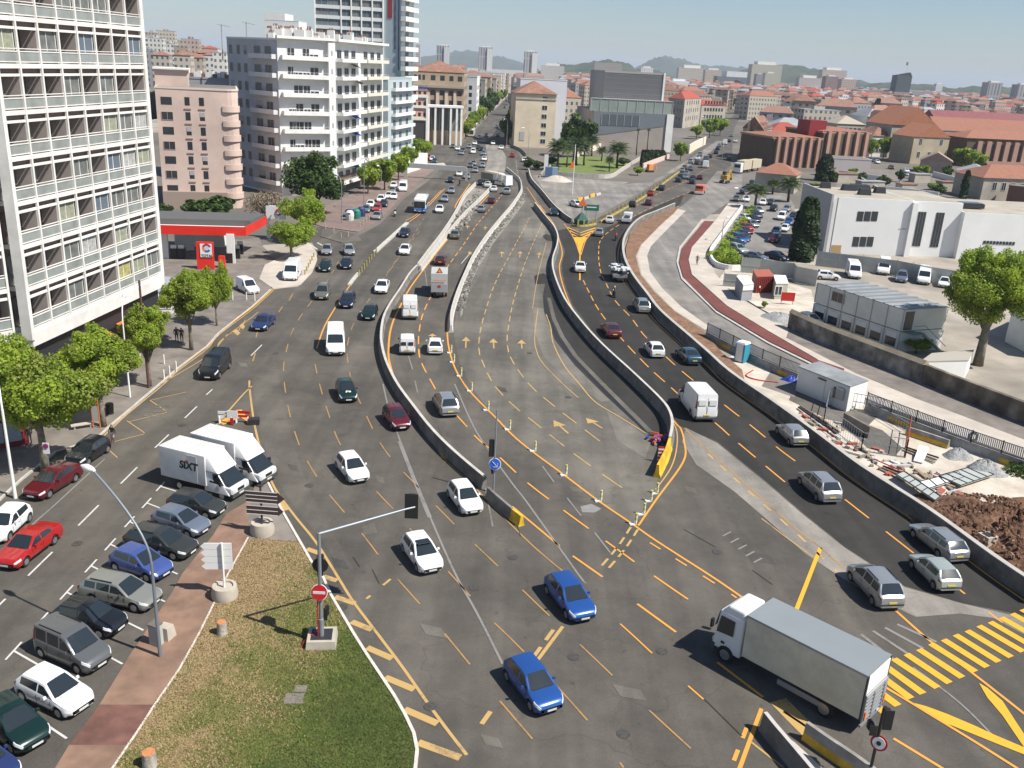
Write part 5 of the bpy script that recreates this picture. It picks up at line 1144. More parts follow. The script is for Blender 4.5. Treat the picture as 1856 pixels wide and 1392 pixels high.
# ---- site cabins, container, kiosks
MG=mat('cabin_grey',(.66,.66,.60),.7,var=.04,scale=.6,stain=.08)
MRF=mat('cabin_roof',(.33,.35,.35),.6,var=.15,scale=.6,stain=.2)
z2=5.2
P=[G(1482,512,z2),G(1640,561,z2),G(1720,556,z2)];P.append(P[0]+P[2]-P[1])
SC=empty('stacked_site_cabins',(P[1].x,P[1].y,0),label='two-storey row of grey site cabins behind the old stone wall',cat='site cabin')
F=outward(Facade(P[0],P[1]));Fe=outward(Facade(P[1],P[2]))
for lv in(0,1):
    s=MB();s.prism([tuple(p.xy)for p in P],lv*2.6,lv*2.6+2.5);s.build('cabin_body',MG,SC)
    N=6
    for k in range(N+1):s=MB();F.box(s,F.L*k/N-.06,F.L*k/N+.06,lv*2.6+.02,lv*2.6+2.48,.0,.05);s.build('corner_post',M_GREYM,SC)
for k in range(6):
    u0=F.L*k/6;
    if k==1:window(SC,F,u0+1.5,3.6,2.0,1.1,'window',M_SHUT,M_CURT[4])
    s=MB();F.box(s,u0+.4,u0+F.L/6-.4,.6,1.6,.01,.05);s.build('window',M_WIN,SC);s=MB();F.box(s,u0+.4,u0+F.L/6-.4,1.61,2.2,.01,.06);s.build('roller_shutter',C_WHITER,SC)
s=MB();s.prism([tuple(p.xy)for p in P],z2-.1,z2);s.build('roof',MRF,SC)
Fb_=outward(Facade(P[3],P[2]))
for k in range(1,9):s=MB();a_=P[0].lerp(P[1],k/9);b_=P[3].lerp(P[2],k/9);s.seg(a_+Vector((0,0,.05)),b_+Vector((0,0,.05)),.25 if k%3 else .5,.1);s.build('roof_rib',M_GREYM,SC)
s=MB();Fe.box(s,.3,1.6,2.7,4.9,.01,.04);s.build('door',M_CURT[3],SC)
s=MB();
for k in range(10):q=Fe.p(2+k*.35,2.6-k*.26,1.2);s.box(q,(.9,.35,.05),math.atan2(Fe.n.y,Fe.n.x))
a_,b_=Fe.p(.2,2.62,1.7),Fe.p(1.8,2.62,1.7);s.seg(a_+Vector((0,0,1)),b_+Vector((0,0,1)),.06,.06);s.seg(b_+Vector((0,0,1)),Fe.p(5.6,.9,1.7),.06,.06);s.seg(b_,Fe.p(5.6,0,1.7),.06,.15);s.prism([tuple(Fe.p(u,0,o).xy)for u,o in((.2,.02),(1.9,.02),(1.9,1.75),(.2,1.75))],2.5,2.58);s.build('steel_stair',mat('green_steel',(.20,.26,.22),.6),SC)
r,P=cabin('site_cabin','white single site cabin on the construction site beside the fresh black road',[(1449,664),(1541,700),(1573,689),(1486,655)],2.6,mat('white_cabin_panel',(.66,.67,.66),.6,var=.03,stain=.08),MRF)
F=outward(Facade(P[0],P[1]));s=MB();F.box(s,F.L*.72,F.L*.86,.9,2.0,.01,.05,0);F.box(s,F.L*.80,F.L*.93,1.0,2.1,.06,.3,1);s.build('window',[M_WIN,M_SHUT],r);s=MB();F.box(s,F.L*.42,F.L*.55,.05,2.2,.01,.05);s.build('door',MATS['white_cabin_panel'],r);s=MB();F.box(s,F.L*.41,F.L*.56,2.2,2.28,.01,.2);s.build('door_hood',M_DKM,r)
F=outward(Facade(P[1],P[2]));s=MB();F.box(s,.0,F.L,.02,2.45,.01,.04);s.build('end_panel',C_WHITER,r)
r,P=cabin('shipping_container','red shipping container between two small white huts',[(1372,501),(1403,500),(1394,488),(1365,489)],2.6,mat('container_red',(.30,.045,.035),.6,var=.08,scale=.7,stain=.15),mat('container_roof',(.45,.13,.08),.7),cat='container')
F=outward(Facade(P[0],P[1]));s=MB()
for k in range(9):F.box(s,F.L*(k+.3)/9,F.L*(k+.5)/9,.1,2.4,.01,.08)
s.build('door_ribs',MATS['container_red'],r);s=MB();F.box(s,F.L*.2,F.L*.28,.9,1.2,.09,.12);s.build('door_label',M_WHITE,r)
r,P=cabin('white_hut','white low hut left of the red container',[(1347,515),(1366,514),(1356,499),(1335,500)],2.5,C_GREYR,C_WHITER,cat='hut');F=outward(Facade(P[0],P[1]));s=MB();F.box(s,0,F.L,1.6,2.3,.01,.1);s.build('white_band',C_WHITER,r)
r,P=cabin('white_hut','white roofed hut right of the red container',[(1407,513),(1429,513),(1424,499),(1402,498)],2.5,C_GREEN,C_WHITER,cat='hut');F=outward(Facade(P[0],P[1]));window(r,F,F.L*.25,.8,1.,1.2,'window',M_WHITE)
r,P=cabin('white_shed','white shed wall partly visible at the right edge behind the plane tree',[(1835,560),(1900,590),(1960,560),(1890,535)],4.2,mat('shed_white',(.68,.70,.68),.7,var=.04,stain=.1),C_WHITER,cat='shed')
r,P=cabin('lean_to_shed','small white shed roof beside the old wall left of the plane trunk',[(1668,655),(1755,652),(1765,634),(1690,640)],2.2,C_WHITER,mat('shed_roof',(.46,.42,.36),.8),cat='shed')
a,b=G(1366,345),G(1438,352);o=block('orange_roof_lodge','beige lodge with an orange hip roof beside the car park palms',quadpts(a,b,10),HT(a,312),C_STONE,roof='hip',rh=2.6,roofm=MATS['orange_tiles'])
# corrugated fence of the yard
MF=mat('corrugated_fence',(.50,.53,.50),.6,var=.06,scale=1.,stain=.12)
def panel_fence(px,label,h=2.1,post=M_SHUT):
    P=[G(*p)for p in px];root=empty('corrugated_fence',(P[0].x,P[0].y,0),label=label,cat='fence')
    for a,b in zip(P,P[1:]):
        L=(b-a).length;N=max(1,int(L/2.6));
        for i in range(N):
            p,q=a.lerp(b,i/N),a.lerp(b,(i+1)/N);s=MB();K=12
            for j in range(K):
                u,v_=p.lerp(q,(j+.12)/K),p.lerp(q,(j+.62)/K);s.seg(u+Vector((0,0,h/2)),v_+Vector((0,0,h/2)),.08,h-.1)
            s.seg(p+Vector((0,0,h/2)),q+Vector((0,0,h/2)),.03,h-.1);s.build('fence_panel',MF,root)
            s=MB();s.seg(p,p+Vector((0,0,h+.25)),.08,.08);s.seg(p+Vector((0,-.06,h*.5)),q+Vector((0,-.06,h*.5)),.06,.06);s.build('fence_post',post,root)
    return root
panel_fence([(1310,520),(1334,522)],'short corrugated fence left of the first white hut')
panel_fence([(1342,495),(1376,498),(1436,506),(1440,512),(1478,520)],'corrugated fence behind the red container and the huts',2.6)
panel_fence([(1478,482),(1560,492),(1622,500),(1680,512),(1730,520)],'long pale corrugated fence between the yard and the white building',2.6)
# ------------------------------------------------------------ trees and plants
def leafmat(name,col,tr=.35):
    m=bpy.data.materials.new(name);m.use_nodes=True;t=m.node_tree;b=t.nodes['Principled BSDF'];o=t.nodes['Material Output']
    b.inputs['Base Color'].default_value=(*col,1);b.inputs['Roughness'].default_value=.6;b.inputs['Specular IOR Level'].default_value=.3
    tr_=t.nodes.new('ShaderNodeBsdfTranslucent');tr_.inputs[0].default_value=(col[0]*1.3,col[1]*1.35,col[2]*.8,1)
    mx=t.nodes.new('ShaderNodeMixShader');mx.inputs[0].default_value=tr;t.links.new(b.outputs[0],mx.inputs[1]);t.links.new(tr_.outputs[0],mx.inputs[2]);t.links.new(mx.outputs[0],o.inputs[0]);return m
LM=[leafmat('spring_leaf',(.34,.42,.055),.5),leafmat('mid_leaf',(.24,.33,.045),.48),leafmat('deep_leaf',(.13,.20,.03),.45),leafmat('dry_leaf',(.26,.27,.06))]
LD=[leafmat('dark_leaf',(.055,.10,.02)),leafmat('darker_leaf',(.025,.05,.012)),leafmat('olive_leaf',(.09,.14,.03))]
LC=[leafmat('cypress_green',(.022,.042,.014),.1),leafmat('cypress_light',(.04,.065,.02),.1)]
LP=[leafmat('palm_green',(.045,.075,.022),.15),leafmat('palm_olive',(.10,.11,.04),.15)]
LB=[leafmat('bare_twig_brown',(.20,.15,.10),.1),leafmat('bare_twig_grey',(.26,.21,.15),.1)]
BARK=mat('plane_bark',(.30,.27,.20),.95,col2=(.17,.14,.10),scale=3,bump=.4)
BARKD=mat('dark_bark',(.10,.08,.06),.95,var=.2,scale=4)
def quads_mesh(name,C,U,V,mi,mats):
    n=len(C);v=np.empty((n,4,3),dtype=np.float32);v[:,0]=C-U-V;v[:,1]=C+U-V;v[:,2]=C+U+V;v[:,3]=C-U+V
    me=bpy.data.meshes.new(name);me.vertices.add(n*4);me.vertices.foreach_set('co',v.ravel())
    me.loops.add(n*4);me.loops.foreach_set('vertex_index',np.arange(n*4,dtype=np.int32));me.polygons.add(n)
    me.polygons.foreach_set('loop_start',np.arange(0,n*4,4,dtype=np.int32));me.polygons.foreach_set('loop_total',np.full(n,4,dtype=np.int32))
    for m in mats:me.materials.append(m)
    me.polygons.foreach_set('material_index',mi.astype(np.int32));me.update(calc_edges=True);return me
def leaves(name,rs,n,clumps,size,mats,wts,flat=.0,shell=.35):
    """clumps: list of (cx,cy,cz,rx,ry,rz); leaves crowd the outer shell of each clump"""
    clumps=list(clumps);base=list(clumps)
    if len(base)>8:
        for c in base:      # loose sprays breaking the outline
            for _ in range(3):d=rs.normal(size=3);d[2]=abs(d[2])*.7-.1;d/=np.linalg.norm(d);q=.32+.2*rs.rand();clumps.append((c[0]+d[0]*c[3]*1.0,c[1]+d[1]*c[4]*1.0,c[2]+d[2]*c[5]*1.15,c[3]*q,c[4]*q,c[5]*q*1.3))
    ci=rs.choice(len(clumps),n,p=np.array([c[3]*c[4]+.01 for c in clumps])/sum(c[3]*c[4]+.01 for c in clumps));K=np.array(clumps)[ci]
    d=rs.normal(size=(n,3));d/=np.linalg.norm(d,axis=1)[:,None]
    r=(shell+(1.08-shell)*rs.random(n)**.6)[:,None];C=K[:,:3]+d*K[:,3:]*r
    nn=d+rs.normal(size=(n,3))*.7;nn[:,2]+=.4;nn/=np.linalg.norm(nn,axis=1)[:,None]
    t=rs.normal(size=(n,3));U=np.cross(nn,t);U/=np.linalg.norm(U,axis=1)[:,None];V=np.cross(nn,U)
    s=(size*(.6+.8*rs.random(n)))[:,None]
    # tone follows whole clumps plus a little scatter
    tone=(np.array([rs.random()for _ in clumps])[ci]*.6+rs.random(n)*.5);q=np.quantile(tone,np.cumsum(wts)[:-1]);mi=np.searchsorted(q,tone)
    return quads_mesh(name,C,U*s,V*s*.7,mi,mats)
def crown_clumps(rs,h0,h1,R_,k,sq=.8,cr=.38):
    out=[];hc=(h0+h1)/2;hh=(h1-h0)/2
    for i in range(k):
        d=rs.normal(size=3);d/=np.linalg.norm(d);r=(.35+.5*rs.random());q=cr*(.7+.6*rs.random())
        out.append((d[0]*R_*r,d[1]*R_*r,hc+d[2]*hh*r*.9,R_*q,R_*q,R_*q*sq))
    out.append((0,0,hc,R_*.45,R_*.45,hh*.55));return out
def tree_proto(kind,seed,h,R_,h0,n,size,mats,wts,k=14,bark=BARK,tr=.22,cr=.38,sq=.8,lean=0.):
    rs=np.random.RandomState(seed);cl=crown_clumps(rs,h0,h,R_,k,sq,cr)
    cm=leaves('crown',rs,n,cl,size,mats,wts)
    mb=MB();top=h0+(h-h0)*.45;mb.tube([(0,0,0),(.05,.03,h0*.5),(.1*lean,0,h0),(.0,.1,top)],[tr*1.25,tr,tr*.85,tr*.4],10)
    for c in cl[:min(8,k)]:
        a=Vector((0,0,h0*(.8+.35*rs.random())));b=Vector(c[:3]);m=a.lerp(b,.5)+Vector((0,0,-.2));mb.tube([a,m,b],[tr*.5,tr*.33,tr*.12],6)
    tm=mb.mesh('trunk',bark,smooth=True);return cm,tm
PROTO={}
def proto(key):return PROTO[key]
PROTO['plane_a']=tree_proto('plane',1,8.6,3.3,2.8,32000,.068,LM,[.48,.26,.12,.14],24,cr=.33)
PROTO['plane_b']=tree_proto('plane',2,9.6,2.9,3.2,28000,.068,LM,[.48,.26,.12,.14],22,cr=.33)
PROTO['plane_c']=tree_proto('plane',3,7.5,3.4,2.4,15000,.10,LM,[.50,.28,.12,.10],19,cr=.34)
PROTO['far_round']=tree_proto('round',4,7.5,3.6,2.0,3600,.26,[LM[0],LM[1],LM[2]],[.4,.4,.2],12)
PROTO['dark']=tree_proto('dark',5,12.5,6.3,2.5,16000,.22,LD,[.4,.25,.35],22,BARKD,.35)
PROTO['far_dark']=tree_proto('fdark',6,9,4.5,1.5,1600,.5,LD,[.4,.3,.3],12,BARKD,.3)
PROTO['plane_big']=tree_proto('plane',9,13.0,4.9,4.4,60000,.085,LM,[.48,.28,.12,.12],34,BARK,.45,.30)
PROTO['bare']=tree_proto('bare',12,6.5,4.2,.8,2600,.12,LB,[.5,.5],12,BARKD,.2)
def cypress(seed,h,R_,n,size):
    rs=np.random.RandomState(seed);u=rs.random(n)**.8;z=u*h*.94+.3;r=R_*np.sqrt(np.clip(1-((u-.25)/.78)**2,.02,1))*(.8+.25*rs.random(n));a=rs.random(n)*6.283;r*=1+.12*np.sin(a*3+z)
    C=np.stack([r*np.cos(a),r*np.sin(a),z],1);nn=np.stack([np.cos(a),np.sin(a),.3+0*a],1)+rs.normal(size=(n,3))*.5;nn/=np.linalg.norm(nn,axis=1)[:,None]
    U=np.cross(nn,rs.normal(size=(n,3)));U/=np.linalg.norm(U,axis=1)[:,None];V=np.cross(nn,U);s=(size*(.6+.8*rs.random(n)))[:,None]
    cm=quads_mesh('crown',C,U*s,V*s*1.4,(rs.random(n)<.3)*1,LC);mb=MB();mb.tube([(0,0,0),(0,0,h*.8)],[.22,.06],7);return cm,mb.mesh('trunk',BARKD,smooth=True)
PROTO['cypress']=cypress(7,11.5,1.75,6500,.2)
PROTO['cypress_far']=cypress(8,9,1.4,900,.4)
def palm(seed,h,R_,nf=34,th=.32):
    rs=np.random.RandomState(seed);C,U,V,mi=[],[],[],[]
    for i in range(nf):
        a=i*2.399;el=1.25-1.75*(i/nf);L=R_*(.85+.3*rs.random());p=np.array([0,0,h]);d=np.array([math.cos(a)*math.cos(el),math.sin(a)*math.cos(el),math.sin(el)]);side=np.array([-math.sin(a),math.cos(a),0])
        K=9
        for k in range(K):
            st=L/K;d2=d+np.array([0,0,-.13*k]);d2/=np.linalg.norm(d2);q=p+d2*st;w_=.42*math.sin(math.pi*(k+.8)/(K+.6))*R_/3
            for sg in(-1,1):
                vv=side*sg*.9+np.array([0,0,-.45]);vv/=np.linalg.norm(vv)
                for sub in(0,.5):c=p+(q-p)*(sub+.25)+vv*w_;C.append(c);U.append(d2*st*.16);V.append(vv*w_);mi.append(1 if i>nf*.72 else 0)
            p=q
    me=quads_mesh('crown',np.array(C),np.array(U),np.array(V),np.array(mi),LP)
    mb=MB();mb.tube([(0,0,0),(.1,0,h*.5),(0,0,h*.97),(0,0,h*1.04)],[th*1.2,th*.8,th*.9,th*1.6],9);return me,mb.mesh('trunk',BARKD,smooth=True)
PROTO['palm']=palm(3,6.5,3.6);PROTO['palm_thin']=palm(4,15,1.6,20,.3)
def plant(key,name,pos,label,cat='tree',s=1.,sz=None,rz=None,group=None):
    cm,tm=PROTO[key];rz=random.random()*6.28 if rz is None else rz
    r=empty(name,pos,rz,label=label,cat=cat,group=group);r.scale=(s,s,sz or s)
    for nm,me in(('trunk',tm),('crown',cm)):
        o=bpy.data.objects.new(nm,me);COL.objects.link(o);o.parent=r
    return r
def T(key,name,px,py,ytop,label,wpx=None,**k):
    """base at a photo position, height from the crown top row, width from its width in the photo"""
    b=G(px,py);h=HT(b,ytop);H0={'plane_a':8.9,'plane_b':9.9,'plane_c':8,'far_round':8,'dark':13,'far_dark':9.5,'plane_big':13.3,'bare':7,'cypress':11.5,'cypress_far':9,'palm':9.4,'palm_thin':16}[key]
    W0={'plane_a':7.2,'plane_b':6.6,'plane_c':7.6,'far_round':8,'dark':13.5,'far_dark':10,'plane_big':10.6,'bare':9,'cypress':3.7,'cypress_far':3,'palm':6.8,'palm_thin':3}[key]
    sz=h/H0;s=sz
    if wpx:
        kd=(b-Vector((0,0,HC))).dot(Vector(_f));s=wpx*kd/FPX/W0
    return plant(key,name,b,label,s=s,sz=sz,**k)
T('plane_a','plane_tree',83,855,600,'leafy spring plane tree behind the parked black and red cars',215,rz=1.)
T('plane_b','plane_tree',188,775,580,'plane tree beside the orange bus stop panel',150,rz=2.)
T('plane_a','plane_tree',-15,800,590,'plane tree crown cut by the left edge of the photo',190,rz=3.)
T('plane_b','plane_tree',272,702,540,'plane tree directly behind the rusty brown pole',100,rz=4)
T('plane_b','plane_tree',347,636,478,'plane tree shading the two pedestrians in dark clothes',100,rz=5)
T('plane_c','plane_tree',393,592,468,'small plane tree in front of the red filling station column',62,rz=6)
T('plane_c','plane_tree',528,470,392,'bright green tree behind the tall white parked van',92,rz=.5)
T('plane_c','plane_tree',552,440,342,'bright green tree right of the filling station price sign',88,rz=1.5)
T('dark','dark_tree',575,385,283,'broad dark green tree in front of the white apartment building',115)
for i,(x,y,yt,w_,lb)in enumerate(((667,352,298,46,'nearest green street tree behind the parked white cars'),(697,345,285,52,'green street tree right after the nearest one by the white apartment building'),(722,327,275,42,'third street tree along the white apartment building'),(742,312,262,40,'fourth street tree beside the grey gantry sign'),(765,296,250,42,'last green street tree before the far square'))):
    T('far_round','street_tree',x,y,yt,lb,w_,group='street trees along the left pavement')
T('bare','bare_tree',478,395,335,'brownish bare tree right of the pink building',75)
T('far_dark','shrub',390,402,352,'dark green shrub mass behind the filling station roof',75);T('far_dark','shrub',352,398,360,'dark shrub left of the bigger one behind the filling station',50);T('far_dark','shrub',296,400,366,'dark shrub squeezed between apartment block and pink building',30)
# avenue trees
for i,(x,y,yt,w_,k)in enumerate(((844,252,218,22,'far_round'),(850,246,212,22,'far_round'),(856,238,204,24,'far_round'),(862,231,198,26,'far_round'),(869,224,190,26,'far_round'),(876,217,172,32,'far_dark'),(883,210,162,32,'far_dark'),(889,204,158,30,'far_dark'),(896,197,168,22,'far_round'),(903,190,164,20,'far_round'),(910,183,162,14,'far_dark'),(916,178,160,10,'far_round'))):
    T(k,'avenue_tree',x,y,yt,'tree of the leafy row on the left side of the far avenue',w_,group='trees left of the far avenue')
for i,(x,y,yt,w_)in enumerate(((918,262,205,22),(922,250,195,20),(926,236,188,16),(930,222,180,14))):
    T('far_dark','avenue_tree',x,y,yt,'dark tree of the shaded row right of the far avenue by the beige building',w_,group='dark trees right of the far avenue')
T('far_dark','big_round_tree',1040,285,200,'big round dark green tree behind the garden palms',60)
for x,y,yt,w_,lb in((1010,309,245,48,'palm at the left end of the palm garden'),(1027,303,250,30,'slim palm second from the left in the palm garden'),(1044,300,243,46,'tall palm in front of the big round dark tree'),(1072,283,240,34,'palm beside the cream garden wall'),(1118,305,252,48,'wide palm at the right of the garden lawn')):
    T('palm','palm_tree',x,y,yt,lb,w_)
T('palm','palm_tree',1058,300,252,'palm between the tall palm and the cream garden wall',34);T('palm','palm_tree',1090,292,262,'palm in the middle of the garden lawn',26);T('far_dark','shrub',1130,300,285,'dark shrubs at the right of the garden lawn',26);T('far_dark','shrub',1000,300,282,'dark shrubs at the left end of the garden',22)
T('palm','palm_tree',1104,311,280,'short trunked palm left of the wide garden palm',22)
for x,y,lb in((1153,282,'left thin bare-trunked palm before the cube building'),(1172,280,'right thin bare-trunked palm before the cube building')):T('palm_thin','fan_palm',x,y,232,lb,10)
for i,(x,y)in enumerate(((1163,302),(1168,300),(1173,298),(1179,296),(1187,292),(1193,290),(1199,288))):T('cypress_far','cypress',x,y,272,'dark cypress of the small row by the pinkish wall',7+i,group='row of dark cypresses by the pinkish wall')
T('far_round','round_tree',1233,292,256,'round clipped green tree at the corner of the right avenue',32)
for x,y,yt,w_,lb in((1262,252,225,28,'left green tree before the cream red-roofed buildings'),(1285,250,212,34,'middle green tree before the cream red-roofed buildings'),(1305,246,212,32,'right green tree before the cream red-roofed buildings'),(1354,215,192,30,'green tree behind the pale green house'),(1382,214,196,24,'green tree left of the cream red-roofed house')):T('far_round','round_tree',x,y,yt,lb,w_)
for x,y,yt,w_,lb in((1578,290,248,26,'light green tree left of the stone barracks'),(1600,288,246,30,'light green tree before the stone barracks corner'),(1647,290,254,34,'light green tree before the ochre stone house'),(1748,312,266,54,'wide light green tree before the pillared building'),(1770,308,276,30,'smaller light green tree right of the wide one'),(1668,325,298,30,'dark bush among the houses above the white building')):T('far_round','round_tree',x,y,yt,lb,w_)
for i,(x,y,w_)in enumerate(((1545,318,20),(1560,330,22),(1600,340,24),(1690,345,26),(1700,352,30),(1715,322,20),(1480,345,26),(1510,330,18),(1630,330,16),(1760,340,26),(1420,335,22),(1780,318,20))):T('far_dark' if i%3 else 'far_round','yard_tree',x,y,y-14-i%3*5,'small tree of the yards above the white public building',w_,group='yard trees above the white public building')
T('cypress','cypress',1453,472,355,'big dark cypress beside the white public building',46)
T('cypress','cypress',1492,328,278,'dark cypress at the ribbed building foot',30)
T('cypress_far','cypress',1583,232,180,'thin dark cypress beside the white three-storey house',12)
T('cypress_far','cypress',1745,360,310,'thin dark cypress between the right edge houses',12);T('cypress_far','cypress',1553,226,178,'thin far cypress left of the other one',7)
T('palm','palm_tree',1368,378,328,'palm at the top end of the car park',52);T('palm','palm_tree',1428,366,315,'palm beside the orange roofed lodge',50);T('palm','palm_tree',1400,352,322,'palm between the two car park palms',34)
T('plane_big','plane_tree',1772,662,440,'large bright green plane tree over the site cabins near the right edge',178,rz=.7)
T('plane_c','shrub',1660,640,612,'dark bush behind the old wall near the stair',60);T('far_round','shrub',1385,560,545,'shrub at the end of the old wall',14)
T('far_dark','shrub',958,308,283,'dark bush beside the slip road',22);T('far_dark','shrub',975,308,290,'darker bush left of the blue container',24)
T('far_round','shrub',1155,318,302,'bush at the garden corner by the roadworks',22)
T('far_dark','spruce',1378,288,262,'dark conifer in front of the pale green house',16)
# hedge along the car park
rs=np.random.RandomState(5);cl=[]
for a,b in zip([(1350,385),(1330,415),(1308,445),(1298,462)],[(1330,415),(1308,445),(1298,462),(1320,478)]):
    A,B=G(*a),G(*b)
    for t in np.linspace(0,1,7):p=A.lerp(B,t);cl.append((p.x+1.2,p.y,.6,1.1,1.1,.8))
for q in((1305,470),(1315,475),(1330,478),(1320,468)):p=G(*q);cl.append((p.x,p.y,.7,1.8,1.8,.9))
me=leaves('hedge',rs,5000,cl,.16,LM[:3],[.4,.35,.25]);o=bpy.data.objects.new('hedge',me);COL.objects.link(o);tag(o,'low green hedge between the white curved wall and the parked cars','hedge')
# ivy mound at the right edge beside the soil heap
rs=np.random.RandomState(6);p=G(1850,858);me=leaves('weed_clump',rs,500,[(p.x,p.y,.2,1.2,1.2,.6)],.1,LD,[.3,.3,.4]);o=bpy.data.objects.new('weed_clump',me);COL.objects.link(o);tag(o,'green weeds at the edge of the brown soil heap','weeds')
# ------------------------------------------------------------ vehicles
def mk_paint(name,col,metal=.0,rough=.28):
    return mat(name,col,rough,metal,coat=.6,spec=.5)
PAINTS={'white':mk_paint('white_car_paint',(.78,.78,.76)),'silver':mk_paint('silver_car_paint',(.40,.42,.43),.45),'beige':mk_paint('champagne_car_paint',(.34,.345,.30),.4),
    'grey':mk_paint('grey_car_paint',(.16,.165,.165),.35),'dgrey':mk_paint('dark_grey_car_paint',(.055,.058,.052),.3),'black':mk_paint('black_car_paint',(.012,.013,.016)),'navy':mk_paint('navy_car_paint',(.018,.025,.05),.2),
    'blue':mk_paint('bright_blue_car_paint',(.025,.10,.36),.25),'lblue':mk_paint('violet_blue_car_paint',(.075,.12,.36),.25),'midblue':mk_paint('mid_blue_car_paint',(.03,.05,.16),.2),'teal':mk_paint('teal_car_paint',(.03,.085,.125),.2),'sblue':mk_paint('blue_grey_car_paint',(.21,.25,.32),.4),
    'dred':mk_paint('dark_red_car_paint',(.13,.012,.018),.15),'red':mk_paint('red_car_paint',(.42,.015,.015)),'dgreen':mk_paint('dark_green_car_paint',(.008,.032,.026),.2),'olive':mk_paint('olive_grey_car_paint',(.20,.20,.16),.35),'mint':mk_paint('pale_grey_green_car_paint',(.48,.53,.49),.3),'orange':mk_paint('orange_truck_paint',(.75,.15,.04)),'cream':mk_paint('cream_car_paint',(.62,.60,.50))}
M_HL=mat('headlight_glass',(.62,.64,.66),.12,spec=.9);M_TL=mat('tail_light_red',(.35,.02,.015),.25,spec=.7);M_PLATE=mat('number_plate',(.62,.62,.58),.6);M_PLY=mat('yellow_number_plate',(.66,.52,.10),.6);M_BUMP=mat('grey_bumper',(.07,.07,.072),.6)
TYPES={   # L, W, wheelbase, front overhang, top profile, belt(front, rear), cabin keys: cowl, screen top, roof end, rear glass base, windows
 'hatch':dict(L=3.85,W=1.66,wb=2.47,fo=.75,top=[(0,.46),(.04,.60),(.18,.72),(.5,.82),(1.0,.93),(1.72,1.38),(2.2,1.43),(3.25,1.40),(3.68,.99),(3.80,.90),(3.85,.55)],belt=(.86,.95),keys=(1.0,1.72,3.25,3.68),win=[(1.12,2.08),(2.16,3.28)]),
 'sedan':dict(L=4.55,W=1.73,wb=2.68,fo=.82,top=[(0,.46),(.05,.60),(.2,.70),(.7,.80),(1.25,.90),(2.0,1.36),(2.5,1.41),(3.15,1.38),(3.85,1.02),(4.42,.98),(4.5,.88),(4.55,.55)],belt=(.86,.96),keys=(1.25,2.0,3.15,3.85),win=[(1.4,2.4),(2.48,3.4)]),
 'estate':dict(L=4.6,W=1.74,wb=2.68,fo=.85,top=[(0,.46),(.05,.60),(.2,.70),(.7,.80),(1.2,.91),(1.95,1.38),(2.5,1.45),(4.0,1.42),(4.42,1.0),(4.55,.88),(4.6,.55)],belt=(.88,.96),keys=(1.2,1.95,4.0,4.42),win=[(1.35,2.35),(2.43,3.25),(3.33,4.02)]),
 'mpv':dict(L=4.35,W=1.78,wb=2.68,fo=.85,top=[(0,.50),(.05,.66),(.2,.80),(.5,.92),(.85,1.03),(1.75,1.55),(2.3,1.62),(3.75,1.58),(4.15,1.05),(4.3,.92),(4.35,.6)],belt=(.96,1.05),keys=(.85,1.75,3.75,4.15),win=[(1.1,2.1),(2.18,3.0),(3.08,3.8)]),
 'kangoo':dict(L=4.05,W=1.70,wb=2.62,fo=.80,top=[(0,.52),(.05,.68),(.2,.82),(.55,.93),(.95,1.05),(1.6,1.68),(1.95,1.80),(3.85,1.80),(3.97,1.05),(4.02,.9),(4.05,.6)],belt=(1.0,1.04),keys=(.95,1.6,3.86,3.97),win=[(1.12,1.95),(2.05,2.85),(2.95,3.7)]),
 'partner':dict(L=4.1,W=1.72,wb=2.7,fo=.80,top=[(0,.52),(.05,.68),(.2,.80),(.6,.92),(1.05,1.04),(1.7,1.68),(2.0,1.80),(3.95,1.80),(4.04,1.05),(4.07,.9),(4.1,.6)],belt=(1.0,1.04),keys=(1.05,1.7,3.95,4.04),win=[(1.2,2.0)]),
 'van':dict(L=5.4,W=2.0,wb=3.2,fo=.95,top=[(0,.55),(.05,.80),(.2,.98),(.5,1.12),(.85,1.25),(1.5,1.98),(2.0,2.32),(5.2,2.36),(5.34,1.3),(5.38,1.1),(5.4,.6)],belt=(1.12,1.25),keys=(.85,1.5,5.2,5.34),win=[(1.0,1.75)]),
 'lowvan':dict(L=4.9,W=1.92,wb=3.05,fo=.9,top=[(0,.55),(.05,.76),(.2,.92),(.5,1.05),(.85,1.17),(1.55,1.82),(2.0,1.94),(4.7,1.95),(4.84,1.2),(4.87,1.0),(4.9,.6)],belt=(1.06,1.15),keys=(.85,1.55,4.7,4.84),win=[(1.05,1.8),(1.95,2.9),(3.0,3.9)]),
}
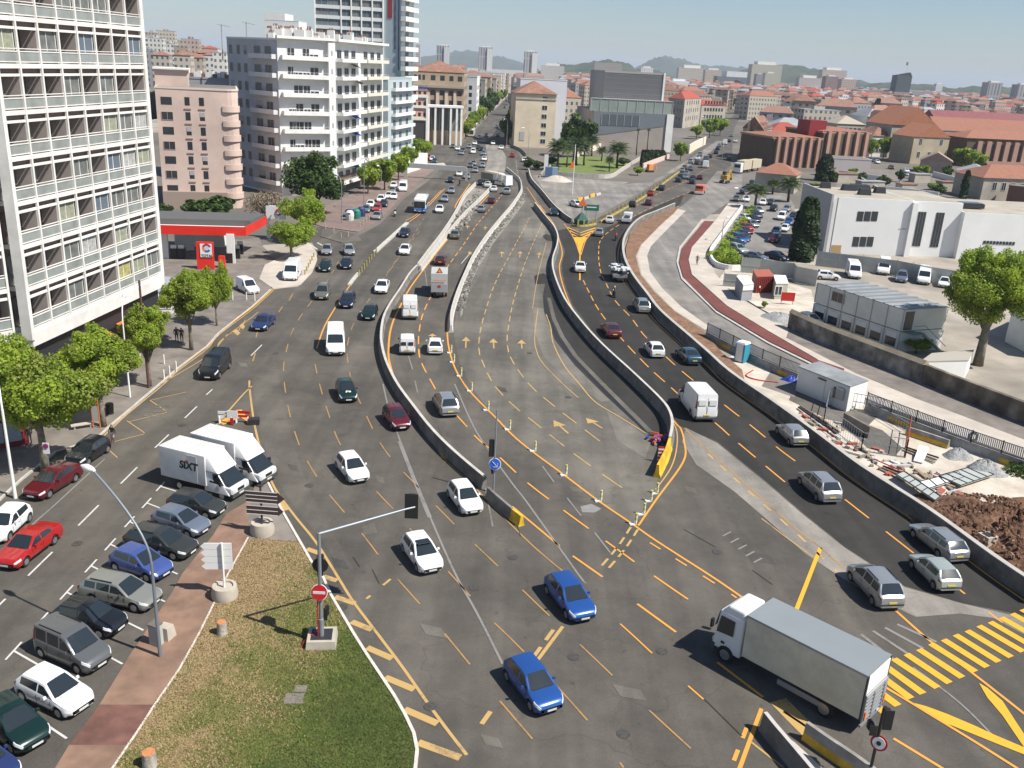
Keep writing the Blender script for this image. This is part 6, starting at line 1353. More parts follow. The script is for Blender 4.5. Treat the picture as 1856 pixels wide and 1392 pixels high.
def car_meshes(ty):
    t=TYPES[ty];L,W=t['L'],t['W'];hw=W/2;fx,rx=t['fo'],t['fo']+t['wb'];zb=.2;rw=.31 if ty not in('van','lowvan')else .34;R_=rw+.065
    tp=np.array(t['top']);cowl,ws,re_,rb=t['keys']
    X=set([round(v,3)for v in tp[:,0]]);X|={.1,L-.02,L-.1}
    for a,b in t['win']:X|={a,b}
    for c in(fx,rx):
        for k in(-1,-.8,-.45,0,.45,.8,1):X.add(round(c+k*R_,3))
    X|={round(v,3)for v in np.linspace(.3,L-.3,14)}
    X=sorted(X);X=[x for i,x in enumerate(X)if i==0 or x-X[i-1]>.012]
    # smooth top
    def top(x):return float(np.interp(x,tp[:,0],tp[:,1]))
    hmax=tp[:,1].max();rings=[]
    for x in X:
        e=min(x,L-x);sh=1-.30*max(0,1-e/.42)**2.2 if x<L/2 else 1-.17*max(0,1-e/.35)**2.2
        w_=hw*sh;tz=top(x);belt=np.interp(x,[0,cowl,re_,L],[t['belt'][0]-.12,t['belt'][0],t['belt'][1],t['belt'][1]-.05]);bl=min(belt,tz-.05);q=max(0.,min(1.,(tz-bl-.06)/(hmax-belt-.06)))
        th=.17 if ty not in('van','partner','kangoo','lowvan')else .10
        za=zb+.0
        for c in(fx,rx):
            if abs(x-c)<R_:za=max(za,rw+math.sqrt(max(0,R_*R_-(x-c)**2)))
        inn=w_-.24 if za>zb+.01 else w_-.10
        zl=zb+(.1 if e<.2 else 0)
        wr=w_-.05-th*q;zu=tz-.05-.02*q
        pts=[(0,zl),(inn,zl),(inn+.01,max(za,zl)),(w_-.015,max(za,zl+.08)),(w_,max(za+.02,zl+.22)),(w_+.0,max(za+.03,(zl+bl)/2)),(w_-.02,max(bl-.08,za+.04)),(w_-.05,bl),(w_-.055-.01*q,bl+(.035 if q>.05 else .01)),(wr+.01,max(bl+.02,zu-.03*q)),(wr-.03,tz-.012),(wr-.11-.03*q,tz+.004),(wr*.5,tz+.022),(0,tz+.03)]
        rings.append(pts)
    n=len(rings[0]);parts={}
    def add(nm,vs,m=None):parts.setdefault(nm,MB());parts[nm].add(vs,[tuple(range(len(vs)))])
    NX=len(X);P=lambda i,j,s:(L/2-X[i],s*rings[i][j][0],rings[i][j][1])     # local +x is forward
    allv=MB()
    for s in(1,-1):
        for i in range(NX-1):
            xm=(X[i]+X[i+1])/2;q=top(xm)
            for j in range(n-1):
                f=[P(i,j,s),P(i+1,j,s),P(i+1,j+1,s),P(i,j+1,s)]
                if s>0:f=f[::-1]
                nm='body'
                if j==8 and any(a<xm<b for a,b in t['win'])and q-np.interp(xm,[0,cowl,re_,L],[0,t['belt'][0],t['belt'][1],t['belt'][1]])>.10:
                    k=[a<xm<b for a,b in t['win']].index(True);nm='side_window%d%d'%(k,s)
                elif j>=11 and cowl<xm<ws:nm='windshield'
                elif j>=11 and re_<xm<rb and ty not in('van','partner'):nm='rear_window'
                elif j in(6,7,8,9)and .06<xm<.42:nm='headlight%d'%s
                elif(j in(6,7,8)and L-.30<xm<L-.01):nm='taillight%d'%s
                elif(j<=3 and(xm<.3 or xm>L-.25)):nm='bumper%d'%(xm<1)
                mb=parts.setdefault(nm,MB());mb.add(f,[(0,1,2,3)])
    for i in(0,NX-1):
        ring=[P(i,j,1)for j in range(n)]+[P(i,j,-1)for j in range(n-1,0,-1)]
        parts['body'].add(ring,[tuple(range(len(ring)))[::(1 if i==0 else-1)]])
    return t,parts,fx,rx,rw,hw,L
def weld(mb,mats,name,ang=38):
    me=mb.mesh(name,mats);bm=bmesh.new();bm.from_mesh(me);bmesh.ops.remove_doubles(bm,verts=bm.verts,dist=.0008);bm.to_mesh(me);bm.free()
    me.polygons.foreach_set('use_smooth',[True]*len(me.polygons));me.set_sharp_from_angle(angle=R(ang));return me
def obj0(name,me,parent=None):o=bpy.data.objects.new(name,me);COL.objects.link(o);o.parent=parent;return o
VEH={}
WM={}
def wheel_mesh(r,w_=.19):
    if(r,w_)not in WM:
        a=MB();N=18
        for yy,rr_ in():pass
        a.tube([(0,-w_/2,0),(0,-w_/2+.03,0),(0,w_/2-.03,0),(0,w_/2,0)],[r*.93,r,r,r*.93],N)
        b=MB();b.tube([(0,-w_/2-.012,0),(0,w_/2+.012,0)],[r*.62,r*.62],12)
        WM[(r,w_)]=(weld(a,M_TYRE,'wheel'),weld(b,M_RIM,'rim'))
    return WM[(r,w_)]
CARLIB={}
def car_lib(ty,detail):
    key=(ty,detail)
    if key in CARLIB:return CARLIB[key]
    t,parts,fx,rx,rw,hw,L=car_meshes(ty);H=max(v[1]for v in t['top'])
    if detail:
        out=[]
        for nm,mb in parts.items():
            base=''.join(c for c in nm if not c.isdigit()and c!='-')
            m={'body':'PAINT','bumper':'BUMP','side_window':M_GLASS,'windshield':M_GLASS,'rear_window':M_GLASS,'headlight':M_HL,'taillight':M_TL}[base]
            me=weld(mb,M_GLASS if isinstance(m,str)else m,base,50 if base!='body' else 36);out.append((base,me,m))
        big=MB();big.box((L/2-.0,0,.40),(.04,hw*1.05,.13));out.append(('grille',big.mesh('grille',M_BLACK),None))
        mb=MB();mb.box((L/2+.015,0,.40 if ty not in('van',)else .5),(.03,.5,.11));out.append(('number_plate',mb.mesh('number_plate',M_PLATE),None))
        mb=MB();mb.box((-L/2-.01,0,.62),(.03,.5,.11));out.append(('number_plate',mb.mesh('number_plate',M_PLY),None))
        mb=MB();k0=t['win'][0][0];xs_=[k0+.05,t['win'][0][1]+.04]+([t['win'][1][1]+.02]if len(t['win'])>1 and ty not in('hatch',)else[])
        for s in(1,-1):
            for x in xs_:mb.box((L/2-x,s*(hw-.003),(.3+t['belt'][0])/2),(.016,.012,t['belt'][0]-.34))
            mb.box((L/2-(t['fo']+t['wb']/2),s*(hw-.002),.33),(t['wb']-.85,.014,.07));mb.box((L/2-xs_[1]+.2,s*(hw-.012),t['belt'][0]-.13),(.16,.03,.03))
        mb.box((L/2-t['keys'][0]+.03,0,t['top'][4][1]+.035),(.03,hw*1.3,.012));out.append(('door_trim',mb.mesh('door_trim',M_BLACK),None))
        ck=t['keys'][0]
        for s in(1,-1):mb=MB();mb.box((L/2-ck-.42,s*(hw+.06),t['belt'][0]+.10),(.09,.17,.13),0,0,.8);out.append(('door_mirror',mb.mesh('door_mirror',M_BUMP),'PAINT' if ty in('hatch','sedan','mpv')else None))
        if ty in('estate','kangoo','mpv'):
            for s in(1,-1):mb=MB();mb.seg((L/2-t['keys'][1]-.35,s*(hw-.26),H+.035),(L/2-t['keys'][2]+.3,s*(hw-.26),H+.02),.04,.05);out.append(('roof_rail',mb.mesh('roof_rail',M_BLACK),None))
        if ty in('van','partner','lowvan'):
            mb=MB();mb.box((-L/2-.002,0,H*.52),(.02,.025,H*.75));mb.box((-L/2-.004,.0,.36),(.1,W_:=hw*1.8,.12));out.append(('rear_door_trim',mb.mesh('rear_door_trim',M_BUMP),None))
            if ty!='lowvan':
                for s in(1,-1):mb=MB();mb.box((-L/2+.045,s*hw*.45,H*.72),(.06,hw*.6,H*.2));out.append(('rear_window',mb.mesh('rear_window',M_GLASS if ty=='van' and False else MATS['white_car_paint'])if ty=='van' else mb.mesh('rear_window',M_GLASS),None)if ty!='van' else('door_panel',mb.mesh('door_panel',MATS['white_car_paint']),'PAINT'))
    else:
        big=MB()
        for nm,mb in parts.items():
            base=''.join(c for c in nm if not c.isdigit()and c!='-');mi={'body':0,'bumper':1,'side_window':2,'windshield':2,'rear_window':2,'headlight':3,'taillight':4}[base];big.add(mb.v,mb.f,mi)
        for x in(L/2-fx,L/2-rx):
            for s in(1,-1):big.tube([(x,s*(hw-.2),rw),(x,s*(hw-.005),rw)],rw,10,1)
        out=[('body',weld(big,[PAINTS['white'],M_BUMP,M_GLASS,M_HL,M_TL],'car_body',36),None)]
    CARLIB[key]=(t,out,fx,rx,rw,hw,L);return CARLIB[key]
FARMESH={}
def car(ty,col,a,b,label,group=None,detail=None,name=None,extra=None,cat=None):
    """a rear, b front: photo positions of the ground under the car's ends (only the direction and the midpoint are used)"""
    A,B=G(*a),G(*b);c=(A+B)/2;d=B-A;rz=math.atan2(d.y,d.x);dist=c.y
    if detail is None:detail=dist<175
    c.z=.03
    t,out,fx,rx,rw,hw,L=car_lib(ty,detail)
    nm=name or{'hatch':'hatchback_car','sedan':'sedan_car','estate':'estate_car','mpv':'people_carrier','kangoo':'small_van','partner':'small_van','van':'white_van' if col=='white' else 'panel_van','lowvan':'panel_van'}[ty]
    ct=cat or('van' if ty in('kangoo','partner','van','lowvan')else 'car')
    pm=PAINTS[col]
    if not detail:
        key=(ty,col)
        if key not in FARMESH:me=out[0][1].copy();me.materials[0]=pm;FARMESH[key]=me
        o=bpy.data.objects.new(nm,FARMESH[key]);COL.objects.link(o);o.location=c;o.rotation_euler=(0,0,rz);tag(o,label,ct,group);return o
    root=empty(nm,c,rz,label=label,cat=ct,group=group)
    for base,me,m in out:
        mm=pm if m=='PAINT' else((pm if(TYPES[ty]['L']<5 and col not in('dgreen',))else M_BUMP)if m=='BUMP' else None)
        if mm is not None:
            key=(me.name,mm.name)
            if key not in FARMESH:me2=me.copy();me2.materials[0]=mm;FARMESH[key]=me2
            me=FARMESH[key]
        obj0(base,me,root)
    wm,rm=wheel_mesh(rw)
    for x in(L/2-fx,L/2-rx):
        for s in(1,-1):
            w_=obj0('wheel',wm,root);w_.location=(x,s*(hw-.115),rw);obj0('rim',rm,w_)
    if extra=='sunroof':
        mb=MB();mb.box((.15,0,1.445),(.55,.85,.03));mb.build('sunroof',M_GLASS,root,rel=False)
    if extra=='flowers':
        mb=MB();
        for k in range(14):mb.lathe((1.25+random.uniform(-.15,.2),random.uniform(-.25,.25),.93),[(.07,0),(.09,.05),(.03,.1)],6,k%3)
        mb.build('bonnet_bouquet',[mat('flower_green',(.25,.55,.2),.7),M_WHITE,mat('flower_pink',(.6,.15,.25),.7)],root,rel=False)
    return root
# -- parked row, bottom left (noses towards the red path)
car('hatch','midblue',(-70,1378),(5,1425),'dark blue car cut by the bottom left corner')
car('hatch','dgreen',(-22,1290),(80,1370),'dark green hatchback parked at the lower end of the row')
car('hatch','white',(48,1245),(158,1298),'white hatchback parked between the dark green and the grey tall cars')
car('kangoo','grey',(82,1170),(190,1218),'grey tall leisure van parked in the angled row')
car('hatch','black',(112,1122),(222,1150),'glossy black hatchback parked beside the grey leisure van')
car('estate','beige',(160,1075),(282,1102),'champagne estate car parked beside the blue one')
car('hatch','lblue',(212,1020),(305,1052),'violet-blue rounded small car parked in the row')
car('estate','dgrey',(238,985),(350,1010),'dark grey hatchback with sunshade parked between blue cars',name='hatchback_car')
car('hatch','sblue',(288,948),(372,972),'blue-grey old small hatchback parked in the row')
car('hatch','dgrey',(306,918),(410,938),'dark olive hatchback parked right beside the white box truck')
car('hatch','black',(190,812),(130,852),'black hatchback parked at the left kerb in front of the person',extra=None)
car('sedan','dred',(130,865),(65,905),'dark red sedan parked at the left kerb behind the black one')
car('hatch','white',(50,930),(-25,1000),'white hatchback at the left edge beside the red moving sedan')
car('sedan','red',(95,972),(12,1035),'bright red sedan driving towards the bottom left')
# -- left carriageway, oncoming
car('lowvan','black',(412,655),(368,700),'black van driving down near the orange kerb line')
car('sedan','midblue',(490,582),(466,604),'small dark blue car near the left kerb line')
car('partner','white',(430,520),(470,540),'white small van parked by the filling station exit')
car('van','white',(540,490),(520,518),'tall white van parked at the kerb under the bright green tree')
car('hatch','silver',(594,450),(591,470),'silver car at the left of a pair leaving the side street')
car('hatch','silver',(628,450),(637,471),'silver-blue car at the right of a pair leaving the side street')
car('hatch','dgreen',(592,480),(587,500),'dark green car behind the white van lane')
car('hatch','navy',(632,475),(624,495),'dark navy hatchback beside the dark green car')
car('mpv','olive',(590,526),(580,551),'grey people carrier with tinted windscreen on the left road')
car('estate','navy',(636,540),(624,566),'dark blue-grey estate car on the left carriageway')
car('hatch','dgreen',(677,562),(663,589),'black-green hatchback beside the curved barrier')
car('sedan','white',(698,515),(687,540),'white sedan left of the pale barrier')
car('van','white',(609,612),(608,656),'white van driving down alone in the middle of the left carriageway')
car('hatch','dgreen',(621,700),(635,740),'dark green car with a bouquet on the bonnet',extra='flowers')
car('hatch','dred',(703,748),(735,790),'dark red hatchback right beside the curved barrier')
car('hatch','white',(618,836),(660,887),'white three-door hatchback in the centre of the left carriageway')
car('hatch','white',(823,890),(862,942),'white rounded hatchback near the barrier gap and the blue arrow sign')
car('hatch','white',(745,990),(785,1045),'white hatchback with a glass sunroof',extra='sunroof')
vb=car('hatch','blue',(1003,1062),(1062,1135),'bright blue five-door hatchback, the upper of two blue cars')
vb.scale=(1.07,1.04,1.02)
car('hatch','blue',(932,1215),(1000,1300),'bright blue rounded hatchback, the lower of two blue cars')
car('sedan','white',(740,447),(728,472),'white sedan between the yellow bollards and the pale barrier')
car('sedan','navy',(740,416),(726,440),'dark blue sedan beside the yellow bollard divider')
car('sedan','white',(800,376),(793,393),'white sedan right of the bus')
car('sedan','silver',(689,391),(678,403),'silver car at the end of the parked row near the bins')
car('hatch','silver',(809,358),(803,373),'silver car above the white sedan by the bus')
car('hatch','silver',(821,343),(815,357),'silver car behind another before the truck')
# -- two lanes going up (rear seen)
car('van','white',(743,585),(743,556),'white van seen from behind beside the curved barrier',name='white_van')
car('partner','white',(738,652),(738,618),'white small van seen from behind, lower left of the pair')
car('hatch','white',(789,652),(787,620),'white hatchback seen from behind beside the small white van')
car('mpv','silver',(820,765),(795,722),'silver tall car seen from behind with a black sunroof')
car('hatch','dred',(796,488),(800,468),'dark red hatchback ahead of the grey box truck')
car('estate','olive',(822,440),(828,422),'olive estate car in the two lanes going up')
car('hatch','silver',(868,392),(876,376),'silver hatchback going up by the pale barrier')
car('hatch','dred',(887,375),(894,362),'dark red car going up ahead of the silver one')
car('hatch','white',(880,343),(889,335),'white car crossing beside the tipper truck')
car('hatch','white',(892,352),(898,342),'white hatchback going up behind the tipper truck')
car('mpv','silver',(917,358),(920,345),'silver tall car right of the white ones below the tipper')
# -- right carriageway (rear seen)
car('sedan','white',(1051,503),(1051,478),'white sedan seen from behind on the fresh asphalt near the yellow merge arrow')
car('mpv','silver',(1172,577),(1152,548),'silver people carrier seen from behind next to the soil strip')
car('sedan','dred',(1118,621),(1096,592),'dark red sedan seen from behind on the fresh asphalt')
car('hatch','white',(1196,656),(1174,628),'white hatchback seen from behind left of the teal one')
car('sedan','teal',(1260,666),(1233,640),'blue teal hatchback seen from behind below the retaining wall',name='hatchback_car')
vb=car('van','white',(1287,776),(1238,716),'tall white van with twin rear doors at the fork of the right carriageway')
vb.scale=(1.1,1.1,1.1)
car('hatch','silver',(1452,815),(1415,780),'silver car below the site fence cage')
car('mpv','silver',(1505,915),(1460,872),'silver people carrier in the middle of the right carriageway')
car('estate','silver',(1730,1020),(1665,968),'silver estate car along the retaining wall near the right edge')
car('hatch','mint',(1715,1073),(1665,1025),'pale grey-green small car beside the silver estate')
car('mpv','silver',(1610,1105),(1555,1045),'silver people carrier nearest the zebra crossing')
car('hatch','silver',(1083,434),(1089,420),'silver hatchback beside the yellow merge triangle')
car('hatch','white',(1102,410),(1108,397),'white hatchback ahead of the merge triangle')
car('sedan','dgreen',(999,382),(1008,398),'dark green-blue car coming down the slip road')
car('hatch','black',(1143,380),(1149,369),'black hatchback by the yellow posts of the right avenue')
car('hatch','dred',(1172,377),(1178,366),'dark red hatchback right of the black one')
car('hatch','red',(1176,359),(1182,350),'bright red hatchback on the right avenue')
car('sedan','navy',(1196,349),(1202,340),'dark sedan ahead of the bright red hatchback')
car('sedan','white',(1036,372),(1052,377),'white car parked sideways at the roadworks behind the green sign')
car('hatch','red',(927,289),(930,281),'dark red car alone on the far slip road')
# -- far traffic jam in the centre
JC=[(860,262,'white','sedan'),(850,268,'silver','hatch'),(838,275,'black','hatch'),(857,278,'white','kangoo'),(872,273,'black','hatch'),(866,270,'dgrey','hatch'),(876,281,'silver','hatch'),(877,291,'white','hatch'),(858,299,'silver','sedan'),(874,303,'silver','hatch'),(861,312,'silver','hatch'),(832,318,'white','sedan'),(846,323,'silver','sedan'),(816,330,'black','sedan'),(870,335,'black','hatch'),(829,272,'white','hatch'),(836,280,'silver','hatch'),(783,291,'white','hatch'),(787,295,'teal','hatch'),(778,288,'red','hatch'),(820,268,'grey','hatch'),(852,303,'grey','hatch'),(875,258,'silver','hatch'),(881,247,'navy','sedan'),(902,247,'navy','sedan'),(868,251,'white','sedan'),(900,232,'grey','hatch'),(914,196,'black','hatch'),(920,190,'silver','hatch'),(917,184,'navy','hatch'),(893,262,'white','hatch'),(950,293,'white','hatch'),(955,300,'silver','hatch'),(908,270,'white','sedan')]
CN={'white':'white','silver':'silver','black':'black','dgrey':'dark grey','grey':'grey','teal':'teal','red':'red','navy':'dark blue','dred':'dark red','blue':'blue','dgreen':'dark green','sblue':'blue-grey','olive':'olive','cream':'cream','orange':'orange','mint':'pale green','midblue':'mid blue','beige':'champagne','lblue':'light blue'}
TN={'hatch':'hatchback','sedan':'saloon car','kangoo':'small van','mpv':'people carrier','estate':'estate car','partner':'small van','van':'tall van'}
for x,y,c,t_ in JC:car(t_,c,(x+2,y-4),(x-1,y+5),'%s %s in the far queue below the avenue'%(CN[c],TN[t_]),'cars queuing below the far avenue',detail=False)
JR=[(1242,324,'silver','sedan'),(1255,326,'black','sedan'),(1233,323,'black','sedan'),(1244,318,'silver','hatch'),(1268,325,'dred','hatch'),(1254,333,'navy','hatch'),(1229,330,'black','hatch'),(1251,309,'sblue','hatch'),(1236,312,'silver','hatch'),(1262,298,'dgrey','hatch'),(1264,290,'white','sedan'),(1251,296,'silver','mpv'),(1268,283,'silver','mpv'),(1278,304,'white','van'),(1286,286,'dgreen','hatch'),(1297,279,'navy','sedan'),(1300,272,'navy','sedan'),(1303,266,'silver','hatch'),(1313,262,'white','van'),(1321,258,'navy','hatch'),(1332,258,'white','sedan'),(1240,307,'grey','hatch'),(1279,294,'grey','van'),(1275,299,'black','hatch'),(1325,248,'silver','hatch'),(1320,290,'dred','hatch'),(1340,284,'red','hatch')]
for x,y,c,t_ in JR:car(t_,c,(x-3,y+4),(x+4,y-4),'%s %s in the queue on the right avenue'%(CN[c],TN[t_]),'cars queuing on the right avenue',detail=False)
# parked row by the left trees
PL=[(683,383,'red','sedan','red parked car with its bonnet up, near the bins'),(663,385,'sblue','hatch','blue-grey car parked behind the green bin'),(671,376,'white','hatch','white car parked left of the red one'),(695,375,'navy','hatch','dark car parked right behind the red one'),(690,366,'white','estate','white estate parked above the dark car'),(704,360,'white','hatch','white car parked beneath the street trees'),(713,361,'white','hatch','white hatchback parked below the white camper van'),(710,350,'silver','sedan','silver car parked beside the white camper van'),(713,341,'white','hatch','white car behind the white camper van')]
for x,y,c,t_,lb in PL:car(t_,c,(x+5,y-9),(x-4,y+9),lb,'cars parked along the left pavement')
car('van','white',(735,338),(726,355),'large white camper van parked along the left pavement','cars parked along the left pavement')
car('estate','sblue',(643,388),(625,396),'grey car parked behind the white bottle bank','cars parked along the left pavement')
# car park
CP=[(1373,385,'silver','hatch'),(1370,394,'navy','hatch'),(1366,402,'black','hatch'),(1352,400,'white','hatch'),(1362,411,'silver','hatch'),(1352,417,'red','hatch'),(1350,424,'dred','hatch'),(1346,430,'black','hatch'),(1338,438,'blue','mpv'),(1345,436,'teal','hatch'),(1332,448,'teal','mpv'),(1336,456,'mint','estate')]
for i,(x,y,c,t_)in enumerate(CP):car(t_,c,(x-14,y-4),(x+14,y+5),'%s %s in the left row of the car park'%(CN[c],TN[t_]),'cars in the left row of the car park')
for i,(x,y,c,t_)in enumerate(((1415,398,'white','kangoo'),(1428,407,'blue','hatch'),(1420,419,'white','hatch'),(1405,424,'sblue','hatch'),(1402,438,'dred','mpv'),(1424,383,'silver','hatch'),(1436,396,'navy','hatch'),(1400,382,'black','hatch'))):car(t_,c,(x+10,y-7),(x-8,y+8),'%s %s in the right row of the car park'%(CN[c],TN[t_]),'cars in the right row of the car park')
car('sedan','sblue',(1352,468),(1385,474),'blue-grey sedan at the bottom of the car park behind the corrugated fence');car('sedan','navy',(1390,466),(1425,474),'dark sedan at the bottom of the car park near the cypress')
for x,y,c in((1334,365,'grey'),(1352,366,'white'),(1345,352,'black'),(1362,336,'navy'),(1382,372,'white'),(1396,372,'dgrey')):car('hatch',c,(x+2,y-6),(x-2,y+5),'%s car between the palms at the top of the car park'%CN[c],'cars by the car park palms',detail=False)
# site yard
car('van','white',(1535,485),(1556,518),'white box-bodied van in the yard behind the site cabins',name='yard_van')
car('van','white',(1602,480),(1598,510),'white high van parked in the yard beside the fence')
car('mpv','sblue',(1634,497),(1632,522),'grey-blue people carrier parked in the yard')
car('van','white',(1673,498),(1672,526),'white motorhome van parked in the yard right of the people carrier')
car('hatch','white',(1714,510),(1706,528),'white car in the yard half hidden by the plane tree')
car('hatch','white',(1478,505),(1520,508),'white pickup in the yard behind the two-storey cabins')
for x,y,c in((1584,293,'blue'),(1590,296,'white'),(1630,288,'navy'),(1642,312,'white'),(1640,318,'silver'),(1615,306,'dred')):car('hatch',c,(x-6,y-2),(x+6,y+3),'%s car parked before the stone barracks'%CN[c],'cars parked before the barracks',detail=False)
car('hatch','white',(1460,585),(1476,592),'white car behind the start of the old wall')
# ---- trucks
def box(root,name,c,d,m,taper=1.,rz=0):s=MB();s.box(c,d,rz,0,taper);return s.build(name,m,root,rel=False)
def wheels(root,xs,hw,r=.48,w_=.28):
    wm,rm=wheel_mesh(r,w_)
    for x in xs:
        for s in(1,-1):o=obj0('wheel',wm,root);o.location=(x,s*(hw-w_/2),r);obj0('rim',rm,o)
def heading(a,b):A,B=G(*a),G(*b);d=B-A;return(A+B)/2,math.atan2(d.y,d.x),d.length
def beveled(root,name,c,d,m,bev=.08,tp=None,seg=3):
    bm=bmesh.new();bmesh.ops.create_cube(bm,size=1)
    for v in bm.verts:v.co=Vector((v.co.x*d[0],v.co.y*d[1],v.co.z*d[2]))
    if tp:tp(bm)
    bmesh.ops.bevel(bm,geom=bm.edges[:],offset=bev,segments=seg,affect='EDGES',profile=.6)
    for v in bm.verts:v.co+=Vector(c)
    me=bpy.data.meshes.new(name);bm.to_mesh(me);bm.free();me.materials.append(m);me.polygons.foreach_set('use_smooth',[True]*len(me.polygons));me.set_sharp_from_angle(angle=R(40));return obj0(name,me,root)
# big grey truck bottom right
TB_L=7.4
fr_,rr2=G(1300,1186),G(1548,1325)     # near lower edge of the box along its visible side
c,rz,L_=heading((1552,1336),(1294,1192));side=Vector((math.cos(rz),math.sin(rz),0));nrm=Vector((-side.y,side.x,0))
if nrm.y<0:nrm=-nrm
top_z=3.45
ctr=c+nrm*1.27
root=empty('delivery_truck',(ctr.x,ctr.y,0.0),rz,label='large grey box truck with a tail lift entering the junction at the bottom right',cat='truck')
BL=L_*1.0
BOX=mat('truck_box_beige',(.62,.58,.45),.5,var=.05,scale=.5,stain=.16,stain_scale=1.1);BTOP=mat('truck_roof',(.27,.30,.31),.4,var=.03,scale=.5)
bx=-.75
s=MB();s.box((bx,0,2.2),(BL*.80,2.5,2.45));s.build('cargo_box',BOX,root,rel=False)
s=MB();s.box((bx,0,3.44),(BL*.80+.04,2.54,.06));s.build('box_roof',BTOP,root,rel=False)
hb=BL*.40
for sy in(-1,1):box(root,'box_edge',(bx,sy*1.26,3.40),(BL*.8+.04,.04,.1),M_GREYM);box(root,'corner_post',(bx-hb-.01,sy*1.2,2.2),(.08,.12,2.5),M_DKM)
box(root,'rear_door',(bx-hb-.03,0,2.85),(.04,2.25,1.0),C_WHITER)
s=MB();s.box((bx-hb-.09,0,1.55),(.08,2.3,1.55))
s.build('tail_lift',mat('aluminium_lift',(.50,.51,.50),.4,metal=.3),root,rel=False)
s=MB()
for k in range(7):s.box((bx-hb-.15,0,.92+.21*k),(.04,2.2,.06))
for y_ in(-.75,0.35):s.box((bx-hb-.16,y_,1.5),(.05,.12,1.5))
s.build('lift_ribs',M_GREYM,root,rel=False)
for sy in(-1,1):box(root,'reflector',(bx-hb-.17,sy*1.02,1.15),(.03,.14,.5),M_ORANGE)
box(root,'rear_bumper',(bx-hb-.05,0,.55),(.12,2.3,.14),M_GREYM);box(root,'number_plate',(bx-hb-.12,-.7,.68),(.03,.5,.12),M_PLATE)
box(root,'chassis',(bx+.6,0,.8),(BL*.95,.9,.25),M_DKM);box(root,'side_guard',(bx-.2,-1.2,.62),(2.6,.05,.3),M_GREYM);box(root,'side_guard',(bx-.2,1.2,.62),(2.6,.05,.3),M_GREYM)
cx=bx+hb+1.05
def tpc(bm):
    for v in bm.verts:
        if v.co.x>0 and v.co.z>0:v.co.x-=.25
        if v.co.z>0:v.co.y*=.93
beveled(root,'cab',(cx,0,1.75),(1.75,2.3,2.3),PAINTS['white'],.12,tpc)
beveled(root,'wind_deflector',(cx-.15,0,3.05),(1.3,2.1,.5),PAINTS['white'],.15,tpc)
s=MB();s.quad((cx+.885,-1.02,1.75),(cx+.885,1.02,1.75),(cx+.70,.96,2.72),(cx+.70,-.96,2.72));s.build('windshield',M_GLASS,root,rel=False)
for sy in(-1,1):
    s=MB();s.add([(cx-.35,sy*1.165,1.7),(cx+.65,sy*1.165,1.6),(cx+.5,sy*1.115,2.6),(cx-.35,sy*1.115,2.6)],[(0,1,2,3)]);s.build('side_window',M_GLASS,root,rel=False)
    box(root,'door_mirror',(cx+.85,sy*1.35,2.1),(.12,.22,.5),M_BLACK);box(root,'headlight',(cx+.88,sy*.85,.95),(.06,.35,.2),M_HL);box(root,'marker_lamp',(cx+.2,sy*1.17,1.1),(.2,.03,.12),M_BLACK)
box(root,'bumper',(cx+.8,0,.62),(.3,2.3,.45),M_BUMP);box(root,'grille',(cx+.89,0,1.3),(.04,1.3,.5),M_BUMP)
wheels(root,(cx-.05,bx-hb+1.75),1.22)
for sy in(-1,1):box(root,'mudguard',(bx-hb+1.75,sy*1.08,1.02),(1.2,.3,.06),M_BLACK)
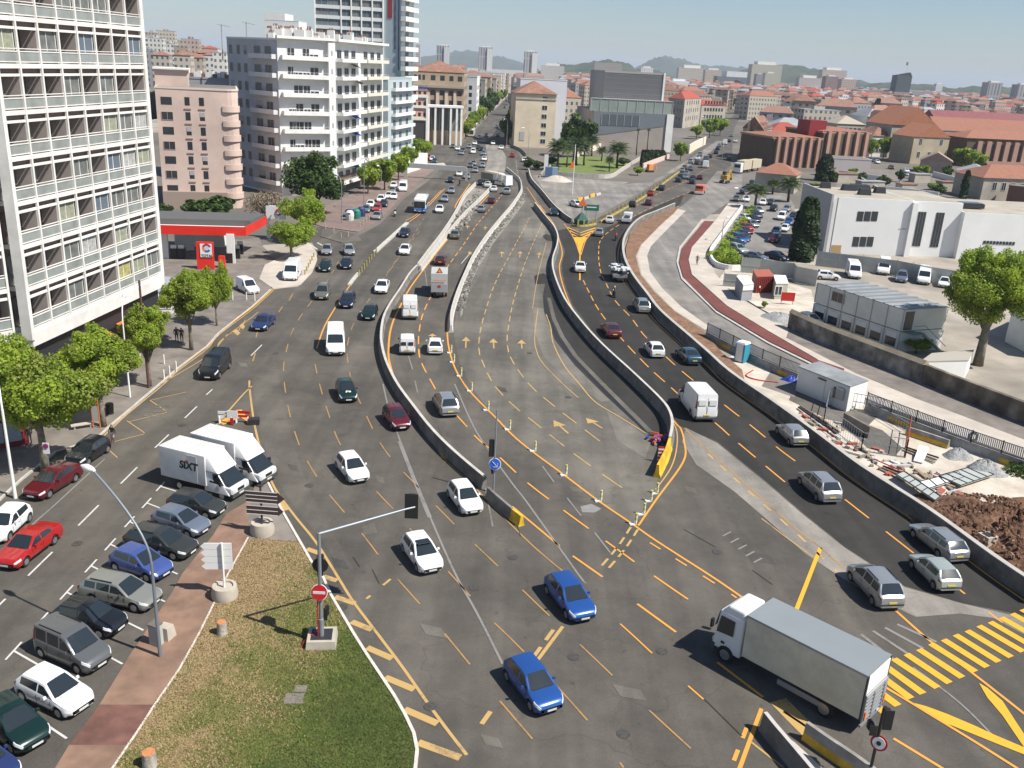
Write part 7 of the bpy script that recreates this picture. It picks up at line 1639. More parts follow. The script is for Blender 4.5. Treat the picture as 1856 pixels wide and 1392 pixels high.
# two white box vans (rental)
def rental(a,b,label,writing,name='box_truck'):
    c,rz,L_=heading(a,b);root=empty(name,(c.x,c.y,0),rz,label=label,cat='truck')
    W=PAINTS['white']
    def tpb(bm):
        for v in bm.verts:
            if v.co.x>0 and v.co.z>0:v.co.x-=.1
    beveled(root,'cargo_box',(-1.1,0,2.0),(4.0,2.15,2.3),mat('white_box_panel',(.70,.69,.66),.5,var=.03,scale=.5,stain=.1,stain_scale=1.3),.05)
    def tpn(bm):
        for v in bm.verts:
            if v.co.x>0 and v.co.z>0:v.co.x-=.95;v.co.y*=.8
    beveled(root,'luton_fairing',(1.35,0,2.55),(1.3,2.05,1.15),W,.12,tpn)
    s=MB()
    for k in range(11):s.box((-2.9+.36*k,0,3.165),(.02,2.05,.02))
    s.build('roof_ribs',M_SHUT,root,rel=False)
    def tpv(bm):
        for v in bm.verts:
            if v.co.x>0 and v.co.z>0:v.co.x-=1.15;v.co.y*=.85
    beveled(root,'cab',(1.75,0,1.2),(2.2,1.98,1.5),W,.1,tpv)
    beveled(root,'bonnet',(2.55,0,.78),(.9,1.85,.62),W,.14)
    s=MB();s.quad((2.78,-.86,1.18),(2.78,.86,1.18),(1.86,.74,1.96),(1.86,-.74,1.96));s.build('windshield',M_GLASS,root,rel=False)
    for sy in(-1,1):
        s=MB();s.add([(1.15,sy*1.0,1.22),(2.4,sy*.975,1.18),(1.8,sy*.90,1.88),(1.15,sy*.90,1.88)],[(0,1,2,3)]);s.build('side_window',M_GLASS,root,rel=False)
        box(root,'headlight',(2.96,sy*.72,.82),(.12,.3,.25),M_HL);box(root,'door_mirror',(2.2,sy*1.12,1.35),(.15,.2,.3),M_BLACK)
    box(root,'bumper',(2.95,0,.48),(.2,1.9,.3),M_BUMP);box(root,'grille',(3.0,0,.8),(.05,.7,.22),M_BLACK);box(root,'number_plate',(3.06,0,.5),(.02,.5,.11),M_PLATE)
    box(root,'chassis',(-.8,0,.65),(4.4,.9,.25),M_DKM);wheels(root,(2.1,-1.6),.95,.34,.22)
    if writing:
        # the door and the writing on the visible side
        for sd in(-1,):
            box(root,'side_door',(-.25,sd*1.08,1.95),(.9,.02,2.0),MATS['white_box_panel'])
            me=text_mesh('SIXT',.78,ext=.006,bold=.03,shear=.15);me.materials.clear();me.materials.append(M_BLACK)
            o=obj0('lettering',me,root);o.location=(-.55,sd*1.10,2.1);o.rotation_euler=(math.pi/2,0,0 if sd<0 else math.pi)
            s=MB();s.box((-.62,sd*1.11,2.5),(.22,.012,.12));s.build('orange_accent',M_ORANGE,root,rel=False)
    return root
r1=rental((305,868),(448,905),'white box truck with black lettering parked at the top of the angled row',True)
r2=rental((342,838),(456,880),'second white box truck half hidden behind the lettered one',False)
a_=r1.rotation_euler.z;r2.location=r1.location+Vector((-math.sin(a_),math.cos(a_),0))*2.75+Vector((math.cos(a_),math.sin(a_),0))*.35;r2.rotation_euler=(0,0,a_-.02)
# grey tail-lift truck in the two lanes
c,rz,L_=heading((795,550),(797,515));root=empty('delivery_truck',(c.x,c.y,0),rz,label='grey box truck seen from behind with a red warning triangle on top',cat='truck')
box(root,'cargo_box',(-.4,0,2.0),(4.2,2.2,2.5),mat('pale_truck_box',(.56,.56,.53),.5));box(root,'cab',(2.5,0,1.4),(1.6,2.0,1.8),PAINTS['white'],.9);box(root,'chassis',(0,0,.6),(6,.8,.25),M_DKM)
box(root,'tail_lift',(-2.56,0,1.35),(.1,2.1,1.1),MATS['aluminium_lift']);s=MB()
for k in range(6):s.box((-2.62,-.7+.28*k,2.35),(.03,.2,.12))
s.build('orange_band',M_ORANGE,root,rel=False);s=MB();s.box((-2.63,0,1.6),(.03,.4,.3));s.build('red_sticker',M_REDPL,root,rel=False)
s=MB();s.add([(-2.2,-.45,3.3),(-2.2,.45,3.3),(-2.2,0,4.05)],[(0,1,2)]);s.add([(-2.23,-.45,3.3),(-2.23,.45,3.3),(-2.23,0,4.05)],[(2,1,0)]);s.build('warning_triangle',M_REDPL,root,rel=False)
s=MB();s.add([(-2.25,-.24,3.4),(-2.25,.24,3.4),(-2.25,0,3.82)],[(2,1,0)]);s.build('triangle_face',M_YELP,root,rel=False)
for sy in(-1,1):box(root,'taillight',(-2.56,sy*.95,.7),(.06,.2,.15),M_TL)
wheels(root,(2.4,-1.5),1.05,.4,.25)
# bus
c,rz,L_=heading((772,365),(753,402));root=empty('bus',(c.x,c.y,0),rz,label='white and blue bus with a big dark windscreen coming down the left road',cat='bus')
BLN=8.5
beveled(root,'body',(-.3,0,1.75),(BLN,2.45,2.5),PAINTS['white'],.15);beveled(root,'blue_skirt',(BLN/2-.4,0,.75),(.35,2.47,.75),mat('bus_blue',(.05,.17,.45),.4),.1)
beveled(root,'windshield',(BLN/2-.36,0,1.85),(.3,2.25,1.35),M_GLASS,.1);beveled(root,'roof_unit',(-.5,0,3.05),(2.5,1.5,.25),C_WHITER,.08)
for sy in(-1,1):
    for k in range(6):box(root,'side_window',(2.8-1.25*k,sy*1.235,2.0),(1.1,.03,1.0),M_GLASS)
    box(root,'headlight',(BLN/2-.2,sy*.9,.7),(.08,.35,.2),M_HL);box(root,'door_mirror',(BLN/2+.1,sy*1.35,2.1),(.12,.2,.45),M_BLACK)
    box(root,'blue_side',(-.3,sy*1.235,.75),(BLN-.4,.03,.5),MATS['bus_blue'])
box(root,'number_plate',(BLN/2-.2,0,.55),(.03,.5,.12),M_PLATE);wheels(root,(2.6,-2.8),1.2,.46)
c,rz,L_=heading((857,244),(852,250));root=empty('bus',(c.x,c.y,0),rz,label='far white bus with a dark windscreen at the foot of the avenue',cat='bus')
beveled(root,'body',(0,0,1.8),(11,2.6,2.9),PAINTS['white'],.15);beveled(root,'windshield',(5.5,0,2.1),(.2,2.3,1.5),M_GLASS,.05);wheels(root,(3.5,-3.5),1.25,.5)
# rubble truck on the fresh road
c,rz,L_=heading((1128,522),(1112,492));root=empty('flatbed_truck',(c.x,c.y,0),rz,label='small flatbed truck loaded with crumpled white sheeting on the fresh asphalt',cat='truck')
beveled(root,'cab',(1.9,0,1.15),(1.4,1.9,1.6),PAINTS['grey'],.12);box(root,'load_bed',(-.6,0,1.0),(3.6,2.1,.5),M_GREYM);box(root,'chassis',(0,0,.55),(5,.8,.25),M_DKM)
s=MB();rr=random.Random(4)
for k in range(60):s.box((-.6+rr.uniform(-1.6,1.6),rr.uniform(-.9,.9),1.35+rr.random()*.75),(rr.uniform(.3,1.1),rr.uniform(.3,.9),rr.uniform(.03,.4)),rr.random()*3,0 if k%4 else 1)
s.build('load',[mat('crumpled_white_sheet',(.72,.73,.72),.4),M_DKM],root,rel=False);wheels(root,(1.8,-1.4),.95,.36,.22)
for sy in(-1,1):box(root,'taillight',(-2.42,sy*.85,.85),(.05,.2,.12),M_TL)
# white pickup far
c,rz,L_=heading((1132,410),(1140,397));root=empty('pickup_truck',(c.x,c.y,0),rz,label='white pickup with an open dark load bed on the right carriageway',cat='truck')
beveled(root,'cab',(1.5,0,1.15),(1.8,1.8,1.6),PAINTS['white'],.15);box(root,'load_bed',(-.9,0,.85),(2.8,1.85,.6),PAINTS['white']);box(root,'load',(-.9,0,1.3),(2.2,1.3,.5),M_DKM,.7);wheels(root,(1.6,-1.3),.9,.34,.22)
# orange truck
c,rz,L_=heading((1274,345),(1262,358));root=empty('orange_truck',(c.x,c.y,0),rz,label='bright orange truck on the new grey road at the right avenue',cat='truck')
beveled(root,'cab',(1.4,0,1.5),(2.2,2.2,2.0),PAINTS['orange'],.2);box(root,'load_bed',(-1.6,0,1.5),(4.2,2.3,1.3),PAINTS['orange']);box(root,'windshield',(2.45,0,1.9),(.15,1.8,.7),M_GLASS);box(root,'bumper',(2.5,0,.6),(.4,2.3,.5),M_WHITE);wheels(root,(1.5,-2.2),1.1,.5)
# tipper truck and skip among the roadworks
c,rz,L_=heading((884,332),(915,338));root=empty('tipper_truck',(c.x,c.y,0),rz,label='parked tipper truck with a sand load and two white panels on its side, far centre',cat='truck')
box(root,'tipper_body',(-1,0,2.0),(7.5,2.5,1.7),mat('tipper_grey',(.30,.30,.26),.6));box(root,'load',(-1,0,3.0),(7,2.2,.4),M_SAND,.8);box(root,'cab',(4.1,0,1.7),(2.,2.4,2.4),PAINTS['white'],.9)
for x in(1.2,3.1):box(root,'white_panel',(x,-1.5,2.3),(1.6,.1,1.6),M_WHITE)
wheels(root,(4,-2.5,-3.6),1.2,.5)
# white lorry with beige tarpaulin on the right
c,rz,L_=heading((1390,305),(1315,318));d_=G(1350,312);root=empty('lorry',(d_.x,d_.y,0),rz,label='white lorry with a beige tarpaulin box and trailer beside the right avenue',cat='truck')
beveled(root,'cab',(6.3,0,1.9),(2.2,2.5,3.0),PAINTS['white'],.2);box(root,'windshield',(7.4,0,2.4),(.1,2.0,1.0),M_GLASS);box(root,'cargo_box',(1.3,0,2.5),(7.2,2.5,2.9),mat('beige_tarpaulin',(.58,.50,.36),.7));box(root,'cargo_box',(-7.2,0,2.4),(8.2,2.5,2.7),MATS['beige_tarpaulin']);box(root,'red_sill',(1.3,-1.26,1.15),(7.2,.04,.5),MATS['container_red']);wheels(root,(6,0,-1.2,-9,-5),1.2,.5)
b=G(1313,332);root=empty('excavator',(b.x,b.y,0),1.,label='small yellow excavator at the lorry on the right avenue works',cat='excavator')
box(root,'body',(0,0,1.7),(2.2,2,1.2),mat('excavator_yellow',(.55,.33,.04),.6));box(root,'cab',(.3,.4,2.7),(1.2,1.0,1.3),M_DKM,.85);s=MB();s.seg((1,-.4,1.8),(3,-.4,3.8),.35,.45);s.seg((3,-.4,3.8),(4.2,-.4,1.4),.28,.35);s.box((4.1,-.4,1.0),(.7,.8,.7));s.build('boom',MATS['excavator_yellow'],root,rel=False)
for sy in(-1,1):beveled(root,'track',(0,sy*.9,.45),(2.8,.5,.8),M_DKM,.2)
b=G(1177,312);root=empty('mini_excavator',(b.x,b.y,0),.5,label='orange mini excavator on the roadworks verge by the pinkish wall',cat='excavator');box(root,'cab',(0,0,1.5),(1.6,1.5,1.8),mat('machine_orange',(.65,.25,.06),.6),.85)
for sy in(-1,1):box(root,'track',(0,sy*.7,.35),(2.2,.4,.6),M_DKM)
s=MB();s.seg((.7,0,1.4),(2,0,2.6),.25,.3);s.seg((2,0,2.6),(2.6,0,.6),.2,.25);s.build('boom',MATS['machine_orange'],root,rel=False)
# ------------------------------------------------------------ street furniture
def post(name,label,px,py,ytop,r=.07,m=None,cat='post',group=None,name2='post'):
    b=G(px,py);h=HT(b,ytop);o=empty(name,b,label=label,cat=cat,group=group);s=MB();s.cyl((b.x,b.y,0),r,h,10,0,r*.75);s.build(name2,m or M_GREYM,o,smooth=40);return o,b,h
def lamp(label,px,py,ytop,hx,hy,r=.09,m=None,group=None,hz=None):
    """pole at (px,py); arm ends at the lamp head seen at (hx,hy)"""
    b=G(px,py);h=HT(b,ytop);o=empty('street_lamp',b,label=label,cat='street lamp',group=group);e=G(hx,hy,hz or h+.5)
    s=MB();P=[Vector((b.x,b.y,z))for z in(0,h*.4,h*.8)];q=Vector((b.x,b.y,h));
    for t in np.linspace(0,1,9):P.append(P[2]*(1-t)**2+(q+Vector((0,0,h*.06)))*2*t*(1-t)+e*t*t)
    s.tube(P,[r*1.3,r,r*.85]+[r*.7]*9,10);s.build('pole',m or M_GREYM,o,smooth=40)
    d=(e-q);d.z=0;d.normalize();s=MB();s.tube([e-d*.15,e+d*.1,e+d*.5,e+d*.9],[.07,.16,.2,.06],10);s.build('lamp_head',C_WHITER,o,smooth=40);return o
lamp('tall grey street lamp with a curved arm standing on the red path',291,1192,975,168,852,.085,mat('lamp_grey',(.27,.30,.34),.5,metal=.4),hz=HT(G(291,1192),900)+.3)
lamp('white lamp post cut by the left edge beside the parked sedan',28,903,700,-8,664,.1,C_WHITER)
lamp('slim white lamp post on the left pavement beside the rusty pole',236,722,560,225,537,.07,C_WHITER)
post('rusty_pole','tall rusty brown pole on the left kerb',270,705,508,.13,mat('rust_brown',(.12,.06,.045),.9),'pole')
for x,y,yt,hx,hy,lb in((620,405,325,612,318,'grey lamp post at the red paved corner'),(660,380,292,664,289,'tall lamp post with a white globe head beside the street trees'),(691,357,303,686,300,'lamp post between the street trees'),(833,262,210,845,214,'lamp post at the foot of the far avenue'),(918,268,215,914,216,'double lamp post beside the black far asphalt'),(957,285,235,950,232,'thin lamp post before the beige building'),(1270,298,215,1276,212,'lamp post on the right avenue near the round tree'),(1306,310,262,1311,258,'lamp post in the jam of the right avenue'),(1307,440,400,1318,394,'bent lamp post between cycle path and car park'),(1345,400,345,1337,341,'lamp post at the car park hedge'),(1478,440,424,1486,421,'lamp post with a blue lamp at the cypress'),(1560,300,275,1565,271,'lamp post before the ribbed building'),(1440,300,270,1445,268,'lamp post before the lower ribbed wing')):lamp(lb,x,y,yt,hx,hy,.08)
def board(root,c,u,w,h,m,name='panel',t=.06,arrow_=0):
    """flat board, u = direction along the board, arrow_ +-1 adds a pointed end"""
    a=c-u*w/2;b=c+u*w/2;n=Vector((u.y,-u.x,0));Z=Vector((0,0,h/2));P=[a-Z,b-Z]
    if arrow_>0:P+=[b+u*h*.55]
    P+=[b+Z,a+Z]
    if arrow_<0:P+=[a-u*h*.55]
    k=len(P);s=MB();s.add([p+n*t/2 for p in P]+[p-n*t/2 for p in P],[tuple(range(k)),tuple(range(2*k-1,k-1,-1))]+[(i,k+i,k+(i+1)%k,(i+1)%k)for i in range(k)]);return s.build(name,m,root)
def disc(root,c,n_,r,m,name='disc',t=.04):s=MB();s.tube([c-n_*t/2,c+n_*t/2],r,24);return s.build(name,m,root)
def planter(root,b,r=.75,h=.9):
    s=MB();s.lathe((b.x,b.y,0),[(r,0),(r*1.05,h*.4),(r*.93,h),(r*.7,h),(r*.68,h*.85)],18);s.build('concrete_base',mat('planter_concrete',(.55,.49,.40),.9,var=.1,scale=2,stain=.2),root,smooth=35)
VIEW=Vector((0,-1,0))
BRN=mat('brown_sign',(.075,.045,.04),.7)
b=G(476,968);o=empty('direction_sign',b,label='dark brown double arrow sign in a round concrete base',cat='sign');planter(o,b)
h1=HT(b,882);s=MB();s.cyl((b.x,b.y,.5),.07,h1-.5,10);s.build('post',BRN,o);u=Vector((1,-.06,0)).normalized()
for z0,z1 in((890,910),(916,931)):
    za,zb2=HT(b,z0),HT(b,z1);zm=(za+zb2)/2;hh=za-zb2;c=Vector((b.x+.1,b.y-.09,zm));board(o,c,u,2.1,hh,BRN,'panel',.06,1)
    for k in((-.5,-.17,.17,.5)if z0==890 else(-.5,0,.5)):s=MB();s.seg(c+u*-1.05+Vector((0,-.035,hh*k)),c+u*1.0+Vector((0,-.035,hh*k)),.012,.045);s.build('white_line',M_WHITE,o)
s=MB();s.tube([(b.x+.18*math.cos(a),b.y-.02,h1+.08+.0*a)for a in(0,3.14)],.06,8);s.build('lamp',BRN,o)
b=G(408,1084);o=empty('direction_sign',b,label='white board of four left-pointing arrow panels seen from behind in a round base',cat='sign');planter(o,b,.72,.85);h1=HT(b,984)
s=MB();s.cyl((b.x,b.y,.4),.06,h1-.4,10);s.build('post',M_WHITE,o);zt_,zl=HT(b,986),HT(b,1034)
for k in range(4):hh=(zt_-zl)/4;c=Vector((b.x-.25,b.y+.1,zt_-hh*(k+.5)));board(o,c,Vector((1,.1,0)).normalized(),1.5,hh*.94,M_WHITE,'panel',.05,-1)
# signal mast on the island
b=G(583,1168);o=empty('traffic_light',b,label='cantilever traffic light mast with a red no-entry sign on the lawn',cat='traffic light');hm=HT(b,966);PG=mat('mast_grey',(.33,.36,.40),.45,metal=.4)
s=MB();s.tube([(b.x,b.y,.4),(b.x,b.y,1.6),(b.x,b.y,1.62),(b.x,b.y,hm)],[.14,.14,.10,.09],12);s.build('mast',PG,o,smooth=40)
e=G(752,895+24,hm+.35);e0=G(735,923,hm+.35);s=MB();s.tube([Vector((b.x,b.y,hm-.05)),e0,e],[.085,.055,.05],10);s.build('arm',PG,o,smooth=40)
sg=G(745,920,hm+.2);
def signal(root,c,m=M_BLACK,w=.62,h=1.25,back=True):
    s=MB();s.box(c,(w,.05,h));s.box(c+Vector((0,.17,0)),(w*.5,.28,h*.85));s.build('signal_head',m,root)
    for k in(-1,0,1):s=MB();s.tube([c+Vector((0,.3,k*h*.27)),c+Vector((0,.5,k*h*.27-.03))],.12,10);s.build('visor',m,root)
signal(o,sg+Vector((0,.15,0)),h=1.45,w=.72)
pc=Vector((b.x,b.y,HT(b,1028)));signal(o,pc+Vector((-.02,.16,0)),w=.3,h=1.2);disc(o,pc+Vector((0,.12,.05)),VIEW,.42,M_BLACK,'round_backplate');signal(o,Vector((b.x+.22,b.y+.1,HT(b,1115))),w=.2,h=.7)
nc=Vector((b.x-.02,b.y-.14,HT(b,1071)));dv=Vector((0,-.97,.25));disc(o,nc,dv,.44,M_WHITE,'sign_rim');disc(o,nc+dv*.03,dv,.41,mat('sign_red',(.50,.01,.015),.4),'no_entry_disc');s=MB();s.box(nc+dv*.065,(.64,.02,.15));s.build('white_bar',M_WHITE,o)
s=MB();rz=.12;s.box((b.x,b.y+.1,.28),(1.6,1.5,.56),rz,0,.92);s.build('concrete_base',MATS['planter_concrete'],o)
s=MB();s.box((b.x,b.y+.1,.565),(1.1,1.0,.03),rz);s.build('base_hollow',M_DKM,o)
s=MB();c0=G(548,1192);s.tube([c0,c0+Vector((-.2,.4,.05)),G(552,1170)+Vector((0,0,.3)),Vector((b.x-.5,b.y,.6)),Vector((b.x-.15,b.y-.1,.5)),Vector((b.x-.14,b.y-.08,hm*.5))],.035,6);s.build('red_cable',M_REDPL,o)
# signal at the gap of the barrier
b=G(894,893);o=empty('traffic_light',b,label='slender traffic light pole with a round blue arrow sign at the barrier gap',cat='traffic light');hm=HT(b,742);s=MB();s.cyl((b.x,b.y,0),.08,hm,10,0,.05);s.build('mast',PG,o,smooth=40)
signal(o,Vector((b.x-.27,b.y+.05,HT(b,813))),w=.38,h=1.35);signal(o,Vector((b.x-.14,b.y+.05,HT(b,855))),w=.16,h=.4)
nc=Vector((b.x+.03,b.y-.1,HT(b,840)));dv=Vector((0,-.97,.25));disc(o,nc,dv,.44,M_WHITE,'sign_rim');disc(o,nc+dv*.03,dv,.40,mat('sign_blue_bright',(.02,.10,.5),.4),'blue_disc')
s=MB();X,Z=Vector((1,0,0)),Vector((0,.25,.97));A_=nc+dv*.06;s.seg(A_+X*-.2+Z*.2,A_+X*.15+Z*-.15,.02,.09,up=dv);s.seg(A_+X*.2+Z*-.2,A_+X*-.1+Z*-.2,.02,.09,up=dv);s.seg(A_+X*.2+Z*-.2,A_+X*.2+Z*.1,.02,.09,up=dv);s.build('white_arrow',M_WHITE,o)
b=G(1572,1420);o=empty('traffic_light',b,label='black traffic light with a round sign at the bottom edge beside the grey truck',cat='traffic light');hm=HT(b,1282);s=MB();s.cyl((b.x,b.y,0),.07,hm,10);s.build('mast',M_BLACK,o,smooth=40)
for dx,yy in((.3,1305),(-.25,1325)):signal(o,Vector((b.x+dx,b.y,HT(b,yy))),w=.4 if dx>0 else .3,h=1. if dx>0 else .5)
nc=Vector((b.x+.05,b.y-.12,HT(b,1343)));disc(o,nc,Vector((-.55,-.8,.2)).normalized(),.36,MATS['sign_red'],'sign_rim');disc(o,nc+Vector((-.55,-.8,.2)).normalized()*.03,Vector((-.55,-.8,.2)).normalized(),.27,M_WHITE,'sign_face');disc(o,nc+Vector((-.55,-.8,.2)).normalized()*.06,Vector((-.55,-.8,.2)).normalized(),.1,M_BLACK,'sign_symbol')
# stumps, manhole slabs, cabinet
for px,py,r,lb in((403,1152,.26,'pale tree stump with an orange cut top in the middle of the lawn'),(272,1392,.30,'tree stump with an orange cut top at the bottom edge of the lawn')):
    b=G(px,py);o=empty('tree_stump',b,label=lb,cat='tree stump');s=MB();s.lathe((b.x,b.y,.0),[(r*1.25,0),(r*1.0,.25),(r*.95,.85)],14);s.build('trunk',mat('stump_bark',(.42,.38,.32),.95,var=.25,scale=6,bump=.5),o,smooth=30)
    s=MB();s.cyl((b.x,b.y,.851),r*.9,.02,14);s.build('cut_top',mat('orange_cut_wood',(.60,.24,.09),.9,var=.2,scale=8),o)
for px,py,w_,lb in((533,1266,.75,'larger grey concrete slab in the lawn'),(545,1248,.5,'smaller grey concrete slab in the lawn')):b=G(px,py,.13);s=MB();s.box((b.x,b.y,.115),(w_*1.2,w_,.05),.1);tag(s.build('inspection_cover',M_SIDE),lb,'manhole cover')
b=G(283,1172);o=empty('utility_cabinet',b,label='pale utility cabinet beside the lamp post on the red path',cat='cabinet');s=MB();s.box((b.x,b.y+.1,.65),(.55,.45,1.3),-.4);s.build('cabinet_body',mat('cabinet_grey',(.50,.50,.45),.7,var=.05),o);s=MB();s.box((b.x,b.y+.1,1.32),(.6,.5,.05),-.4);s.build('lid',M_SIDE,o)
b=G(300,1160);s=MB();s.box((b.x,b.y+.15,.4),(.8,.7,.8),-.3,0,.75);tag(s.build('concrete_block',MATS['planter_concrete']),'rough pale concrete block behind the utility cabinet','concrete block')
# striped posts
STR=mat('post_yellow',(.62,.56,.10),.6);
def striped(px,py,h,r=.09,label='',group=''):
    b=G(px,py);o=empty('marker_post',b,label=label,cat='marker post',group=group);s=MB();n=5
    for k in range(n):s.cyl((b.x,b.y,h*k/n),r,h/n,8,k%2)
    s.build('post',[STR,M_WHITE],o);s=MB();s.box((b.x-.2,b.y,.05),(.5,.25,.1),.3);s.build('foot',M_WHITE,o)
SP=[(818,640),(823,657),(836,682),(855,709),(885,744),(924,779),(970,818),(1026,862),(1089,909),(1152,951),(1167,933),(1180,909),(1191,895)]
for i,(x,y)in enumerate(SP):striped(x,y,.9,.085,('%s yellow and white post on the orange line, counted from the far end'%['first','second','third','fourth','fifth','sixth','seventh','eighth','ninth'][i])if i<9 else('yellow and white post at the point where the two orange lines meet','first yellow post up the short line from the meeting point','second yellow post up the short line from the meeting point','third yellow post, touching the yellow painted barrier end')[i-9],'yellow and white marker posts')
def bollard(px,py,h,r,m,label,group,name='bollard'):
    b=G(px,py);s=MB();s.lathe((b.x,b.y,0),[(r,0),(r,h*.85),(r*.8,h)],8);tag(s.build(name,m,None),label,'bollard',group)
for i in range(8):t=i/7;bollard(651+31*t,500-41*t,.85,.11,mat('olive_yellow',(.42,.36,.10),.7),'dirty yellow bollard of the divider row, between the two halves of the left road','dirty yellow divider bollards')
for i in range(6):t=i/5;bollard(553+16*t,499-32*t,.8,.1,MATS['olive_yellow'],'yellowish bollard on the kerb curve right of the tall white van','yellowish bollards by the white van')
for x,y,lb in((298,690,'nearest white bollard left of the kerb line by the rusty pole'),(308,683,'second white bollard from the rusty pole'),(320,674,'third white bollard from the rusty pole'),(298,662,'white bollard set back behind the row near the rusty pole'),(254,652,'white bollard beneath the plane trees'),(422,545,'white bollard at the front left of the small white parked van'),(447,545,'white bollard before the small white parked van'),(462,547,'white bollard at the nose of the small white parked van')):bollard(x,y,1.1,.07,M_WHITE,lb,None)
for i,(x,y)in enumerate(((652,412),(658,408),(664,404),(669,399),(590,415),(605,424),(618,432),(631,430))):bollard(x,y,1.,.09,mat('pink_bollard',(.55,.42,.34),.8),'pale pinkish bollard at the red paved corner','bollards of the red paved corner')
# yellow rail of the right avenue
def delineators(px,step,label):
    P=smooth([G(*p)for p in px]);o=empty('delineator_rail',P[0],label=label,cat='barrier');s=MB();s2=MB();acc=0
    for a,b in zip(P,P[1:]):
        acc+=(b-a).length;s.seg(a+Vector((0,0,.25)),b+Vector((0,0,.25)),.3,.4)
        if acc>step:acc=0;s2.box((b.x,b.y,.75),(.3,.3,1.3))
    s.build('base_strip',mat('dull_yellow',(.48,.40,.12),.8),o);s2.build('upright',MATS['dull_yellow'],o);return o
delineators([(1088,404),(1128,382),(1168,358),(1205,332),(1245,302)],3.2,'long row of dull yellow uprights separating the two halves of the right avenue')
delineators([(1036,410),(1050,412),(1066,411),(1080,408)],1.2,'short curved row of yellow uprights round the green planter')
b=G(1053,407);o=empty('green_planter_sign',b,label='green planter with a red-rimmed warning triangle where the carriageways split',cat='sign');s=MB();s.lathe((b.x,b.y,0),[(1.3,0),(1.5,1.0),(.3,2.3)],6);s.build('planter',mat('dark_green_paint',(.02,.10,.07),.6),o);s=MB();s.cyl((b.x,b.y,2),.06,2.6,6);s.build('post',M_DKM,o)
s=MB();s.add([(b.x-.9,b.y-.3,3.8),(b.x+.9,b.y-.3,3.8),(b.x,b.y-.3,5.3),(b.x-.9,b.y-.2,3.8),(b.x+.9,b.y-.2,3.8),(b.x,b.y-.2,5.3)],[(0,1,2),(5,4,3)]);s.build('warning_triangle',M_ORANGE,o)
b=G(1070,405);o=empty('green_road_sign',b,label='green road sign on two posts just right of the warning triangle',cat='sign');hh=HT(b,371);s=MB();s.cyl((b.x-1,b.y,0),.06,hh,6);s.cyl((b.x+1,b.y,0),.06,hh,6);s.build('posts',M_GREYM,o);board(o,Vector((b.x,b.y-.1,hh-.6)),Vector((1,0,0)),3.,1.2,mat('sign_green',(.02,.18,.11),.5));s=MB();s.box((b.x,b.y-.15,hh-.5),(2.,.02,.22));s.build('white_writing',M_WHITE,o)
o,b,hh=post('signal_pole','thin white pole with an orange triangle in the middle of the roadworks',1037,352,262,.12,C_WHITER,'pole');s=MB();zz=HT(b,298);s.add([(b.x-1.3,b.y-.2,zz-.9),(b.x,b.y-.2,zz-.9),(b.x-.1,b.y-.2,zz+1.2),(b.x-1.3,b.y-.1,zz-.9),(b.x,b.y-.1,zz-.9),(b.x-.1,b.y-.1,zz+1.2)],[(0,1,2),(5,4,3)]);s.build('orange_triangle',M_ORANGE,o)
# gantry, bins, toilet
b=G(735,322);o=empty('gantry',b,label='grey sign gantry beam on a post across the far left road',cat='gantry');e=atx(845,b.y);hh=HT(b,299);s=MB();s.box((b.x,b.y,hh/2),(.9,.9,hh));s.box((e.x,e.y,hh/2),(.6,.6,hh));s.build('post',M_SHUT,o);s=MB();s.seg((b.x-1,b.y,hh),(e.x,e.y,hh-.3),.8,1.2);s.build('beam',mat('gantry_grey',(.42,.42,.42),.7),o)
for px,py,c,lb,nm in((634,400,(.62,.63,.60),'white bottle bank at the red paved corner','bottle_bank'),(646,397,(.02,.22,.17),'green recycling bin beside the white bottle bank','recycling_bin'),(655,393,(.03,.05,.15),'dark blue recycling bin beside the green one','recycling_bin')):b=G(px,py);o=empty(nm,b,label=lb,cat='bin');s=MB();s.lathe((b.x,b.y,.1),[(.75,0),(.85,.9),(.8,1.5),(.45,1.85)],12);s.build('body',mat('bin_%d'%px,c,.6),o);s=MB();s.box((b.x,b.y-.8,1.45),(.4,.1,.25));s.build('slot',M_BLACK,o)
b=G(1343,655);o=empty('portable_toilet',b,label='white and turquoise portable toilet beside the railing barrier',cat='portable toilet');TQ=mat('turquoise_plastic',(.05,.33,.45),.5)
s=MB();s.box((b.x,b.y,1.1),(1.15,1.15,2.1),-.75);s.build('cabin',TQ,o);s=MB();dx=Vector((-.72,-.69,0));s.box((b.x+dx.x*.58,b.y+dx.y*.58,1.1),(.08,.8,1.95),.77-.0);s.build('door',M_WHITE,o);s=MB();s.box((b.x,b.y,2.2),(1.2,1.2,.18),-.75,0,.85);s.build('roof',C_WHITER,o)
# bus stop panel, bench, litter bin, sign at the tree
b=G(176,778);o=empty('bus_stop',b,label='orange bus stop panel on the left pavement',cat='bus stop');ST=mat('stop_orange',(.66,.20,.05),.6)
for dx in(-.28,.28):s=MB();s.box((b.x+dx,b.y,1.3),(.07,.07,2.5));s.build('post',ST,o)
s=MB();s.box((b.x,b.y,1.35),(.5,.06,1.3));s.build('timetable',M_SHUT,o);disc(o,Vector((b.x,b.y-.05,2.5)),VIEW,.32,ST,'round_top');disc(o,Vector((b.x,b.y-.1,2.5)),VIEW,.2,M_WHITE,'round_face');s=MB();s.box((b.x,b.y,.05),(.9,.5,.1));s.build('foot',ST,o)
b=G(150,778);o=empty('bench',b,.6,label='pale backless bench beside the orange bus stop panel',cat='bench');s=MB();s.box((0,0,.45),(1.7,.5,.08));s.build('seat',M_PALE,o,rel=False)
for x in(-.6,.6):s=MB();s.box((x,0,.2),(.12,.4,.41));s.build('leg',M_CONC,o,rel=False)
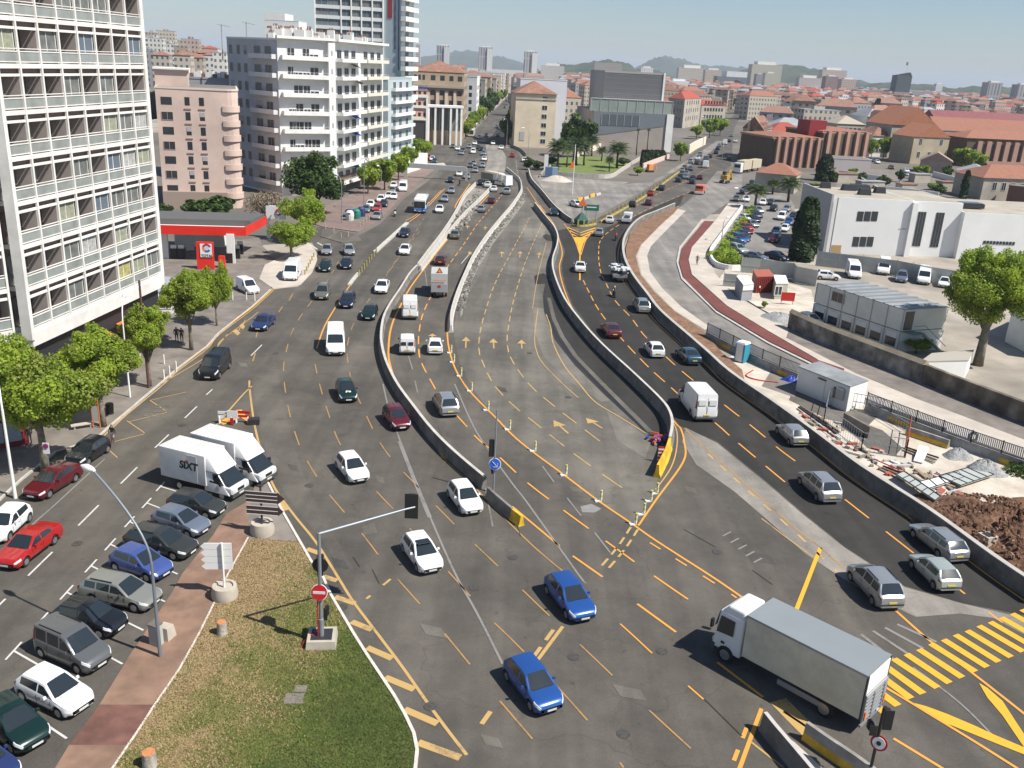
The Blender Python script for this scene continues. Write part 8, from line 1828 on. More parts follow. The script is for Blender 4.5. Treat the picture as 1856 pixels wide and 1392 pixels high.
b=G(200,752);o=empty('litter_bin',b,label='dark green-black litter bin on the left pavement',cat='bin');s=MB();s.lathe((b.x,b.y,0),[(.28,0),(.34,.95),(.3,1.05)],12);s.build('body',M_BLACK,o)
o,b,hh=post('parking_sign','small white sign with a purple disc before the big plane trunk',91,862,805,.03,M_GREYM,'sign');board(o,Vector((b.x,b.y-.06,hh-.3)),Vector((1,0,0)),.45,.85,M_WHITE,'panel',.03);disc(o,Vector((b.x,b.y-.1,hh-.12)),VIEW,.19,mat('sign_purple',(.30,.03,.16),.6),'purple_disc')
b=G(35,815);o=empty('kiosk',b,label='dark red news kiosk under the plane trees',cat='kiosk');s=MB();s.box((b.x-1.5,b.y+.8,1.3),(3.,2.2,2.6),.6);s.build('cabin',mat('kiosk_red',(.22,.02,.02),.6),o);s=MB();s.box((b.x-1.5,b.y+.8,2.75),(3.6,2.8,.2),.6);s.build('roof',M_REDPL,o)
for k in(0,1):s=MB();q=Vector((b.x-1.5,b.y+.8,1.4))+Vector((math.cos(.6),math.sin(.6),0))*(-.6+1.2*k)+Vector((.565,-.825,0))*1.12;s.box(q,(1.0,.05,1.6),.6);s.build('display_panel',mat('display_grey',(.40,.42,.45),.4),o)
# red and white road barrier at the triangle
b=G(425,768);o=empty('road_barrier',b,label='red and white works barrier with orange flags on the yellow triangle',cat='barrier')
for k in range(2):s=MB();c=Vector((b.x-.7+k*1.3,b.y+.3*k,.6));s.box(c+Vector((0,0,.35)),(1.3,.05,.25));s.box(c,(1.3,.05,.2));s.build('rail',M_REDPL if k else M_WHITE,o);s=MB();s.box(c-Vector((.5,0,.3)),(.06,.5,.6));s.box(c+Vector((.5,0,-.3)),(.06,.5,.6));s.build('leg',M_WHITE,o)
s=MB();s.box((b.x-.1,b.y-.1,.85),(.9,.05,.7));s.build('panel',M_WHITE,o);s=MB();s.box((b.x-.1,b.y-.35,.35),(.25,.1,.6));s.build('red_tape',M_REDPL,o)
s=MB();s.box((b.x+1.6,b.y+.2,.25),(.9,.7,.5),.2);s.build('ballast',M_DKM,o)
sheet('yellow_patch',[(398,765),(428,743),(438,742),(450,760),(448,764),(436,756),(405,770)],.03,P_OR)
# construction site pieces
for(a,c,lb)in(((1597,744),(1712,786),'upper long black pipe lying along the railing barrier'),((1590,750),(1700,794),'lower long black pipe lying along the railing barrier')):
    A,B=G(*a),G(*c);s=MB();s.tube([A+Vector((0,0,.28)),B+Vector((0,0,.28))],.27,14);tag(s.build('pipe',M_BLACK,smooth=40),lb,'pipe')
wall('concrete_barrier','detached barrier with a yellow stripe inside the building site',[(1642,788),(1680,800),(1718,813)],M_CONC,h=.8,w=.5)
wallmesh([G(1642,788),G(1680,800),G(1718,813)],[(-.262,.1),(-.262,.15),(-.17,.45),(-.165,.45),(-.255,.1)]).build('yellow_mark',M_YELP).parent=[x for x in COL.objects if x.name.startswith('concrete_barrier')][-1]
b=G(1762,800);s=MB();s.tube([(b.x+.35*math.cos(a),b.y+.05*math.sin(a),.45+.35*math.sin(a))for a in np.linspace(0,6.28,15)],.12,8);tag(s.build('tyre',M_TYRE,smooth=40),'old tyre leaning on the railing barrier','tyre')
def heap(name,label,px,rx,ry,h,m,cat='heap',seed=1,n=26,rough=.25,kind=None):
    b=G(*px);rs=np.random.RandomState(seed);s=MB();vs=[];fs=[];ph=rs.rand(8)*6.28
    for i in range(n+1):
        r=i/n
        for k in range(n*2):
            a=math.pi*k/n;q=1+rough*.35*(math.sin(3*a+ph[0])+math.sin(5*a+ph[1])*.6);z=h*(1-r*r)**1.3*(1+rough*(math.sin(7*a+r*9+ph[2])*.3+rs.randn()*.16))if i<n else 0
            vs.append((b.x+rx*r*q*math.cos(a),b.y+ry*r*q*math.sin(a),z+.01))
    N=n*2
    for i in range(n):
        for k in range(N):fs.append((i*N+k,(i+1)*N+k,(i+1)*N+(k+1)%N,i*N+(k+1)%N))
    s.add(vs,fs);return tag(s.build(name,m,smooth=True),label,cat,kind=kind)
GRAV=mat('grey_gravel',(.26,.27,.27),.95,col2=(.45,.45,.43),scale=5,bump=.8,bscale=9)
heap('gravel_heap','small pale gravel heap at the end of the detached barrier',(1735,828),1.3,1.,.75,GRAV,seed=2);heap('gravel_heap','bigger dark gravel heap near the right edge of the building site',(1783,855),1.7,1.3,1.0,GRAV,seed=3)
CLOD=mat('brown_clods',(.11,.052,.03),.95,col2=(.26,.14,.08),scale=2.6,bump=1.,bscale=5,stain=.35,stain_scale=1.2)
heap('soil_heap','large heap of reddish brown clods at the right edge',(1835,965),6.5,6.2,1.5,CLOD,seed=4,n=60,rough=.55)
rs=np.random.RandomState(9);s=MB();c=G(1835,965)
for k in range(900):
    a,r=rs.rand()*6.28,math.sqrt(rs.rand())*.97;q=.1+.22*rs.rand();s.box((c.x+6.6*r*math.cos(a),c.y+6.2*r*math.sin(a),1.5*(1-r*r)**1.3+.05),(q,q*.8,q*.7),rs.rand()*3,0 if k%5 else 1,.6)
o_=s.build('loose_clods',[CLOD,mat('light_clod',(.34,.21,.13),.95)]);o_.parent=[x for x in COL.objects if x.name=='soil_heap'][0]
heap('sand_heap','pale sand heap at the roadworks behind the slip road',(1010,328),4.5,3,1.4,M_PALE,seed=6);heap('gravel_heap','light gravel spread at the end of the old wall',(1412,578),2.6,2.6,.8,GRAV,seed=7)
s=MB();c=[(1655,838),(1672,842),(1682,822),(1664,817)];P=[G(*p)for p in c];s.prism([tuple(p.xy)for p in P],[.1,.1,.5,.5],[.18,.18,.58,.58]);tag(s.build('board',M_WHITE),'white tilted sheet lying on the site sand','board')
# rubble panels along the wall
def panelpx(name,label,c,z,m,cat='panel',lines=0):
    P=[G(*p)for p in c];o=empty(name,P[0],label=label,cat=cat);s=MB();s.prism([tuple(p.xy)for p in P],z,z+.07);s.build('sheet',m,o)
    if lines:
        s=MB()
        for k in range(lines+1):t=k/lines;s.seg(P[0].lerp(P[1],t)+Vector((0,0,z+.1)),P[3].lerp(P[2],t)+Vector((0,0,z+.1)),.05,.05)
        for t in(0,1):s.seg(P[0].lerp(P[3],t)+Vector((0,0,z+.11)),P[1].lerp(P[2],t)+Vector((0,0,z+.11)),.05,.05)
        s.build('frame',M_DKM,o)
panelpx('fence_sheet','grey fence sheet lying along the wall top beside the site',[(1622,872),(1692,920),(1702,912),(1636,866)],.5,MF,lines=6)
panelpx('fence_sheet','flat white fence sheet lying beside the soil heap',[(1700,870),(1765,852),(1800,868),(1740,888)],.3,MF,lines=5);panelpx('fence_sheet','white fence sheet lying between the two others',[(1665,880),(1735,862),(1745,872),(1680,893)],.25,C_WHITER,lines=4)
for a,b_,w_,lb in(((1450,740),(1500,775),.7,'grey planks lying beside the wire cage, upper stack'),((1470,752),(1520,790),.5,'dark planks lying beside the wire cage, lower stack'),((1500,728),(1550,742),.6,'pale scaffold boards before the white site cabin'),((1640,815),(1700,838),.5,'brown boards on the sand near the detached barrier'),((1600,850),(1650,872),.6,'concrete edging stones along the retaining wall')):
    o=empty('timber_stack',G(*a),label=lb,cat='boards')
    for k in range(5):s=MB();q=Vector((.12*k-.3,.16*k-.3,.1+.1*(k%2)));s.seg(G(*a)+q,G(*b_)+q*1.6,.14*w_/.5,.08);s.build('board',[M_CONC,mat('old_timber',(.22,.16,.10),.9,var=.2,scale=3),M_PALE,M_DKM][(k+a[0])%4],o)
sheet('oily_ground',[(1440,700),(1520,735),(1590,755),(1570,775),(1500,760),(1430,725)],.02,M_CLOSED);sheet('oily_ground',[(1400,668),(1450,690),(1440,720),(1380,700)],.021,M_SIDE)  # darker grey ground sheets beside the site cabin
rs=np.random.RandomState(3)
dbs=[(.7,.7,.66),(.25,.23,.2),(.45,.12,.08),(.35,.27,.17),(.55,.53,.5)]
for k in range(90):
    t=rs.rand();px,py=(1445+t*250,745+t*125+rs.rand()*40-6)if k<66 else(1670+rs.rand()*80,860+rs.rand()*40);b=G(px,py);s=MB();s.box((b.x,b.y,.12),(.2+1.6*rs.rand(),.1+.25*rs.rand(),.08+.15*rs.rand()),rs.rand()*3);j=rs.randint(5);tag(s.build('debris_piece',mat('debris_%d'%j,dbs[j],.8)),'%s scrap piece among the building site rubble'%['white','dark','red','brown','grey'][j],'debris','scrap pieces of the building site')
o=empty('mesh_cage',G(1560,800),label='wire mesh safety cage with red rails round the excavation',cat='fence');pts=[(1492,768),(1560,818),(1640,830),(1646,785),(1592,752),(1500,735)];Pq=[G(*p)for p in pts]
for k in range(6):
    a,b=Pq[k],Pq[(k+1)%6];s=MB();n_=max(3,int((b-a).length/.35))
    for i in range(n_+1):p=a.lerp(b,i/n_);s.seg(p,p+Vector((0,0,1.7)),.07 if i in(0,n_)else .02,.02 if 0<i<n_ else .07)
    for z in(.1,.9,1.7):s.seg(a+Vector((0,0,z)),b+Vector((0,0,z)),.05,.05)
    s.build('mesh_panel',M_GREYM if k!=2 else mat('cage_red',(.50,.09,.06),.6),o)
sheet('excavation',[(1528,768),(1572,812),(1622,826),(1636,812),(1600,780),(1540,757)],.02,mat('pit_concrete',(.13,.12,.105),.9,var=.2,scale=1))
A,B=G(1528,768),G(1575,795);s=MB();s.seg(A+Vector((0,0,.55)),B+Vector((0,0,.55)),.25,1.1);tag(s.build('shoring_panel',mat('shoring',(.22,.20,.17),.9,var=.2,scale=1)),'grey shoring panel standing inside the wire cage','panel')
b=G(1433,691);heap('blue_tarpaulin','crumpled blue tarpaulin beside the white site cabin',(1433,690),.9,.7,.5,mat('blue_tarp',(.02,.05,.35),.5),'tarpaulin',8,14,.5)
A=[G(*p)for p in((1365,672),(1352,682),(1375,690),(1410,694))];s=MB();s.tube([p+Vector((0,0,.08))for p in smooth(A)],.06,6);tag(s.build('red_hose',M_REDPL),'red hose curving on the site ground by the toilet','hose')
A=[G(*p)for p in((1720,935),(1745,945),(1752,962),(1765,975),(1772,962))];s=MB();s.tube([p+Vector((0,0,.15))for p in smooth(A)],.05,6);tag(s.build('blue_hose',MATS['blue_tarp']),'blue cable loop at the foot of the soil heap','hose')
for a,b_,lb in(((1746,957),(1776,937),'upper red rail on the soil heap foot'),((1752,955),(1772,975),'lower red rail on the soil heap foot'),((1583,838),(1628,862),'long red rail lying by the wall')):s=MB();s.seg(G(*a)+Vector((0,0,.3)),G(*b_)+Vector((0,0,.5)),.08,.08);tag(s.build('red_rail',M_REDPL),lb,'rail')
b=G(1786,990);s=MB();s.box((b.x,b.y,.45),(.9,.9,.9),.4);o=tag(s.build('concrete_block',M_PALE),'hollow concrete cube at the foot of the soil heap','concrete block');s=MB();s.box((b.x,b.y,.905),(.6,.6,.02),.4);s.build('opening',M_DKM).parent=o
rs=np.random.RandomState(5);s=MB();b=G(1190,800)
for k in range(26):s.box((b.x+rs.randn()*.5,b.y+rs.randn()*.5,.15+.3*rs.rand()),(.3+.5*rs.rand(),.2,.12),rs.rand()*3,int(k%4==0),.7)
tag(s.build('red_debris',[MATS['cage_red'],MATS['blue_tarp']]),'crumpled red and blue netting at the curved barrier end','debris')
b=G(1196,838);o=empty('warning_board',b,label='red and white striped board leaning at the curved barrier end',cat='sign')
for k in range(4):s=MB();s.box((b.x,b.y,.25+.3*k),(.45,.06,.15));s.build('white_stripe',M_WHITE,o);s=MB();s.box((b.x,b.y,.40+.3*k),(.45,.06,.15));s.build('red_stripe',M_REDPL,o)
b=G(1423,553);o=empty('red_notice',b,label='red notice board on two legs at the end of the old wall',cat='sign');hh=HT(b,531);s=MB();s.cyl((b.x-.6,b.y,0),.05,hh,6);s.cyl((b.x+1.,b.y,0),.05,hh,6);s.build('legs',M_GREYM,o);board(o,Vector((b.x+.2,b.y-.1,hh-.5)),Vector((1,0,0)),1.9,1.2,M_REDPL)
for x,c,lb in((994,(.08,.16,.32),'darker blue container at the roadworks edge'),(1004,(.30,.40,.50),'light blue container at the roadworks edge')):b=G(x,321);s=MB();s.box((b.x,b.y,1.4),(2.0,2,2.8));tag(s.build('tool_container',mat('cont_%d'%x,c,.6)),lb,'container')
b=G(989,310);s=MB();s.box((b.x,b.y,2.4),(1.2,.5,4.8));tag(s.build('white_pillar',C_WHITER),'white gate pillar beside the blue containers','pillar')
wall('kerb_island','low kerbed wall between the oily slip road and the works',[(1000,300),(985,312),(978,322)],M_CONC,h=.5,w=.4,flat=True,cat='kerb')
# rubble scatter
rs=np.random.RandomState(12);s=MB()
for k in range(800):
    t=rs.rand();a=[(948,352),(915,395),(885,435),(860,475),(842,515),(832,560)];i=min(4,int(t*5));f=t*5-i;px=a[i][0]*(1-f)+a[i+1][0]*f+4+rs.randn()*3;py=a[i][1]*(1-f)+a[i+1][1]*f+rs.randn()*2;b=G(px,py);q=.1+.28*rs.rand();s.box((b.x,b.y,q*.3),(q*1.4,q,q*.7),rs.rand()*3,int(rs.rand()<.12),.7)
for k in range(500):
    px,py=845+rs.randn()*14,385+rs.randn()*26;
    if not(812<px<880 and 345<py<430)or abs((px-812)/(880-812)-(430-py)/85)>.22:continue
    b=G(px,py);q=.2+.5*rs.rand();s.box((b.x,b.y,q*.3),(q*1.4,q,q*.6),rs.rand()*3,int(rs.rand()<.3),.7)
tag(s.build('rubble',[M_CONC_D,M_CONC]),'broken concrete rubble along the barrier of the two lanes','rubble',kind='stuff')
for a,b_,lb in(((1520,318),(1600,330),'white yard wall left of the parked cars'),((1600,348),(1700,360),'long pale yard wall behind the white public building'),((1560,332),(1592,352),'short grey yard wall behind the white public building'),((1690,320),(1735,332),'low wall before the grey roofed house')):wall('yard_wall',lb,[a,b_],C_WHITER if a[0]%3 else MG,h=1.8,w=.3,flat=True,cat='wall')
for x,y in((1496,318),(1530,330),(1575,345),(1640,350),(1665,330),(1712,345)):b=G(x,y);s=MB();s.box((b.x,b.y,1.3),(5+x%4,3,2.6),.3);s.box((b.x,b.y,2.7),(5.4+x%4,3.4,.2),.3,1);tag(s.build('yard_shed',[C_STONE,[M_TILE,C_GREYR][x%2]]),'small shed in the yards above the white public building','shed','yard sheds above the white public building')
# ---- people
SKIN=mat('skin',(.42,.25,.17),.6)
def figure(pos,rz,pose,h=1.7,top=None,legs=None,hair=None,label='',group=None,parent=None,skirt=False,name='person'):
    """pose: dict joint -> (x,y,z) in units of body height, facing +y"""
    J=dict(pel=(0,0,.53),ch=(0,0,.72),nk=(0,0,.82),hd=(0,.01,.87),ht=(0,.005,.95),ls=(-.11,0,.80),le=(-.135,0,.64),lw=(-.14,.03,.49),lh=(-.14,.04,.44),rs=(.11,0,.80),re=(.135,0,.64),rw=(.14,.03,.49),rh=(.14,.04,.44),lp=(-.055,0,.51),lk=(-.06,.02,.28),la=(-.06,-.01,.045),lt=(-.06,.08,.02),rp=(.055,0,.51),rk=(.06,.02,.28),ra=(.06,-.01,.045),rt=(.06,.08,.02));J.update(pose)
    Rr=dict(pel=.075,ch=.085,nk=.032,hd=.052,ht=.045,ls=.035,le=.026,lw=.018,lh=.02,rs=.035,re=.026,rw=.018,rh=.02,lp=.055,lk=.036,la=.024,lt=.018,rp=.055,rk=.036,ra=.024,rt=.018)
    E_=[('pel','ch'),('ch','nk'),('nk','hd'),('hd','ht'),('ch','ls'),('ls','le'),('le','lw'),('lw','lh'),('ch','rs'),('rs','re'),('re','rw'),('rw','rh'),('pel','lp'),('lp','lk'),('lk','la'),('la','lt'),('pel','rp'),('rp','rk'),('rk','ra'),('ra','rt')]
    K=list(J);me=bpy.data.meshes.new('b');me.from_pydata([tuple(v*h for v in J[k])for k in K],[(K.index(a),K.index(b))for a,b in E_],[]);t=bpy.data.objects.new('b',me);COL.objects.link(t)
    md=t.modifiers.new('s','SKIN');md.use_smooth_shade=True
    for i,k in enumerate(K):me.skin_vertices[0].data[i].radius=(Rr[k]*h,)*2
    me.skin_vertices[0].data[0].use_root=True;t.modifiers.new('u','SUBSURF').levels=1
    dg=bpy.context.evaluated_depsgraph_get();bm_=bpy.data.meshes.new_from_object(t.evaluated_get(dg));bpy.data.objects.remove(t)
    for m in(SKIN,top or M_BLACK,legs or M_DKM,hair or M_BLACK,M_BLACK):bm_.materials.append(m)
    hz=J['nk'][2]*h;pz=J['pel'][2]*h;hd_=Vector(J['hd'])*h
    for p in bm_.polygons:
        c=p.center;p.use_smooth=True
        near=min((((c-Vector(J[k])*h).length-Rr[k]*h,k)for k in K))[1]
        p.material_index=3 if near in('hd','ht')and(c.z>hd_.z+.045*h or c.y<hd_.y-.005*h)else 0 if near in('hd','ht','lh','rh','nk')else 1 if near in('ch','ls','le','lw','rs','re','rw')or(near=='pel' and c.z>pz)else 4 if near in('lt','rt')else 2
    o=bpy.data.objects.new(name,bm_);COL.objects.link(o)
    if parent is not None:o.parent=parent;o.location=pos;o.rotation_euler=(0,0,rz)
    else:o.location=pos;o.rotation_euler=(0,0,rz)
    if skirt:s=MB();s.lathe((0,0,.34*h),[(.10*h,0),(.085*h,.1*h),(.07*h,.22*h)],12);k_=s.build('skirt',M_SHUT,None);k_.parent=o
    return tag(o,label,'person',group)
WALK=dict(lk=(-.06,.09,.29),la=(-.06,.10,.045),lt=(-.06,.19,.03),rk=(.06,.02,.28),ra=(.06,-.12,.07),rt=(.06,-.05,.02),le=(-.14,-.06,.65),lw=(-.14,-.05,.50),lh=(-.14,-.04,.45),re=(.14,.04,.65),rw=(.13,.10,.52),rh=(.13,.12,.48))
figure(G(205,803),2.6,WALK,1.68,mat('navy_jacket',(.02,.02,.035),.8),mat('mauve_tights',(.14,.06,.08),.8),M_BLACK,'long-haired person in a dark jacket and grey skirt crossing by the bus stop',skirt=True)
figure(G(321,620,.12),0.4,WALK,1.78,M_BLACK,M_DKM,M_BLACK,'left one of two pedestrians in dark clothes under a plane tree');figure(G(330,621,.12),0.2,{},1.75,M_DKM,M_BLACK,M_BLACK,'right one of two pedestrians in dark clothes under a plane tree')
figure(G(55,805,.12),1.,{},1.75,M_BLACK,M_DKM,M_BLACK,'person in dark clothes standing beside the red kiosk')
figure(G(1263,480,.13),2.8,WALK,1.75,mat('grey_shirt',(.20,.20,.22),.8),M_DKM,M_BLACK,'pedestrian in grey walking on the pale pavement by the cycle path')
figure(G(686,377),0.5,{},1.75,M_REDPL,M_DKM,M_BLACK,'person in red bending beside the red parked car')
def motorbike(a,b,label,lab2,white=True,jacket=None):
    c,rz,_l=heading(a,b);rz=rz-math.pi/2;o=empty('motorbike',c,rz,label=label,cat='motorbike');wm,rm=wheel_mesh(.31,.12)
    for y in(-.65,.68):w_=obj0('wheel',wm,o);w_.location=(0,y,.31);w_.rotation_euler=(0,0,math.pi/2)
    beveled(o,'fairing',(0,.45,.75),(.42,.55,.5),PAINTS['white']if white else PAINTS['dred'],.12);beveled(o,'seat',(0,-.25,.78),(.3,.8,.16),M_BLACK,.06);beveled(o,'engine_body',(0,0,.5),(.3,.8,.35),M_DKM,.08)
    s=MB();s.seg((-.35,.42,1.02),(.35,.42,1.02),.04,.04);s.build('handlebar',M_BLACK,o,rel=False)
    ride=dict(pel=(0,0,.48),ch=(0,.08,.66),nk=(0,.13,.76),hd=(0,.16,.82),ht=(0,.17,.90),ls=(-.11,.11,.74),le=(-.15,.22,.64),lw=(-.17,.33,.60),lh=(-.17,.37,.60),rs=(.11,.11,.74),re=(.15,.22,.64),rw=(.17,.33,.60),rh=(.17,.37,.60),lp=(-.06,0,.47),lk=(-.11,.2,.40),la=(-.11,.12,.17),lt=(-.11,.2,.15),rp=(.06,0,.47),rk=(.11,.2,.40),ra=(.11,.12,.17),rt=(.11,.2,.15))
    q=Vector((c.x,c.y,.0))-Vector((math.cos(rz+math.pi/2),math.sin(rz+math.pi/2),0))*.25
    figure(q,rz,ride,1.72,jacket or M_BLACK,M_DKM,M_WHITE if white else M_BLACK,lab2,name='person')
motorbike((1118,548),(1108,528),'white motorbike behind the flatbed truck','motorcyclist in black with a white helmet behind the flatbed truck');motorbike((1114,444),(1118,428),'dark red motorbike by the soil strip','motorcyclist in a dark red jacket near the soil strip',False,M_REDPL)
motorbike((717,386),(715,398),'white scooter coming down left of the bus','motorcyclist in dark clothes left of the bus');motorbike((834,330),(832,342),'dark scooter beside the far silver cars','motorcyclist in black beside the far silver cars',False)
# ------------------------------------------------------------ far town, hills, haze
def farmat(name,wall,win=(.06,.07,.08),sx=.32,sz=.31,mort=.45):
    m,t,b=_new(name);geo=t.nodes.new('ShaderNodeNewGeometry');sp=t.nodes.new('ShaderNodeSeparateXYZ');t.links.new(geo.outputs['Position'],sp.inputs[0])
    ad=t.nodes.new('ShaderNodeMath');ad.operation='ADD';t.links.new(sp.outputs[0],ad.inputs[0]);t.links.new(sp.outputs[1],ad.inputs[1]);cb=t.nodes.new('ShaderNodeCombineXYZ');t.links.new(ad.outputs[0],cb.inputs[0]);t.links.new(sp.outputs[2],cb.inputs[1])
    br=t.nodes.new('ShaderNodeTexBrick');br.offset=0;br.inputs['Scale'].default_value=1;br.inputs['Brick Width'].default_value=1/sx;br.inputs['Row Height'].default_value=1/sz;br.inputs['Mortar Size'].default_value=mort/sx*.62;br.inputs['Mortar Smooth'].default_value=0
    br.inputs['Color1'].default_value=(*win,1);br.inputs['Color2'].default_value=(win[0]*2.2,win[1]*2.2,win[2]*2.2,1);br.inputs['Mortar'].default_value=(*wall,1);t.links.new(cb.outputs[0],br.inputs['Vector']);t.links.new(br.outputs[0],b.inputs['Base Color']);b.inputs['Roughness'].default_value=.85;MATS[name]=m;return m
FW=[('cream',(.46,.41,.33)),('ochre',(.38,.29,.20)),('white',(.60,.58,.54)),('pink',(.42,.31,.26)),('grey',(.30,.30,.30)),('beige',(.40,.34,.27))]
FWM=[(n,farmat('far_'+n,c))for n,c in FW]
RTS=[('red tiled',MATS['red_tiles']),('terracotta tiled',M_TILE),('orange tiled',MATS['orange_tiles']),('brown tiled',mat('brown_tiles',(.22,.12,.085),.9,var=.1,scale=.5)),('flat grey',C_GREYR),('dull pink tiled',mat('dull_pink_tiles',(.36,.20,.15),.9,var=.1,scale=.5))]
def town(px,Y,w_,dp,h,rz,wi,ri,label,group,z0=0,name='town_building'):
    c=atx(px,Y);cs,sn=math.cos(rz),math.sin(rz);pts=[(c.x+a*w_/2*cs-b*dp/2*sn,c.y+a*w_/2*sn+b*dp/2*cs)for a,b in((-1,-1),(1,-1),(1,1),(-1,1))]
    s=MB();s.prism(pts,z0-3 if z0 else 0,z0+h,0)
    if ri==4:s.prism(pts,z0+h+.02,z0+h+.6,1);s.box((c.x,c.y,z0+h+1.4),(w_*.3,dp*.3,1.6),rz,0)
    else:hip_roof(s,ccw(pts),z0+h+.02,2.2+1.5*(w_>14),.4,1)
    return tag(s.build(name,[FWM[wi][1],RTS[ri][1]]),label,'building',group)
rr=random.Random(99);placed=[]
areas=[(1015,1225,620,2300,62),(1225,1400,680,2300,62),(1400,1620,480,2300,82),(1620,1900,500,2300,62),(935,1015,420,2000,16),(750,890,480,1500,22)]
nmz={0:'behind the grey cube building',1:'beyond the right avenue',2:'behind the ribbed building',3:'behind the long red-roofed barracks',4:'behind the beige building',5:'behind the ochre building'}
for ai,(x0,x1,Y0_,Y1_,n)in enumerate(areas):
    k=0;tries=0
    while k<n and tries<4000:
        tries+=1;t=rr.random();Y=Y0_*(Y1_/Y0_)**(t**1.0);px=rr.uniform(x0,x1);c=atx(px,Y)
        if Y<1050 and abs(px-(1300+45*(Y-630)/316))<16:continue
        w_,dp=rr.uniform(9,22)*(1+Y/3500),rr.uniform(8,12)*(1+Y/3500)
        if any((c.x-q[0])**2+(c.y-q[1])**2<(q[2]+w_*.55)**2*.8 for q in placed):continue
        placed.append((c.x,c.y,w_*.5));h=rr.choice((8,10,12,13,15,17))*(1.0 if Y<1500 else 1.15)
        if ai==5:h+=6
        if ai==3 and Y<900:h=9
        wi=rr.choice((0,0,1,2,3,4,5,5));ri=rr.choice((0,1,1,2,3,3,4,4,5,5))
        town(px,Y,w_,dp,h,rr.uniform(-.5,.5)if rr.random()<.5 else .35,wi,ri,'%s %s house, %s roof, %s'%('nearer' if Y<800 else 'mid-distance' if Y<1300 else 'remote',FW[wi][0],RTS[ri][0],nmz[ai]),'roofs of the town '+nmz[ai]);k+=1
s=MB()
for i in range(3200):
    ai=rr.choice((0,1,2,2,3,3));x0,x1,Y0_,Y1_,n=areas[ai];px,Y=rr.uniform(x0,x1),rr.uniform(max(Y0_,800),2600);c=atx(px,Y)
    if any((c.x-q[0])**2+(c.y-q[1])**2<(q[2]+6)**2 for q in placed)or(Y<1050 and abs(px-(1300+45*(Y-630)/316))<14):continue
    w_,dp,h,rz=rr.uniform(7,16),rr.uniform(6,10),rr.uniform(8,19),rr.uniform(-.5,.5);placed.append((c.x,c.y,w_*.45));cs,sn=math.cos(rz),math.sin(rz);pts=[(c.x+a*w_/2*cs-b*dp/2*sn,c.y+a*w_/2*sn+b*dp/2*cs)for a,b in((-1,-1),(1,-1),(1,1),(-1,1))]
    s.prism(pts,0,h,rr.randrange(6));hip_roof(s,ccw(pts),h+.02,2,.3,6+rr.choice((0,1,3,3,4,5,5)))
tag(s.build('town_roofs',[m_ for _,m_ in FWM]+[r_[1]for r_ in RTS]),'dense mass of small remote town houses','houses',kind='stuff')
for i in range(90):
    ai=rr.choice((0,1,2,3));x0,x1,Y0_,Y1_,n=areas[ai];px,Y=rr.uniform(x0,x1),rr.uniform(Y0_,1900);c=atx(px,Y)
    if any((c.x-q[0])**2+(c.y-q[1])**2<(q[2]+5)**2 for q in placed)or(Y<1050 and abs(px-(1300+45*(Y-630)/316))<14):continue
    plant('far_dark' if i%2 else 'far_round','town_tree',c,'tree among the far roofs '+nmz[ai],s=1.3,group='trees among the roofs '+nmz[ai])
# towers
def ftower(px,w_,yt,Y,label,wall=(.50,.48,.45),win=(.10,.11,.12),dp=None,sx=.28,sz=.33,crown=True,z0=0,nm='tower_block'):
    a,b=atx(px-w_/2,Y),atx(px+w_/2,Y);z=HT(a,yt);o=empty(nm,a,label=label,cat='tower block');s=MB();s.prism(quadpts(a,b,dp or(b.x-a.x)),z0,z);s.build('wall',farmat('fm_%d_%d'%(px,w_),wall,win,sx,sz),o)
    if crown:L=b.x-a.x;s=MB();s.box(((a.x+b.x)/2,a.y+L*.4,z+L*.05),(L*.6,L*.5,L*.1));s.build('roof_room',C_WHITER,o)
    return o,a,b,z
for px,w_,yt,Y,lb in((801,22,82,1500,'left one of three slim grey towers on the skyline'),(878,24,85,1500,'middle one of three slim grey towers on the skyline'),(959,24,93,1400,'right one of three slim towers, with white balconies')):
    o,a,b,z=ftower(px,w_,yt,Y,lb,(.42,.41,.40),(.12,.13,.14),sx=.25,sz=.05);L=b.x-a.x;s=MB();s.prism(quadpts(a+Vector((L*.62,-1.5,0)),b+Vector((0,-1.5,0)),3),0,z-2);s.build('white_bay',farmat('white_bay_%d'%px,(.70,.69,.66),(.3,.3,.3),.2,.33),o)
ftower(757,8,80,1500,'slim tower half hidden right behind the blue-walled tower')
ftower(1384,54,116,1750,'wide beige slab block on the skyline',(.46,.43,.34),(.16,.15,.12),30,.05,.3);ftower(1392,20,132,1600,'pale block in front of the wide beige slab',(.52,.48,.38),dp=20);ftower(1372,12,134,1500,'narrow grey block in front of the wide beige slab',(.30,.29,.28),dp=15)
ftower(1506,44,126,1900,'wide pinkish slab block on the skyline',(.50,.42,.36),(.2,.17,.15),25);ftower(1502,22,138,1500,'brown block before the pinkish slab',(.28,.19,.16),dp=20);ftower(1533,26,143,1550,'pinkish lower block right of the brown one',(.52,.38,.30),dp=20);ftower(1464,40,140,1700,'row of white and rose towers left of the brown block',(.48,.42,.38),(.12,.1,.1),20,.12,.3)
ftower(1795,25,149,1500,'left grey tower at the right edge of the skyline',(.40,.38,.36),sx=.2,sz=.05);ftower(1848,24,153,1450,'right grey tower at the right edge of the skyline',(.40,.38,.36),sx=.2,sz=.05);ftower(1698,12,152,2300,'small white block on the skyline near the dark tower',(.66,.66,.64))
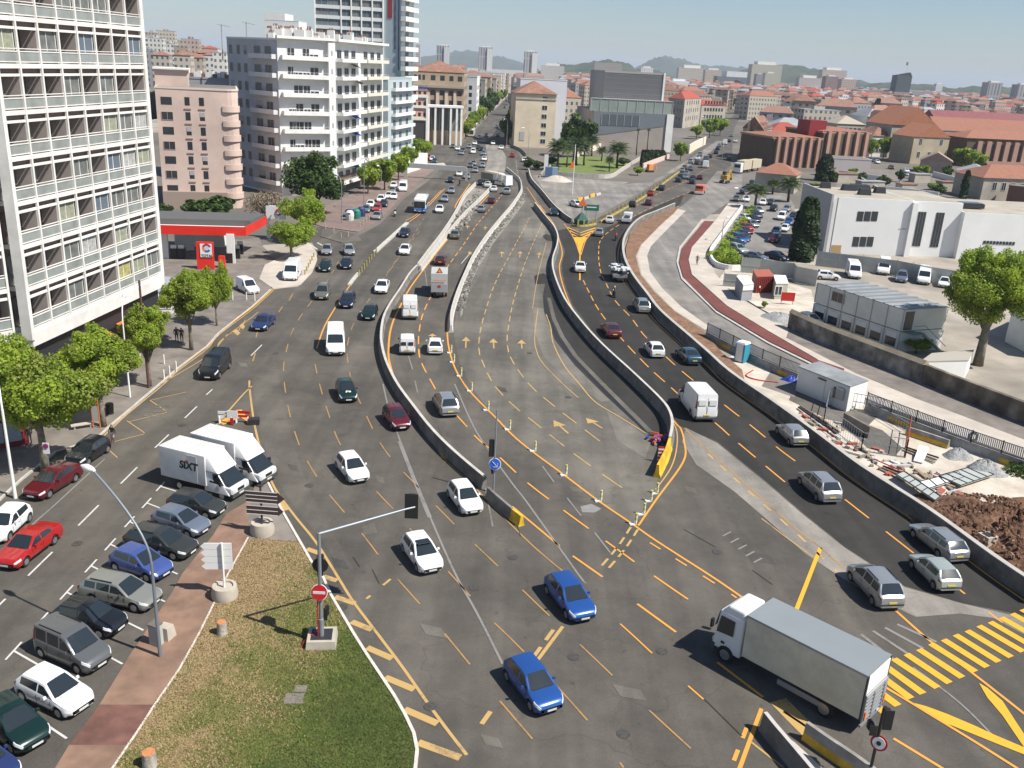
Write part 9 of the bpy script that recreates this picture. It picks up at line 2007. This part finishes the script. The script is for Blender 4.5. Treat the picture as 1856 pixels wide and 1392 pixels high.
ftower(1312-60,50,122,2200,'cream apartment blocks on the skyline before the blue hill',(.52,.47,.38),dp=25);ftower(1290,30,126,2100,'beige apartment block on the skyline, right of the cream ones',(.50,.42,.30),dp=25);ftower(1170,22,122,1900,'white block on the skyline right above the cube building',(.66,.65,.62),dp=20);ftower(1228,36,146,1150,'white office building with dark bands right of the cube building',(.70,.70,.69),(.12,.14,.16),25,.04,.28,nm='office_building')
ftower(1100,50,113,2000,'stone building among pines on the skyline above the cube building',(.34,.31,.26),dp=20,crown=False);ftower(1000,42,118,1800,'white town hall like block on the skyline left of the pines',(.56,.52,.47),dp=20)
ftower(1345,95,138,1900,'long dark low hall on the skyline with white roof ends',(.16,.17,.19),(.1,.11,.13),40,.04,.2);ftower(1660-10,70,163,1500,'long grey hall at the foot of the dark tower',(.30,.31,.31),dp=40,crown=False);ftower(1575,45,163,1300,'green-grey glass hall left of the dark tower',(.28,.31,.28),(.1,.12,.11),30,crown=False)
o,a,b,z=ftower(1630,26,136,1300,'dark banded tower with a mast and a flag',(.07,.085,.09),(.17,.19,.2),sx=.04,sz=.25,crown=False);c=(a+b)/2
s=MB();s.add([(a.x,a.y+2,z),(b.x,a.y+2,z),(b.x-2,a.y+2,z+4),(a.x,a.y+12,z),(b.x,a.y+12,z),(b.x-2,a.y+12,z+4)],[(0,1,2),(5,4,3),(0,2,5,3),(1,4,5,2)]);s.build('sloping_top',M_DKM,o);s=MB();s.cyl((c.x+4,a.y+6,z),.5,18,6,0,.3);s.build('mast',C_WHITER,o);s=MB();s.box((c.x+2.5,a.y+6,z+15),(3.5,.2,4));s.build('flag',mat('faded_flag',(.32,.2,.24),.8),o)
s=MB();q=atx(1630,1295);s.prism(quadpts(atx(1615,1295),atx(1645,1295),8),0,HT(q,167));s.build('podium',FWM[4][1],o)
for px,yt,Yq,lb in((1434,155,1100,'left pale tower crane jib over the far town'),(1492,162,1100,'right pale tower crane jib over the far town')):b=atx(px+6,Yq);t_=PD(px-4,yt,Yq);s=MB();s.seg(Vector((b.x,b.y,0)),PD(px+4,yt+18,Yq),1.5,1.5);s.seg(PD(px+4,yt+18,Yq),t_,1.5,1.5);tag(s.build('crane',C_WHITER),lb,'crane')
# hillside behind the pink building
def hill(name,prof,Y,dp,m,label=None,seed=1,nz=2.,sub=5):
    X=[];rs=np.random.RandomState(seed);P=[]
    for(a,b)in zip(prof,prof[1:]):
        for k in range(sub):t=k/sub;P.append((a[0]+(b[0]-a[0])*t,a[1]+(b[1]-a[1])*t))
    P.append(prof[-1]);rows=14;vs=[];fs=[];n=len(P)
    for j in range(rows+1):
        u=j/rows;Yj=Y+dp*(u-.5)*2;f=math.sin(math.pi*u)**.8 if 0<u<1 else 0
        for i,(px,py)in enumerate(P):c=atx(px,Y);h=max(0.,HT(c,py));vs.append((c.x*(Yj/Y)**.3,Yj,max(-.5,h*f*(1+.05*rs.randn())if 0<u<1 else-.5)))
    for j in range(rows):
        for i in range(n-1):fs.append((j*n+i,j*n+i+1,(j+1)*n+i+1,(j+1)*n+i))
    s=MB();s.add(vs,fs);return tag(s.build(name,m,smooth=True),label,kind='structure')
MH=mat('forest_hill',(.035,.06,.025),.95,col2=(.075,.09,.045),scale=.02,stain=.3,stain_scale=.01)
hill('hills',[(690,128),(745,108),(780,101),(812,98),(826,93),(850,92),(868,95),(885,101),(912,104),(940,112),(970,122),(990,134)],7000,900,MH,'blue hazy hill behind the skyline towers')
hill('hills.001',[(1120,145),(1158,120),(1180,108),(1198,102),(1222,106),(1245,112),(1268,119),(1300,119),(1330,122),(1352,124),(1380,135),(1400,152)],6500,900,MH,'blue hazy hill in the middle of the skyline',2)
hill('hills.002',[(1300,142),(1330,132),(1352,125),(1400,119),(1432,119),(1460,124),(1485,130),(1520,140),(1570,152),(1620,150),(1660,154)],3200,450,MH,'dark wooded hill behind the slab blocks',3)
hill('hills.003',[(985,134),(1010,116),(1040,118),(1070,112),(1095,110),(1130,114),(1150,126),(1190,128),(1220,142)],2900,300,MH,'dark wooded rise behind the cube building',4)
hill('hills.004',[(1550,158),(1600,150),(1650,156),(1680,152),(1720,162),(1760,158),(1800,157),(1860,160),(1940,168),(2000,185)],2600,300,MH,'low dark wooded ridge at the right horizon',5)
hill('hills.005',[(150,60),(220,66),(270,72),(330,76),(370,84),(400,94),(430,104),(480,112),(560,118)],900,250,mat('hillside_town_ground',(.14,.13,.07),.95,col2=(.3,.25,.18),scale=.06),'hillside behind the pink building',6)
def onhill(px,yt,Y,w_,h,wi,ri,lb):c=atx(px,Y);z=HT(c,yt)-h;town(px,Y,w_,12,h,.2,wi,ri,lb,'houses on the hillside behind the pink building',z0=max(.01,z))
for px,yt,Y,w_,h,wi,ri,lb in((265,66,720,9,30,2,4,'leftmost white block on the hillside'),(290,70,700,11,26,2,4,'white balconied block on the hillside'),(308,57,860,16,12,0,4,'cream block on top of the hillside'),(318,80,690,6,28,2,4,'narrow white block on the hillside'),(336,84,640,9,24,1,4,'ochre block on the hillside'),(352,72,720,13,26,3,4,'pink block on the hillside'),(300,100,520,9,12,0,1,'house with a terracotta roof low on the hillside'),(375,96,600,10,14,5,1,'beige tiled house on the hillside'),(392,100,560,10,12,2,1,'white tiled house on the hillside'),(405,97,520,7,20,2,4,'white block at the right of the hillside'),(275,92,560,8,18,4,4,'grey block low on the hillside'),(385,88,800,12,9,3,0,'pink house with a red roof high on the hillside'),(360,104,500,9,12,5,2,'beige house with an orange roof low on the hillside'),(282,60,850,10,10,5,4,'small beige block on the hillside top'),(340,100,480,8,14,0,1,'cream house behind the grey rooftop building')):onhill(px,yt,Y,w_,h,wi,ri,lb)
# twins of one kind are told apart by their distance
tw={}
for o in COL.objects:
    if o.parent is None and o.get('label')and o.get('category'):tw.setdefault(o['label'],[]).append(o)
OR=['nearest','second nearest','third nearest','fourth nearest','fifth nearest','sixth nearest','seventh nearest','eighth nearest']
def cen(o):return o.location.length if o.location.length>.1 else Vector(o.data.vertices[0].co).length if o.type=='MESH' else 0
for l_,os_ in tw.items():
    if 1<len(os_)<=8 and len(l_.split())<=13:
        for k,o in enumerate(sorted(os_,key=cen)):o['label']=l_+', the '+(OR[k]if k<len(os_)-1 or len(os_)>2 else 'farther')
# haze
s=MB();s.prism([(-8990,-290),(8990,-290),(8990,15990),(-8990,15990)],-1,215);m=bpy.data.materials.new('haze_air');m.use_nodes=True;t=m.node_tree;t.nodes.remove(t.nodes['Principled BSDF']);v=t.nodes.new('ShaderNodeVolumePrincipled');v.inputs['Color'].default_value=(.78,.87,1.,1);v.inputs['Density'].default_value=1.0e-4;v.inputs['Anisotropy'].default_value=.0;t.links.new(v.outputs[0],t.nodes['Material Output'].inputs['Volume'])
tag(s.build('haze',m),kind='stuff')
